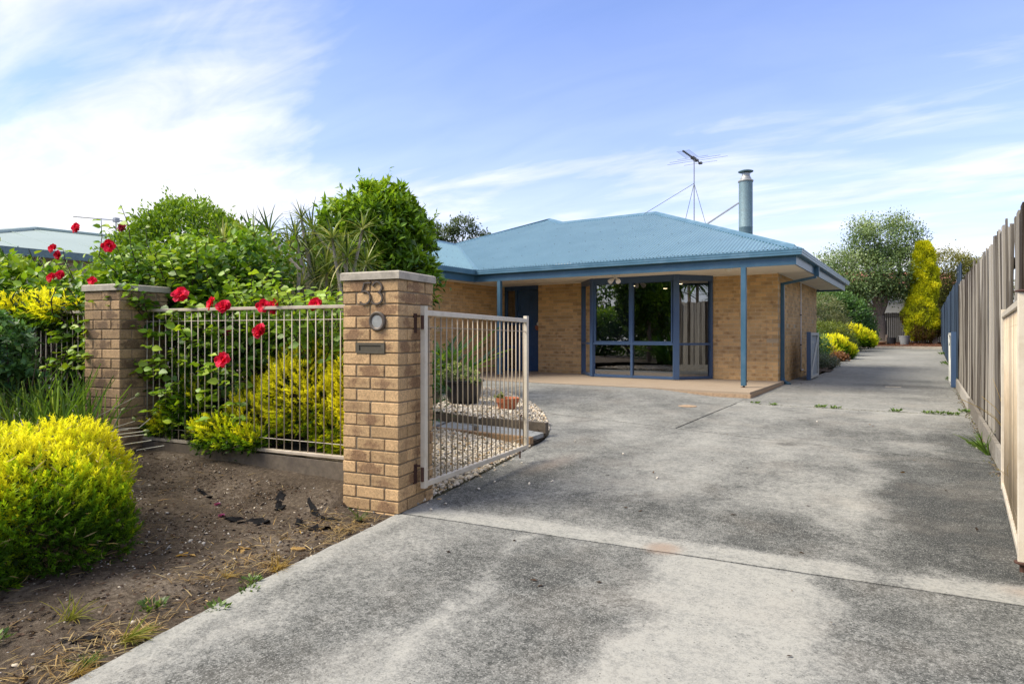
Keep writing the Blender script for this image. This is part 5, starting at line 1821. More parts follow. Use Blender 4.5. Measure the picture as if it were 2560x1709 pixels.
FLOW = [(-6.733, 2.782, 2.254, 2, .8), (-6.799, 2.62, 2.051, 2, .75), (-6.761, 2.644, 1.988, 2, .75), (-6.469, 2.953, 2.084, 2, 1.05), (-6.579, 3.12, 2.288, 3, .8), (-6.693, 2.569, 1.77, 2, .8), (-6.631, 2.609, 1.792, 2, .75), (-6.26, 2.72, 1.73, 2, .7),
        (-5.249, 2.95, 1.578, 1, 1.15), (-4.964, 3.06, 1.508, 1, 1.0), (-4.71, 3.00, 1.470, 1, 1.05), (-4.526, 3.24, 1.48, 1, 1.0), (-4.458, 3.28, 1.47, 1, 1.05), (-4.048, 3.37, 1.49, 1, .95), (-4.526, 3.20, 1.276, 1, 1.1), (-4.69, 2.985, 1.043, 1, 1.1), (-5.05, 3.25, 1.26, 3, .7)]
for i, (x, y, z, k, s) in enumerate(FLOW):
    D = Vector((0.35 + R.normal(0, 0.25), -0.85, 0.35 + R.normal(0, 0.25))).normalized()
    o = place('flower', FLM[i % 4] if k != 3 else FLW, (x, y, z), hb if k == 1 or (k == 3 and x > -5.5) else hb2)
    o.rotation_euler = D.to_track_quat('Z', 'Y').to_euler(); o.scale = (0.058 * s,) * 3
    if k == 3: o['label'] = 'wilted maroon flower'

# ------------------------------------------------------------------ dragon trees
DRG = [(0.030, 0.060, 0.014), (0.095, 0.150, 0.025), (0.23, 0.29, 0.065), (0.45, 0.45, 0.20)]
drg = thing('dragon_trees', (-6.2, 5.2, 0.3), 'cluster of spiky dragon trees with bare leaning stems behind the hibiscus', 'dragon trees')
drg.name = 'dragon_tree'
HEADS = [(-6.233, 4.537, 2.392, .95), (-6.344, 5.062, 2.661, .7), (-6.63, 5.472, 2.607, 1.15), (-5.735, 5.159, 2.276, .85), (-6.149, 5.486, 2.229, 1.0), (-5.493, 5.018, 2.132, 1.0), (-6.356, 5.054, 2.208, 1.0), (-6.63, 5.472, 2.136, .9), (-5.885, 5.061, 1.989, 1.1), (-6.659, 5.155, 1.988, 1.05),
         (-5.932, 4.733, 1.8, .95), (-6.18, 5.168, 1.848, 1.05), (-6.495, 5.56, 1.695, .9), (-6.607, 4.592, 2.384, 1.1), (-7.371, 4.693, 2.43, .95), (-5.36, 5.122, 2.45, .8), (-5.683, 5.491, 2.111, .95), (-6.89, 5.303, 2.405, .9), (-6.193, 4.861, 2.40, .9), (-6.815, 5.054, 2.229, .95), (-5.638, 4.924, 2.35, .9), (-6.274, 5.107, 2.30, .9), (-7.246, 5.071, 2.157, .9), (-5.636, 5.223, 1.885, .95), (-5.2, 4.9, 1.75, .9), (-6.0, 4.6, 1.55, .9), (-5.5, 4.6, 1.5, .8)]
BL = []
for k in range(5):
    V, F = T_BLADE(6, 0.10 + 0.22 * k, 0.034)
    BL.append((V, F))
BLM = []
for k in range(10):
    V, F = BL[k % 5]
    C = np.repeat(pal(1, DRG, 0.12, np.array([0.2 + 0.08 * k]))[0][None], len(V), 0)
    BLM.append(mesh_np('leaf', V, F, MATS['leaf_single'], col=C))
stem = MB(); parts = []; nsing = 0
for hi, (x, y, z, s) in enumerate(HEADS):
    base = (-5.95 + 0.55 * R.normal(), 5.15 + 0.3 * R.normal(), 0.3)
    base = (0.55 * x + 0.45 * (-5.7) + 0.12 * R.normal(), 0.5 * y + 0.5 * 5.1, 0.28)
    mid = (0.30 * base[0] + 0.70 * (x + 0.45 * (base[0] - x)), (y + base[1]) / 2, z - 0.75 * s)
    if hi in (0, 2, 13, 14): mid = (x + 0.42, y + 0.08, z - 0.42)
    st = MB().tube([base, (0.5 * base[0] + 0.5 * mid[0] + 0.03, mid[1], 0.5 * base[2] + 0.5 * mid[2]), mid, (x + (mid[0] - x) * 0.35, y + (mid[1] - y) * 0.35, z + (mid[2] - z) * 0.4), (x, y, z)], [0.028, 0.025, 0.021, 0.017, 0.013], 7)
    st.build('stem', MATS['pale_stem'], drg, smooth=True)
    ax_ = unit(np.array([x, y, z]) - np.array(mid)); ax_ = unit(ax_ * 0.6 + np.array([0, 0, 0.6]))
    n = 42
    for i in range(n):
        a = i * 2.39996; el = 1.35 - 1.75 * (i / n) ** 0.9 + R.normal(0, 0.08)
        u = unit(np.cross(ax_, [0.2, 0.9, 0.1])); v = np.cross(ax_, u)
        Dv = u * math.cos(a) * math.cos(el) + v * math.sin(a) * math.cos(el) + ax_ * math.sin(el)
        kb_ = min(4, int((1 - el / 1.4) * 2.2 + R.random()))
        Sz = 0.34 * s * (0.8 + 0.35 * R.random())
        pp = np.array([x, y, z]) - ax_ * 0.05 * (i / n) * s
        if nsing < 290 and hi in (0, 2, 5, 8, 9, 13, 3):
            o = place('leaf', BLM[kb_ + 5 * int(R.random() < 0.4)], pp, drg, rot=dir_rot(Dv, ax_ + 0.01)); o.scale = (Sz * 0.95, Sz, Sz); nsing += 1
        else:
            parts.append(scatter(pp[None], Dv[None], (ax_ + 0.01)[None], np.array([Sz]), BL[kb_], pal(1, DRG, 0.2), 0.95))
put('foliage', parts, drg)
# low dark growth between the stems
und = thing('understory_shrub', (-5.6, 5.3, 0.3), 'dark leafy shrub growing under the dragon trees', 'shrub')
P, d = blob_points([(-5.6, 5.6, 0.85, 0.9, 0.5, 0.7), (-6.7, 5.5, 0.95, 0.9, 0.6, 0.8), (-4.9, 5.3, 0.6, 0.45, 0.4, 0.45), (-7.6, 4.9, 0.95, 0.8, 0.5, 0.8)], 1500, 0.5)
put('foliage', crown(P, d, 6, 0.085, T_LANCE, GREEN[:3], 0.2, up=0.1, cl=0.09), und)
twigs(und, (-5.9, 5.5, 0.3), [(-5.9 + R.normal(0, 0.7), 5.5 + R.normal(0, 0.25), 0.6 + 0.8 * R.random()) for _ in range(40)], 0.012)

# ------------------------------------------------------------------ trees of the front garden
bay_t = thing('leafy_tree', (-7.7, 8.2, 0.35), 'dense glossy green rounded tree in front of the house, right of the dragon trees', 'tree')
BAYC = [(0.032, 0.082, 0.010), (0.11, 0.225, 0.013), (0.225, 0.375, 0.016), (0.36, 0.49, 0.030)]
btl = [(-8.0, 7.95, 2.90, 0.75, 0.75, 0.80), (-8.35, 7.7, 2.70, 0.58, 0.65, 0.70), (-7.68, 8.1, 2.70, 0.55, 0.6, 0.65), (-7.95, 7.9, 3.30, 0.46, 0.46, 0.42), (-7.75, 8.0, 3.15, 0.46, 0.46, 0.42), (-8.55, 7.65, 2.25, 0.48, 0.55, 0.5), (-7.48, 8.2, 2.25, 0.50, 0.5, 0.50), (-7.95, 7.8, 2.1, 0.75, 0.7, 0.65), (-8.0, 7.6, 2.4, 0.65, 0.55, 0.6)]
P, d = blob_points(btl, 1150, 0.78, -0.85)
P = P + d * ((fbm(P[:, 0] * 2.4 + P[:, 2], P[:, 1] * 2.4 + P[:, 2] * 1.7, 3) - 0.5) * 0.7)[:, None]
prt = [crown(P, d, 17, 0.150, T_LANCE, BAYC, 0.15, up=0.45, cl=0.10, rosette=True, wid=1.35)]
P2, d2 = blob_points(btl, 500, 0.3, -0.8)
prt.append(crown(P2, d2, 8, 0.12, T_LANCE, BAYC[:3], 0.15, up=0.1, cl=0.13, wid=1.35))
# stray leading shoots that break the outline
for i in range(70):
    j = R.integers(len(P)); q = P[j] + d[j] * 0.05; dirv = unit(d[j] + np.array([0, 0, 0.9])); L = 0.16 + 0.22 * R.random(); m = 15
    tt = np.linspace(0, 1, m)[:, None]
    prt.append(scatter(q + dirv * tt * L, unit(dirv * 0.5 + rnd_dirs(m)), np.tile([[0, 0, 1.0]], (m, 1)) + R.normal(size=(m, 3)) * .2, 0.12, T_LANCE, pal(m, BAYC, 0.12, np.full(m, 0.75)), 1.35))
put('crown', prt, bay_t)
tree_wood(bay_t, (-7.7, 8.2, 0.3), (-7.72, 8.15, 1.5), [(-8.3, 7.9, 2.8), (-7.2, 8.4, 2.8), (-7.8, 8.0, 3.4), (-7.5, 8.2, 2.3), (-8.5, 7.8, 2.2), (-7.5, 7.8, 2.4)], 0.07)

rnd_t = thing('leafy_tree', (-8.8, 5.2, 0.35), 'dome-shaped bright green tree with fine upright leaves behind the hibiscus', 'tree')
RT = [(0.040, 0.10, 0.010), (0.11, 0.215, 0.013), (0.215, 0.350, 0.018), (0.33, 0.46, 0.03)]
rtl = [(-8.75, 5.05, 2.2, 0.85, 0.85, 0.9), (-9.15, 4.75, 1.95, 0.75, 0.7, 0.8), (-8.2, 5.3, 2.0, 0.7, 0.7, 0.75), (-8.7, 5.0, 2.65, 0.5, 0.5, 0.42), (-9.45, 4.6, 1.7, 0.6, 0.6, 0.6), (-7.85, 5.5, 1.8, 0.55, 0.5, 0.6)]
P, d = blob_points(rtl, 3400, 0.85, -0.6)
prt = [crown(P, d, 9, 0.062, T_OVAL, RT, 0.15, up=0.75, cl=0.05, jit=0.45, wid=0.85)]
P2, d2 = blob_points(rtl, 500, 0.4, -0.6); prt.append(crown(P2, d2, 8, 0.075, T_OVAL, RT[:3], 0.2, up=0.3, cl=0.12))
for i in range(70):
    j = R.integers(len(P)); q = P[j]; dirv = unit(d[j] * 0.6 + np.array([0, 0, 1.0])); L = 0.12 + 0.18 * R.random(); m = 12
    tt = np.linspace(0, 1, m)[:, None]
    prt.append(scatter(q + dirv * tt * L, unit(dirv * 0.9 + rnd_dirs(m)), rnd_dirs(m), 0.055, T_OVAL, pal(m, RT, 0.12, np.full(m, 0.8)), 0.9))
put('crown', prt, rnd_t)
tree_wood(rnd_t, (-8.8, 5.2, 0.3), (-8.8, 5.15, 1.2), [(-9.2, 4.9, 2.2), (-8.3, 5.4, 2.2), (-8.75, 5.1, 2.7), (-9.4, 4.7, 1.8)], 0.06)

hg_ = thing('boundary_hedge', (-10.3, 3.2, 0.3), 'broad-leaved green hedge along the left boundary below the pale green roof', 'hedge')
P, d = blob_points([(-9.7, 3.4, 1.5, 0.8, 0.6, 0.65), (-10.6, 3.0, 1.7, 0.9, 0.6, 0.62), (-11.6, 2.6, 1.7, 0.9, 0.6, 0.65), (-8.9, 3.55, 1.35, 0.6, 0.5, 0.6), (-12.5, 2.2, 1.6, 1.0, 0.6, 0.7)], 1500, 0.7)
put('foliage', crown(P, d, 8, 0.10, T_OVATE, HIB, 0.18, up=0.35, cl=0.10), hg_)
twigs(hg_, (-10.4, 3.1, 0.3), [(-10.4 + R.normal(0, 0.9), 3.1 + R.normal(0, 0.25), 1.0 + 0.9 * R.random()) for _ in range(30)], 0.02)
tw = thing('bare_twigs', (-9.9, 3.4, 2.0), 'dark bare twig tips standing out of the left hedge against the pale roof', 'twigs')
tw.name = 'bare_twig'
mb = MB()
for i in range(40):
    c = [(-9.95, 3.30, 2.22), (-9.55, 3.5, 2.15), (-9.3, 3.6, 2.06)][i % 3]
    q = (c[0] + R.normal(0, 0.07), c[1] + R.normal(0, 0.07), c[2] + R.normal(0, 0.05)); mb.tube([(c[0], c[1], c[2] - 0.25), (c[0] + (q[0] - c[0]) * 0.4, c[1], c[2] - 0.06), (q[0], q[1], q[2] + 0.03)], [0.008, 0.007, 0.005], 4)
mb.build('twig', MATS['dark_steel'], tw, kind='stuff')
dk = thing('dark_shrub', (-6.45, 2.2, 0.2), 'dark bluish-green shrub at the left edge in front of the far fence panel', 'shrub')
DKC = [(0.020, 0.065, 0.022), (0.055, 0.140, 0.040), (0.12, 0.25, 0.065), (0.22, 0.37, 0.11)]
P, d = blob_points([(-6.55, 2.10, 1.16, 0.26, 0.26, 0.26), (-6.75, 2.1, 0.9, 0.32, 0.30, 0.32), (-6.45, 2.2, 0.80, 0.18, 0.18, 0.24), (-6.9, 2.0, 1.1, 0.4, 0.36, 0.36)], 430, 0.55)
put('foliage', crown(P, d, 10, 0.070, T_OVAL, DKC, 0.25, up=0.3, cl=0.05, rosette=True), dk)
twigs(dk, (-6.5, 2.2, 0.2), [(-6.5 + R.normal(0, 0.25), 2.2 + R.normal(0, 0.18), 0.5 + 0.7 * R.random()) for _ in range(36)], 0.010)
# dark growth behind the far fence panel
dk2 = thing('creeping_shrub', (-6.5, 3.2, 0.3), 'tangled dark shrub behind the bars of the far fence panel', 'shrub')
P, d = blob_points([(-6.6, 3.15, 0.85, 0.4, 0.22, 0.50), (-7.2, 3.05, 0.85, 0.5, 0.25, 0.48), (-8.0, 2.9, 0.8, 0.6, 0.25, 0.5)], 520, 0.4)
put('foliage', crown(P, d, 8, 0.075, T_OVATE, [(0.012, 0.035, 0.012), (0.03, 0.08, 0.016), (0.10, 0.17, 0.02)], 0.25, up=0.1, cl=0.07), dk2)
twigs(dk2, (-6.9, 3.05, 0.3), [(-6.9 + R.normal(0, 0.5), 3.0 + R.normal(0, 0.12), 0.4 + 0.8 * R.random()) for _ in range(60)], 0.007)

# ------------------------------------------------------------------ strappy clump on the verge
di = thing('iris_clump', (-5.55, 2.15, 0.16), 'strappy green iris clump with seed pods at the foot of the grimy pillar', 'plant')
DIC = [(0.055, 0.115, 0.014), (0.125, 0.22, 0.025), (0.22, 0.32, 0.055)]
IB = []
for k in range(6):
    V, F = T_BLADE(6, 0.06 + 0.13 * k, 0.017); C = np.repeat(pal(1, DIC, 0.15)[0][None], len(V), 0)
    IB.append(mesh_np('leaf', V, F, MATS['leaf_single'], col=C))
for i in range(280):
    ang = R.random() * 2 * math.pi; r = R.random()
    bx, by = -5.70 + float(np.clip(0.45 * R.normal(), -0.9, 0.5)), 2.18 + float(np.clip(0.14 * R.normal(), -0.2, 0.3))
    o = place('leaf', IB[int(R.integers(6))], (bx, by, float(verge_z(bx, by)) - 0.01), di,
              rot=dir_rot((math.cos(ang) * 0.55 * r + (bx + 5.6) * 0.45, math.sin(ang) * 0.5 * r - 0.12, 1.0), (math.cos(ang), math.sin(ang) - .3, 0.25)))
    L = 0.55 + 0.30 * R.random(); o.scale = (L * 0.85, L, L)
pod = MB(); stk = MB()
pc = bpy.data.meshes
for i in range(46):
    bx, by = -5.6 + 0.35 * R.normal(), 2.15 + 0.12 * R.normal()
    q = np.array([bx + 0.45 * R.normal() + 0.25, by - 0.30 * R.random() + 0.06, 0.16 + 0.40 + 0.30 * R.random() - 0.12 * abs(R.normal())])
    stk.tube([(bx, by, 0.2), tuple((np.array([bx, by, 0.2]) + q) / 2 + [0, 0, 0.12]), tuple(q)], [0.004, 0.003, 0.0022], 4, cap=False)
    dv = unit(R.normal(size=3) + np.array([0.4, -0.2, 0.2])); u = unit(np.cross(dv, [0, 0, 1.0])); w_ = np.cross(dv, u)
    if i < 26: pod.lathe(q, [(0.002, 0.0), (0.010, 0.008), (0.012, 0.018), (0.008, 0.030), (0.0, 0.036)], 6, (Vector(u), Vector(w_), Vector(dv)))
for (a, b) in (((-5.2, 2.25, 0.2), (-4.72, 2.32, 0.13)), ((-5.25, 2.2, 0.2), (-4.68, 2.12, 0.1)), ((-5.3, 2.3, 0.3), (-4.75, 2.55, 0.42)), ((-5.3, 2.3, 0.3), (-4.85, 2.5, 0.62)), ((-5.3, 2.25, 0.25), (-4.85, 2.2, 0.33))):
    stk.tube(limb_path(a, b, 5, 0.04), 0.003, 4, cap=False)
mat_plain('dry_stalk', (0.34, 0.33, 0.27), 0.85, var=0.3, scale=20); mat_plain('seed_pod', (0.17, 0.22, 0.06), 0.6, var=0.2, scale=30)
stk.build('stalks', MATS['dry_stalk'], di, kind='stuff'); pod.build('seed_pods', MATS['seed_pod'], di, smooth=True, kind='stuff')

# ------------------------------------------------------------------ pots on the upper gravel
bp = thing('planter_pot', (-5.74, 7.52, 0.21), 'big black tapered planter of pale succulents on the upper gravel behind the open gate', 'planter')
MB().lathe((-5.74, 7.52, 0.20), [(0.19, 0.0), (0.225, 0.05), (0.255, 0.16), (0.268, 0.29), (0.288, 0.345), (0.305, 0.352), (0.305, 0.375), (0.272, 0.375), (0.26, 0.30), (0.0, 0.30)], 40).build('pot', MATS['black_pot'], bp, smooth=True, sharp=35)
SUC = [(0.12, 0.18, 0.07), (0.30, 0.38, 0.13), (0.50, 0.53, 0.22)]
P, d = blob_points([(-5.74, 7.50, 0.56, 0.27, 0.25, 0.06), (-5.85, 7.45, 0.68, 0.2, 0.2, 0.14), (-5.6, 7.5, 0.62, 0.16, 0.16, 0.12), (-5.5, 7.42, 0.56, 0.10, 0.1, 0.05), (-6.0, 7.40, 0.62, 0.13, 0.13, 0.14)], 190, 0.5, -0.9)
put('succulents', crown(P, d, 12, 0.034, T_OVAL, SUC, 0.15, up=0.7, cl=0.012, rosette=True, wid=1.3), bp, 'leaf_matte')
twigs(bp, (-5.74, 7.5, 0.52), [tuple(p) for p in P[:120]], 0.0045, 'bark')
tp = thing('terracotta_pot', (-4.93, 7.47, 0.2), 'low terracotta pot with a small succulent on the gravel near the gate end', 'pot')
tb = MB(); tb.lathe((-4.93, 7.47, 0.195), [(0.118, 0.0), (0.148, 0.095), (0.162, 0.097), (0.17, 0.158), (0.16, 0.160), (0.148, 0.12), (0.0, 0.115)], 36)
tb.build('pot', MATS['terracotta'], tp, smooth=True, sharp=30)
P, d = blob_points([(-5.03, 7.44, 0.35, 0.07, 0.07, 0.05)], 26, 0.3)
put('succulents', crown(P, d, 11, 0.032, T_OVAL, SUC, 0.15, up=0.6, cl=0.01, rosette=True, wid=1.2), tp, 'leaf_matte')
sp_ = thing('strap_leaf_plant', (-6.75, 8.55, 0.3), 'broad strap-leaved green plant against the brick wall behind the black planter', 'plant')
SBC = [(0.05, 0.14, 0.02), (0.10, 0.24, 0.03), (0.28, 0.40, 0.05)]
for i in range(46):
    V, F = T_BLADE(7, 0.25 + 0.35 * R.random(), 0.055); C = np.repeat(pal(1, SBC, 0.15)[0][None], len(V), 0)
    ang = R.random() * 2 * math.pi; r = 0.35 + 0.65 * R.random()
    b = (-6.85 + 0.18 * R.normal(), 8.55 + 0.14 * R.normal(), 0.28)
    o = place('leaf', mesh_np('leaf', V, F, MATS['leaf_single'], col=C), b, sp_, rot=dir_rot((math.cos(ang) * r, math.sin(ang) * r, 1.1), (math.cos(ang), math.sin(ang), -0.4)))
    o.rotation_euler = dir_rot((math.cos(ang) * r, math.sin(ang) * r, 1.1), (-math.cos(ang), -math.sin(ang), 0.9)); L = 1.0 + 0.45 * R.random(); o.scale = (L, L, L)
lp = thing('low_shrub', (-7.0, 7.6, 0.3), 'low mixed green shrub under the leafy tree beside the black planter', 'shrub')
P, d = blob_points([(-7.0, 7.5, 0.5, 0.6, 0.45, 0.35), (-6.55, 7.2, 0.42, 0.3, 0.3, 0.25), (-7.9, 7.4, 0.6, 0.7, 0.5, 0.5), (-5.9, 6.2, 0.40, 0.3, 0.4, 0.3), (-4.9, 5.0, 0.42, 0.35, 0.3, 0.25)], 700, 0.5)
put('foliage', crown(P, d, 7, 0.06, T_OVAL, GREEN, 0.2, up=0.4, cl=0.06), lp)

# ------------------------------------------------------------------ distance, right-hand side
bt = thing('broad_tree', (-2.2, 46.3, 0.7), 'large grey-green evergreen tree before the back fence at the end of the drive', 'tree')
BTC = [(0.045, 0.090, 0.025), (0.12, 0.19, 0.060), (0.24, 0.325, 0.12), (0.42, 0.50, 0.25)]
btl = [(-3.4, 46.0, 5.0, 2.2, 2.0, 1.6), (-1.6, 46.6, 5.2, 1.7, 1.7, 1.7), (-2.4, 46.3, 7.0, 1.7, 1.6, 1.4), (-4.7, 45.3, 4.2, 1.6, 1.5, 1.1), (-1.0, 46.8, 7.2, 0.9, 1.0, 1.2), (-3.3, 46.0, 7.6, 0.8, 0.8, 0.8), (-4.6, 45.5, 5.6, 1.1, 1.1, 0.8), (-2.8, 46.0, 3.9, 2.0, 1.6, 0.7), (-0.9, 46.7, 4.2, 0.9, 1.2, 0.8), (-5.6, 44.8, 3.4, 1.0, 1.0, 0.8), (-4.1, 45.2, 3.2, 1.0, 0.9, 0.5), (-1.5, 46.8, 8.3, 0.5, 0.5, 0.55)]
P, d = blob_points(btl, 620, 0.55, -0.85)
prt = [crown(P, d, 62, 0.150, T_OVAL, BTC, 0.25, up=0.2, cl=0.27, jit=0.9)]
P2, d2 = blob_points(btl, 120, 1.0, -0.2)
prt.append(crown(P2 + d2 * 0.35, d2, 26, 0.15, T_OVAL, BTC, 0.22, up=0.4, cl=0.17, jit=0.8))
put('crown', prt, bt)
tree_wood(bt, (-2.15, 46.3, 0.5), (-2.3, 46.3, 2.4), [(-4.2, 45.6, 5.0), (-1.2, 46.7, 5.5), (-2.4, 46.3, 7.0), (-5.0, 45.3, 4.2), (-3.3, 46.0, 6.6), (-0.8, 46.8, 7.0)], 0.36)
cf = thing('golden_conifer', (0.0, 46.0, 0.7), 'tall narrow golden conifer at the end of the driveway', 'tree')
CFC = [(0.15, 0.085, 0.035), (0.20, 0.24, 0.012), (0.48, 0.52, 0.014), (0.72, 0.70, 0.018), (0.80, 0.74, 0.03)]
cfl = [(0.0, 46.0, 5.3, 0.50, 0.5, 1.5), (0.10, 46.0, 3.9, 0.66, 0.65, 1.6), (-0.12, 45.8, 2.6, 0.78, 0.8, 1.2), (0.05, 45.9, 1.9, 0.76, 0.75, 0.8), (-0.62, 45.6, 2.3, 0.42, 0.5, 0.85), (0.0, 46.0, 6.2, 0.38, 0.38, 0.6)]
n = 8500
zz = 0.85 + 5.95 * R.random(n) ** 0.95
rr = np.interp(zz, [0.85, 1.2, 1.9, 2.6, 3.3, 4.2, 5.2, 6.0, 6.5, 6.8], [0.45, 0.74, 0.88, 0.84, 0.66, 0.62, 0.54, 0.46, 0.34, 0.12])
aa = R.random(n) * 6.283
offx = np.interp(zz, [0.9, 1.6, 2.4, 3.2, 4.2, 6.8], [0.0, -0.08, -0.22, -0.05, 0.10, 0.0])
d = np.stack([np.cos(aa), np.sin(aa), 0.25 + 0 * aa], -1); d = unit(d)
P = np.stack([offx + rr * np.cos(aa), 46.0 + rr * np.sin(aa), zz], -1)
lump = fbm(P[:, 0] * 2.6 + P[:, 1] * 1.3, P[:, 2] * 2.2, 4)
P = P + d * ((lump - 0.5) * 0.5)[:, None]
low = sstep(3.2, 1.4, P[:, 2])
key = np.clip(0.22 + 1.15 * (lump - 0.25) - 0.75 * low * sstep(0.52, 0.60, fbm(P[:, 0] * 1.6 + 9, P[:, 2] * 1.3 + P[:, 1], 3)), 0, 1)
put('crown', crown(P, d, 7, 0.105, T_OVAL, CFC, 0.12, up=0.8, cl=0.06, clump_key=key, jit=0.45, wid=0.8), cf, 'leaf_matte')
tree_wood(cf, (0.05, 46.1, 0.5), (0.05, 46.1, 2.0), [(0.0, 46.0, 5.0)], 0.16)
ol = thing('olive_tree', (1.8, 52, 0.5), 'rounded olive-green tree behind the golden conifer and the blue fence', 'tree')
OLC = [(0.045, 0.055, 0.012), (0.115, 0.125, 0.022), (0.21, 0.215, 0.036), (0.30, 0.28, 0.07)]
oll = [(1.2, 52, 5.2, 1.8, 1.6, 1.7), (2.6, 52.3, 4.4, 1.8, 1.6, 1.9), (0.3, 51.6, 4.0, 1.4, 1.3, 2.2), (1.8, 51.8, 2.6, 2.4, 1.5, 1.8), (3.9, 52.5, 3.4, 1.3, 1.2, 1.6)]
P, d = blob_points(oll, 1300, 0.75, -0.8)
put('crown', crown(P, d, 30, 0.135, T_OVAL, OLC, 0.2, up=0.3, cl=0.22), ol)
tree_wood(ol, (1.6, 52, 0.4), (1.6, 52, 2.0), [(1.2, 52, 4.5), (2.8, 52.2, 4.5), (0.5, 51.7, 3.8)], 0.2)
wp = thing('wispy_shrub', (1.55, 20.5, 0.2), 'thin wispy branch tips showing above the grey fence beside the blue one', 'shrub')
P, d = blob_points([(1.6, 20.6, 2.75, 0.28, 0.25, 0.25), (1.35, 20.2, 2.35, 0.35, 0.3, 0.4)], 90, 0.2)
put('foliage', crown(P, d, 6, 0.05, T_OVAL, OLC, 0.2, cl=0.06), wp)
twigs(wp, (1.45, 20.4, 1.2), [tuple(p) for p in P[:50]], 0.008, 'bark')
eu = thing('gum_tree', (-29.5, 38.5, 0.4), 'distant gum tree showing above the blue roof beside the leafy tree', 'tree')
EUC = [(0.025, 0.045, 0.018), (0.055, 0.09, 0.028), (0.10, 0.145, 0.05), (0.14, 0.19, 0.07)]
eul = [(-30.6, 37.6, 8.6, 1.3, 1.2, 0.9), (-29.2, 38.2, 9.3, 1.0, 1.0, 0.75), (-28.1, 38.9, 8.4, 0.85, 0.8, 0.55), (-31.6, 37.0, 7.7, 1.2, 1.0, 0.7), (-28.9, 38.4, 7.8, 0.9, 0.8, 0.4), (-27.0, 39.6, 7.6, 0.7, 0.7, 0.4), (-31.8, 36.9, 9.2, 1.0, 0.9, 0.7), (-30.2, 37.8, 7.1, 2.0, 1.0, 0.6)]
P, d = blob_points(eul, 800, 0.55, -0.7)
put('crown', crown(P, d, 12, 0.20, T_OVAL, EUC, 0.2, up=0.1, cl=0.17), eu)
tree_wood(eu, (-29.5, 38.5, 0.2), (-29.6, 38.2, 5.5), [(-30.6, 37.6, 8.4), (-29.2, 38.2, 9.0), (-28.1, 38.9, 8.2), (-31.5, 37.0, 7.6), (-27.1, 39.6, 7.5)], 0.28, 'pale_stem')
dg_ = thing('distant_tree', (-24, 19, 0.3), 'dull grey-green distant tree glimpsed between the dragon trees', 'tree')
P, d = blob_points([(-23.5, 18.5, 3.6, 1.8, 1.5, 1.5), (-25.5, 17, 3.2, 1.6, 1.4, 1.3), (-21.8, 20, 3.0, 1.6, 1.4, 1.4)], 500, 0.6)
put('crown', crown(P, d, 10, 0.2, T_OVAL, EUC, 0.2, cl=0.2), dg_)
tree_wood(dg_, (-24, 18.6, 0.2), (-24, 18.6, 2.0), [(-23.5, 18.5, 3.4), (-25.4, 17.1, 3.0)], 0.15)

# shrubs beside the rear drive
def shrub(name, lobes, n, per, size, tmpl, cols, label, cat='shrub', group=None, cl=0.07, up=0.4, shell=0.7):
    c = np.array(lobes)[:, :3].mean(0)
    o = thing(name, (float(c[0]), float(c[1]), float(base_z(0, c[1]))), label, cat, group)
    P, d = blob_points(lobes, n, shell, -0.7)
    put('foliage', crown(P, d, per, size, tmpl, cols, 0.17, up=up, cl=cl), o)
    twigs(o, (float(c[0]), float(c[1]), float(base_z(0, c[1]))), inside_tips(lobes, 24, 0.8), 0.012)
    return o


g1 = thing('golden_bush', (-3.05, 28.2, 0.27), 'small golden diosma bush beside the rear drive, next to the low panel gate', 'bush', 'golden diosma bushes')
gold_bush(g1, [(-3.05, 27.9, 0.72, 0.62, 0.6, 0.42), (-2.75, 28.2, 0.5, 0.5, 0.5, 0.38), (-3.4, 27.4, 0.55, 0.6, 0.6, 0.5)], 2400, 0.20, (0, -0.2, 1), 0.50)
g2 = thing('golden_bush', (-2.9, 37.5, 0.37), 'small golden diosma bush at the far end of the shrub bed, below the grey-green tree', 'bush', 'golden diosma bushes')
gold_bush(g2, [(-3.1, 37.2, 1.0, 0.75, 0.8, 0.62), (-2.6, 37.6, 0.85, 0.55, 0.6, 0.45)], 2200, 0.26, (0, -0.2, 1), 0.52)
OL2 = [(0.035, 0.055, 0.008), (0.075, 0.115, 0.012), (0.14, 0.185, 0.016), (0.21, 0.25, 0.02)]
shrub('olive_shrub', [(-3.35, 31.0, 1.05, 0.8, 0.8, 0.75), (-2.95, 31.6, 0.75, 0.55, 0.7, 0.55), (-3.9, 30.2, 1.1, 0.8, 0.8, 0.7)], 1300, 9, 0.09, T_LANCE, OL2, 'fine-leaved olive shrub between the two small golden bushes')
shrub('grey_shrub', [(-4.6, 34.5, 2.2, 1.5, 1.3, 1.15), (-4.0, 34.5, 1.5, 1.1, 1.1, 0.8), (-5.6, 33.5, 2.3, 1.3, 1.3, 1.1)], 1300, 9, 0.12, T_LANCE, [(0.05, 0.07, 0.02), (0.11, 0.135, 0.04), (0.20, 0.215, 0.085), (0.26, 0.26, 0.12)], 'broad grey-olive shrub rising behind the house corner', cl=0.12)
shrub('green_shrub', [(-3.6, 40.0, 2.0, 1.2, 1.2, 1.3), (-3.1, 40.4, 1.3, 0.9, 1.0, 0.8), (-4.3, 39.5, 2.9, 1.0, 1.0, 0.8)], 1200, 9, 0.15, T_OVAL, [(0.02, 0.06, 0.015), (0.05, 0.12, 0.025), (0.10, 0.20, 0.045), (0.15, 0.27, 0.07)], 'mid-green rounded shrub in front of the dark back fence', cl=0.13)
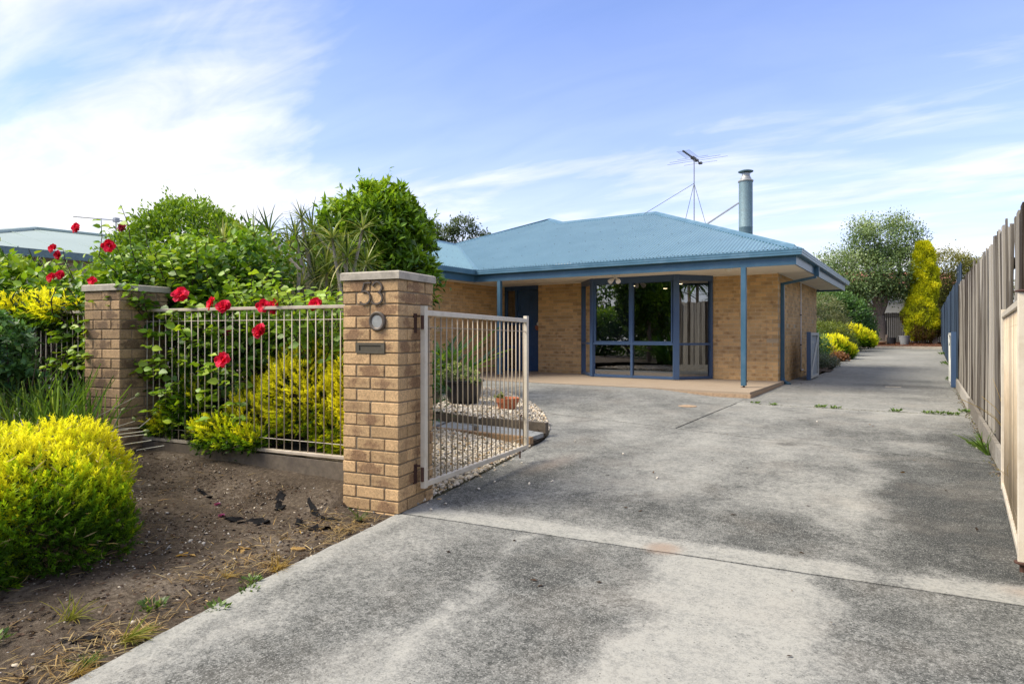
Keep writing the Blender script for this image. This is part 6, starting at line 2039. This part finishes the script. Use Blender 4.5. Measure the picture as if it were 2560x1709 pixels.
shrub('sage_shrub', [(-2.62, 22.2, 0.36, 0.38, 0.5, 0.18), (-2.75, 21.4, 0.40, 0.25, 0.3, 0.22)], 420, 8, 0.07, T_LANCE, [(0.06, 0.085, 0.045), (0.12, 0.155, 0.085), (0.20, 0.235, 0.15)], 'low sage-green ground shrub at the edge of the rear drive')
shrub('dark_bush', [(-3.05, 24.2, 0.7, 0.35, 0.6, 0.55), (-3.1, 22.9, 0.8, 0.3, 0.5, 0.65)], 520, 8, 0.07, T_OVAL, DKC, 'dark narrow shrub just beyond the house wall and low gate')
shrub('russet_plant', [(-2.62, 26.2, 0.36, 0.22, 0.3, 0.16)], 120, 7, 0.09, T_OVAL, [(0.12, 0.05, 0.02), (0.24, 0.11, 0.04), (0.32, 0.17, 0.07)], 'small russet plant at the foot of the golden bush', 'plant')

# pots and bits at the end of the drive
t1 = thing('garden_tub', (-0.95, 45.2, 0.62), 'grey tapered tub on the mulch beside the golden conifer', 'tub')
MB().lathe((-0.95, 45.0, 0.60), [(0.20, 0), (0.30, 0.52), (0.315, 0.52), (0.315, 0.56), (0.27, 0.56), (0.26, 0.45), (0.0, 0.45)], 24).build('tub', MATS['grey_tub'], t1, smooth=True)
t2 = thing('shallow_bowl', (-2.2, 45.0, 0.62), 'wide terracotta-coloured bowl under the grey-green tree', 'bowl')
MB().lathe((-2.25, 44.9, 0.60), [(0.22, 0), (0.40, 0.17), (0.40, 0.20), (0.36, 0.20), (0.0, 0.10)], 24).build('bowl', MATS['brown_kerb'], t2, smooth=True)
MB().lathe((-2.25, 44.9, 0.56), [(0.25, 0), (0.25, 0.05)], 18).build('base', MATS['terracotta'], t2)
t3 = thing('garden_tub', (-1.55, 45.4, 0.62), 'dark pot between the tree trunk and the grey tub', 'pot')
MB().lathe((-1.65, 45.3, 0.62), [(0.22, 0), (0.25, 0.42), (0.21, 0.42), (0.0, 0.36)], 20).build('tub', MATS['black_pot'], t3, smooth=True)
t4 = thing('timber_post', (-1.85, 45.6, 0.62), 'short brown timber post stump leaning by the tree trunk', 'post')
MB().beam((-1.92, 45.5, 0.55), (-1.90, 45.5, 1.22), 0.12, 0.12, up=(0, 1, 0)).build('post', MATS['bark'], t4)
t5 = thing('timber_post', (0.72, 45.8, 0.62), 'reddish timber post in shade right of the golden conifer', 'post')
MB().beam((0.60, 45.7, 0.5), (0.60, 45.7, 1.75), 0.22, 0.2, up=(0, 1, 0)).build('post', MATS['bark'], t5)

# ================================================================== LOOSE STUFF ON THE GROUND
ICO_V = None


def ico():
    t = (1 + 5 ** 0.5) / 2
    v = np.array([(-1, t, 0), (1, t, 0), (-1, -t, 0), (1, -t, 0), (0, -1, t), (0, 1, t), (0, -1, -t), (0, 1, -t), (t, 0, -1), (t, 0, 1), (-t, 0, -1), (-t, 0, 1)]) / math.sqrt(1 + t * t)
    f = np.array([(0, 11, 5), (0, 5, 1), (0, 1, 7), (0, 7, 10), (0, 10, 11), (1, 5, 9), (5, 11, 4), (11, 10, 2), (10, 7, 6), (7, 1, 8), (3, 9, 4), (3, 4, 2), (3, 2, 6), (3, 6, 8), (3, 8, 9), (4, 9, 5), (2, 4, 11), (6, 2, 10), (8, 6, 7), (9, 8, 1)])
    return v, f


IV, IF = ico()


def stones(P, S, C, flat=0.6):
    n = len(P)
    ang = R.random(n) * 6.283; ca, sa = np.cos(ang), np.sin(ang)
    sx = S * (0.8 + 0.5 * R.random(n)); sy = S * (0.6 + 0.4 * R.random(n)); sz = S * flat * (0.7 + 0.5 * R.random(n))
    v = IV[None] * (1 + R.normal(0, 0.14, (n, 12, 1)))
    x = v[..., 0] * sx[:, None]; y = v[..., 1] * sy[:, None]; z = v[..., 2] * sz[:, None]
    tl = R.normal(0, 0.35, n); z = z + x * tl[:, None]
    V = np.stack([x * ca[:, None] - y * sa[:, None], x * sa[:, None] + y * ca[:, None], z], -1) + P[:, None, :]
    F = IF[None] + (np.arange(n) * 12)[:, None, None]
    return V.reshape(-1, 3), F.reshape(-1, 3), np.repeat(C, 12, 0)


def in_poly(x, y, poly):
    c = np.zeros(len(x), bool); n = len(poly)
    for i in range(n):
        xa, ya = poly[i]; xb, yb = poly[(i + 1) % n]
        if ya == yb: continue
        c ^= ((ya > y) != (yb > y)) & (x < (xb - xa) * (y - ya) / (yb - ya) + xa)
    return c


def fill(poly, n):
    poly = np.array(poly); lo = poly.min(0); hi = poly.max(0)
    x = lo[0] + (hi[0] - lo[0]) * R.random(n * 3); y = lo[1] + (hi[1] - lo[1]) * R.random(n * 3)
    k = in_poly(x, y, poly); return x[k][:n], y[k][:n]


QUARTZ = np.array([(0.68, 0.60, 0.46), (0.60, 0.50, 0.36), (0.72, 0.66, 0.56), (0.52, 0.37, 0.20), (0.38, 0.35, 0.30), (0.64, 0.54, 0.39), (0.54, 0.49, 0.41), (0.22, 0.21, 0.19), (0.70, 0.63, 0.50), (0.46, 0.26, 0.12)])
QW = np.array([.22, .16, .18, .07, .07, .14, .08, .03, .03, .02]); QW = QW / QW.sum()
for poly, zf, n, s, nm in ((lo_poly, gravel_lo, 7800, 0.0135, 'pebbles'), (hi_poly, gravel_hi, 9000, 0.0150, 'pebbles')):
    x, y = fill(poly, n)
    z = zf(x, y) + 0.006 + R.random(len(x)) * 0.010
    C = QUARTZ[R.choice(10, len(x), p=QW)] * (1 + R.normal(0, 0.10, (len(x), 1)))
    S = s * np.clip(R.lognormal(0, 0.32, len(x)), 0.5, 2.1)
    put(nm, stones(np.stack([x, y, z], -1), S, np.clip(C, 0, 1)), None, 'stone_mix')
# a few that have strayed on to the concrete
xs = np.array([-2.93, -2.72, -2.60, -3.30, -2.98, -2.92, -2.55, -3.2, -1.9, 0.5, 0.53, 0.47, -1.2, -3.0])
ysx = np.array([3.62, 4.45, 4.62, 6.4, 4.1, 3.45, 6.0, 5.1, 5.2, 4.05, 4.3, 8.2, 9.4, 4.35])
put('pebbles', stones(np.stack([xs, ysx, drive_z(xs, ysx) + 0.008], -1), np.full(len(xs), 0.014), np.tile([[0.70, 0.64, 0.54]], (len(xs), 1))), None, 'stone_mix')

# soil verge: chips, pale stones, bark, straw
vx, vy = fill(edge + [tuple(fpt(-0.2, -0.24)), tuple(fpt(3.0, -0.05)), (-7, 2.2), (-7, -0.5), (-3, -0.5)], 15000)
dd = xl(vy) - vx
P = np.stack([vx, vy, verge_z(vx, vy) + 0.001], -1)
grey = np.array([(0.48, 0.44, 0.38), (0.33, 0.31, 0.28), (0.56, 0.48, 0.36), (0.20, 0.16, 0.12), (0.035, 0.026, 0.02), (0.11, 0.078, 0.052)])
S = 0.0042 * np.clip(R.lognormal(0, 0.6, len(P)), 0.3, 4.2)
C = grey[R.choice(6, len(P), p=[.08, .09, .07, .24, .26, .26])]
put('soil_chips', stones(P, S, C, 0.45), None, 'stone_mix')
# bark flakes and clods
k = R.random(len(P)) < 0.55
V, F, C4 = scatter(P[k] + [0, 0, 0.003], R.normal(size=(k.sum(), 3)) * [1, 1, .12], [0, 0, 1.0] + R.normal(size=(k.sum(), 3)) * .35, 0.022 * (0.5 + R.random(k.sum())), T_OVAL, pal(k.sum(), [(0.035, 0.022, 0.016), (0.10, 0.062, 0.042), (0.18, 0.125, 0.085)], 0.3), 1.2)
put('bark_flakes', (V, F, C4), None, 'leaf_matte')
# dry straw, thick along the driveway edge
n = 3300
ty = -0.6 + 3.7 * R.random(n); tx = xl(ty) - 0.02 - np.abs(R.normal(0, 0.20, n)) - 0.02 * R.random(n)
far_ = R.random(n) < 0.18
tx = np.where(far_, xl(ty) - 0.3 - 1.8 * R.random(n), tx)
dens = fbm(tx * 3.2 + 5, ty * 3.2 + 8, 3)
ok = (dens > 0.46) | (R.random(n) < 0.12)
ok &= fence_side(tx, ty) < -0.05
tx, ty = tx[ok], ty[ok]; n = len(tx)
P = np.stack([tx, ty, verge_z(tx, ty) + 0.004 + 0.014 * R.random(n)], -1)
ang = R.random(n) * 6.283
D = np.stack([np.cos(ang), np.sin(ang), R.normal(0.06, 0.16, n)], -1)
T_STRAW = (np.array([(-.5, 0, 0), (.5, 0, 0), (.5, .5, .04), (-.5, .5, .04), (0, 1, 0)], float), np.array([(0, 1, 2), (0, 2, 3), (3, 2, 4)]))
put('straw', scatter(P, D, np.tile([[0, 0, 1.0]], (n, 1)) + R.normal(size=(n, 3)) * .2, 0.075 * (0.4 + R.random(n)), T_STRAW, pal(n, [(0.22, 0.14, 0.06), (0.42, 0.28, 0.11), (0.55, 0.42, 0.20), (0.36, 0.29, 0.18)], 0.2), 0.045), None, 'leaf_matte')

# tufts of dying and fresh grass in the verge
STRAWC = [(0.30, 0.19, 0.05), (0.48, 0.33, 0.09), (0.55, 0.44, 0.17)]
YGC = [(0.16, 0.20, 0.03), (0.30, 0.31, 0.06), (0.46, 0.38, 0.10)]
GRC = [(0.045, 0.095, 0.014), (0.09, 0.165, 0.022), (0.17, 0.26, 0.045)]


def tuft(x, y, z, n, L, cols, label, lean=(0, 0), spread=0.8, w=0.022, cat='grass tuft', name='grass_tuft', group=None):
    o = thing(name, (x, y, z), label, cat, group)
    r = R.random(n) * 6.283; el = R.random(n)
    D = np.stack([np.cos(r) * spread * el + lean[0], np.sin(r) * spread * el + lean[1], 0.35 + R.random(n) * 0.7], -1)
    B = T_BLADE(4, 0.35, 1.0)
    V, F, C = scatter(np.stack([x + R.normal(0, 0.012, n), y + R.normal(0, 0.012, n), np.full(n, z)], -1), D, np.stack([-np.cos(r), -np.sin(r), np.ones(n)], -1), L * (0.5 + 0.6 * R.random(n)), B, pal(n, cols, 0.15), w)
    put('blades', (V, F, C), o, 'leaf_matte'); return o


def vz(x, y): return float(verge_z(x, y))


for (x, y, n, L, c, lab, ln) in (
        (-2.80, 1.33, 46, 0.15, YGC, 'yellowing grass tuft lying flat near the near driveway edge', (0.9, 0.5)),
        (-3.16, 1.28, 40, 0.14, YGC, 'loose green and yellow grass tuft below the golden bush in the corner', (0.5, 0.2)),
        (-2.68, 1.10, 34, 0.10, STRAWC, 'dry straw tuft beside the driveway edge near the camera', (0.6, 0.6)),
        (-2.93, 2.15, 44, 0.13, STRAWC, 'orange dry grass tuft on the verge midway along the driveway edge', (0.7, 0.4)),
        (-3.05, 1.95, 30, 0.10, STRAWC, 'small dry tuft on bare soil beside pale stones', (0.6, 0.2)),
        (-2.72, 1.16, 60, 0.07, GRC, 'bright green grass tuft at the lower left driveway edge', (0.1, 0.1)),
        (-3.20, 3.02, 22, 0.12, GRC, 'green grass tuft at the foot of the numbered pillar', (0.1, 0.1)),
        (-3.18, 3.82, 7, 0.07, GRC, 'single green shoot among the pebbles under the open gate', (0, 0))):
    tuft(x, y, vz(x, y) if x > -9 and y < 3.3 else float(gravel_lo(x, y)), n, L, c, lab, ln)


def weed(x, y, z, r, label, group=None):
    o = thing('weed', (x, y, z), label, 'weed', group)
    n = 60
    a = R.random(n) * 6.283; rr = r * np.sqrt(R.random(n))
    P = np.stack([x + rr * np.cos(a), y + rr * np.sin(a), z + 0.25 * r * R.random(n)], -1)
    D = np.stack([np.cos(a), np.sin(a), 0.5 + R.random(n)], -1)
    put('leaves', scatter(P, D, np.tile([[0, 0, 1.0]], (n, 1)) + R.normal(size=(n, 3)) * .4, 0.45 * r * (0.6 + R.random(n)), T_OVAL, pal(n, GRC, 0.2), 0.9), o)
    return o


for (x, y, r, lab) in ((-2.75, 1.72, 0.05, 'fresh green weed between straw and the driveway edge'), (-3.0, 1.55, 0.055, 'feathery green weed beside the yellowing grass tuft'), (-3.22, 1.02, 0.06, 'flat green weed on dark soil in the lower left'), (-2.90, 2.0, 0.05, 'small green weed near the orange dry tuft'), (-2.80, 1.92, 0.045, 'tiny green weed touching the driveway edge')):
    weed(x, y, vz(x, y), r, lab)
for (x, y, r, lab) in ((-2.36, 11.16, .07, 'green weed in the cross joint nearest the porch corner'), (-2.07, 11.08, .06, 'small weed in the cross joint, second from the porch corner'), (-1.37, 11.08, .09, 'spreading pale green weed left of centre in the cross joint'),
                       (-1.15, 11.09, .07, 'little upright weed just right of the spreading one in the cross joint'), (-0.35, 11.11, .08, 'thin weed in the middle of the cross joint'), (0.05, 11.12, .07, 'weed at the left end of the green strip in the cross joint'),
                       (0.20, 11.12, .09, 'thick weed in the green strip of the cross joint near the fence'), (0.36, 11.12, .08, 'low weed at the fence end of the cross joint')):
    weed(x, y, float(drive_z(x, y)), r, lab, 'weeds in the driveway joint')
for (x, y, r, lab) in ((0.50, 8.3, 0.09, 'grassy weed at the plinth board of the paling fence'), (0.55, 11.4, 0.10, 'green weed where the cross joint meets the fence'), (0.60, 17.9, 0.15, 'weed clump behind the edge-on low gate'), (0.74, 25.0, 0.22, 'low weeds at the foot of the blue fence'), (0.80, 34, 0.22, 'far low weeds at the foot of the blue fence')):
    weed(x, y, float(base_z(x, y)) + 0.01, r, lab)
for (x, y, n, L, lab) in ((0.54, 7.85, 26, 0.30, 'arching grass tuft leaning out from under the fence plinth'), (0.56, 9.0, 14, 0.14, 'small grass tuft under the paling fence')):
    tuft(x, y, float(base_z(x, y)), n, L, GRC, lab, (-0.5, 0.3), 0.5, 0.03)
tuft(0.57, 6.6, 0.45, 7, 0.45, STRAWC, 'long thin dry grass stems leaning on the grey fence beyond the right gate', (-0.05, -0.4), 0.4, 0.003)
tuft(0.49, 5.35, 0.30, 5, 0.16, STRAWC, 'dry grass head poking through the right gate', (-0.5, -0.3), 0.3, 0.008)
# earth and dead leaf drift along the fence foot and in the joints
n = 900; y = 4.5 + 13 * R.random(n); x = 0.575 - np.abs(R.normal(0, 0.035, n))
put('soil_drift', stones(np.stack([x, y, base_z(x, y) + 0.002], -1), 0.010 * (0.4 + R.random(n)), pal(n, [(0.07, 0.05, 0.035), (0.16, 0.12, 0.08), (0.10, 0.12, 0.03)], 0.2), 0.4), None, 'stone_mix')
n = 300; x = -2.3 + 2.9 * R.random(n); y = jw(x) + R.normal(0, 0.006, n)
put('joint_dirt', stones(np.stack([x, y, base_z(x, y) - 0.002], -1), 0.012 * (0.4 + R.random(n)), pal(n, [(0.05, 0.045, 0.03), (0.09, 0.10, 0.03)], 0.2), 0.5), None, 'stone_mix')
# small dead leaves scattered on the concrete
n = 90; y = 2.4 + 17 * R.random(n) ** 1.3; x = -2.4 + 2.8 * R.random(n)
x[:26] = -2.25 + R.normal(0, 0.22, 26); y[:26] = 15.3 + R.normal(0, 0.5, 26)
put('fallen_leaves', scatter(np.stack([x, y, drive_z(x, y) + 0.006], -1), R.normal(size=(n, 3)) * [1, 1, .1], np.tile([[0, 0, 1.0]], (n, 1)) + R.normal(size=(n, 3)) * .3, 0.035 * (0.6 + R.random(n)), T_OVAL, pal(n, [(0.04, 0.03, 0.025), (0.14, 0.08, 0.04), (0.09, 0.07, 0.05)], 0.25), 1.0), None, 'leaf_matte')
# leaf litter in the mulch and shrub bed
n = 1200; x = -2.3 - 3 * R.random(n); y = 18.4 + 23 * R.random(n)
x = np.minimum(x, xl2(y) - 0.02)
put('leaf_litter', scatter(np.stack([x, y, base_z(x, y) + 0.03 + 0.1 * sstep(0, 1.2, xl2(y) - x)], -1), R.normal(size=(n, 3)) * [1, 1, .2], np.tile([[0, 0, 1.0]], (n, 1)) + R.normal(size=(n, 3)) * .3, 0.07 * (0.6 + R.random(n)), T_OVAL, pal(n, [(0.04, 0.03, 0.025), (0.14, 0.08, 0.04), (0.25, 0.2, 0.15)], 0.25), 1.0), None, 'leaf_matte')
n = 1500; x = -6 + 7 * R.random(n); y = 42.8 + 3.6 * R.random(n)
put('bark_mulch', scatter(np.stack([x, y, 0.46 + 0.075 * (y - 42.7) + 0.03], -1), R.normal(size=(n, 3)) * [1, 1, .2], np.tile([[0, 0, 1.0]], (n, 1)) + R.normal(size=(n, 3)) * .4, 0.10 * (0.6 + R.random(n)), T_OVAL, pal(n, [(0.06, 0.03, 0.02), (0.20, 0.09, 0.055), (0.28, 0.14, 0.09)], 0.25), 1.0), None, 'leaf_matte')


# torn black weed-mat showing through the soil
def scrap(path, w, label):
    o = thing('weed_mat_scrap', (path[0][0], path[0][1], vz(*path[0])), label, 'plastic scrap')
    V = []; F = []
    pp = np.array(path); tt = np.linspace(0, len(pp) - 1, 15)
    path = [(float(np.interp(t, range(len(pp)), pp[:, 0])) + R.normal(0, 0.006), float(np.interp(t, range(len(pp)), pp[:, 1])) + R.normal(0, 0.006)) for t in tt]
    n = len(path); ph = R.random() * 50
    for i, (x, y) in enumerate(path):
        d = np.array(path[min(i + 1, n - 1)]) - np.array(path[max(i - 1, 0)]); d = d / (np.linalg.norm(d) + 1e-9); nn = np.array([-d[1], d[0]])
        wl = w * (0.30 + 1.2 * R.random()) * min(1, 0.3 + 0.35 * min(i, n - 1 - i)); wr_ = w * (0.30 + 1.2 * R.random()) * min(1, 0.3 + 0.35 * min(i, n - 1 - i))
        for s in (-1, -0.45, 0.1, 0.55, 1):
            q = np.array([x, y]) + nn * s * (wl if s < 0 else wr_)
            V.append((q[0], q[1], vz(q[0], q[1]) + 0.001 + 0.030 * max(0.0, float(fbm(np.array([q[0] * 22 + ph]), np.array([q[1] * 22 + ph]), 3)[0]) - 0.42) / 0.4))
    for i in range(n - 1):
        for k in range(4): F.append((5 * i + k, 5 * i + k + 1, 5 * i + k + 6, 5 * i + k + 5))
    # a second skin gives it thickness
    V = np.array(V); m = len(V); V2 = V - [0, 0, 0.004]; F = np.array(F)
    put('sheet', (np.concatenate([V, V2]), np.concatenate([F[:, [0, 1, 2]], F[:, [0, 2, 3]], F[:, [2, 1, 0]] + m, F[:, [3, 2, 0]] + m]), np.full((2 * m, 3), 0.01)), o, None or 'leaf_matte')
    o.children[0].data.materials.clear(); o.children[0].data.materials.append(MATS['plastic_sheet'])
    return o


def gp(u, v):      # plan position of a spot on the verge, measured from the photograph's lens
    return None


scrap([(-3.75, 3.05), (-3.58, 2.95), (-3.42, 2.90), (-3.28, 2.93), (-3.17, 2.99), (-3.10, 3.05)], 0.020, 'long torn strip of black weed mat curling at the foot of the numbered pillar')
scrap([(-3.52, 2.78), (-3.40, 2.72), (-3.30, 2.74), (-3.22, 2.80)], 0.030, 'crumpled black weed mat scrap beside the grass tuft at the pillar')
scrap([(-3.92, 2.52), (-3.80, 2.56), (-3.72, 2.62), (-3.66, 2.66)], 0.045, 'ragged black weed mat scrap standing up in the middle of the bare soil')
scrap([(-4.00, 3.00), (-3.88, 2.92), (-3.80, 2.82)], 0.045, 'black weed mat patch half buried below the timber sleeper')
scrap([(-3.02, 1.16), (-2.95, 1.20), (-2.87, 1.27)], 0.025, 'black weed mat edge showing near the lower left driveway edge')
scrap([(-4.6, 2.72), (-4.48, 2.70), (-4.38, 2.70)], 0.02, 'thin dark weed mat shred near the grimy pillar')
FLP = FLW.copy(); FLP.name = 'fallen_flower'
_c = np.tile([0.30, 0.07, 0.20, 1.0], (len(FLP.vertices), 1)).astype(np.float32); FLP.color_attributes['Col'].data.foreach_set('color', _c.ravel())
for (x, y, lab) in ((-4.22, 2.64, 'fallen purple flower on the soil below the fence'), (-3.98, 2.52, 'faded pink flower head on the soil by the black plastic')):
    o = place('fallen_flower', FLP, (x, y, vz(x, y) + 0.008), None); o.scale = (0.022,) * 3
    tag(o, lab, 'flower')
for (x, y, lab) in ((-3.35, 2.25, 'curled tan dead leaf on bare soil in the middle of the verge'), (-3.5, 2.0, 'folded tan dead leaf beside the large golden bush'), (-3.1, 2.45, 'tan dead leaf lying close to the driveway edge')):
    o = thing('dry_leaf', (x, y, vz(x, y)), lab, 'leaf', 'dead leaves on the bare soil')
    n = 5
    put('leaf', scatter(np.tile([[x, y, vz(x, y) + 0.008]], (n, 1)) + R.normal(0, 0.02, (n, 3)) * [1, 1, .1], R.normal(size=(n, 3)) * [1, 1, .2], np.tile([[0, 0, 1.0]], (n, 1)) + R.normal(size=(n, 3)) * .4, 0.055, T_OVATE, pal(n, [(0.42, 0.26, 0.09), (0.55, 0.36, 0.13)], .15), 0.8), o, 'leaf_matte')

# put shading normals of very thin joined foliage at rest: nothing else to do
for o in list(SC.objects):
    if o.type == 'EMPTY': o.empty_display_size = 0.1

stp = [(-32 + 4.4 * i + R.normal(0, 0.8), -12 + R.normal(0, 1.5), 1.7 + 2.2 * (i % 2) + R.normal(0, 0.3), 3.2, 2.4, 2.4 + 0.5 * R.random()) for i in range(11)] + [(-34 + 4 * i, -15, 1.2, 3.2, 1.5, 1.9) for i in range(11)]
P, d = blob_points(stp, 4200, 0.7, -0.95)
put('street_trees', crown(P, d, 8, 0.42, T_OVAL, GREEN, 0.2, up=0.3, cl=0.4), None)
o = thing('yucca', (3.2, 14.6, 0.2), 'spiky green yucca beyond the paling fence, mirrored in the bay window side light', 'plant')
prt = []
for (x, y, z) in ((2.6, 14.2, 2.7), (3.4, 14.8, 3.0), (2.9, 15.4, 2.5), (4.4, 14.5, 3.2), (3.8, 13.6, 2.7), (3.3, 16.0, 2.9)):
    n = 46; a_ = R.random(n) * 6.283; e_ = R.random(n) * 1.9 - 0.5
    D_ = np.stack([np.cos(a_) * np.cos(e_), np.sin(a_) * np.cos(e_), np.sin(e_)], -1)
    prt.append(scatter(np.tile([[x, y, z]], (n, 1)), D_, np.tile([[0.01, 0.02, 1.0]], (n, 1)), 0.75 * (0.7 + 0.4 * R.random(n)), T_BLADE(5, 0.3, 0.05), pal(n, GREEN[:3], 0.2), 1.0))
put('foliage', prt, o)
mb = MB()
for (x, y, z) in ((2.6, 14.2, 2.7), (3.4, 14.8, 3.0), (2.9, 15.4, 2.5), (4.4, 14.5, 3.2), (3.8, 13.6, 2.7), (3.3, 16.0, 2.9)): mb.tube([(x * 0.6 + 1.3, y * 0.6 + 5.9, 0.1), (x, y, z)], 0.06, 6)
mb.build('stem', MATS['bark'], o, kind='stuff')
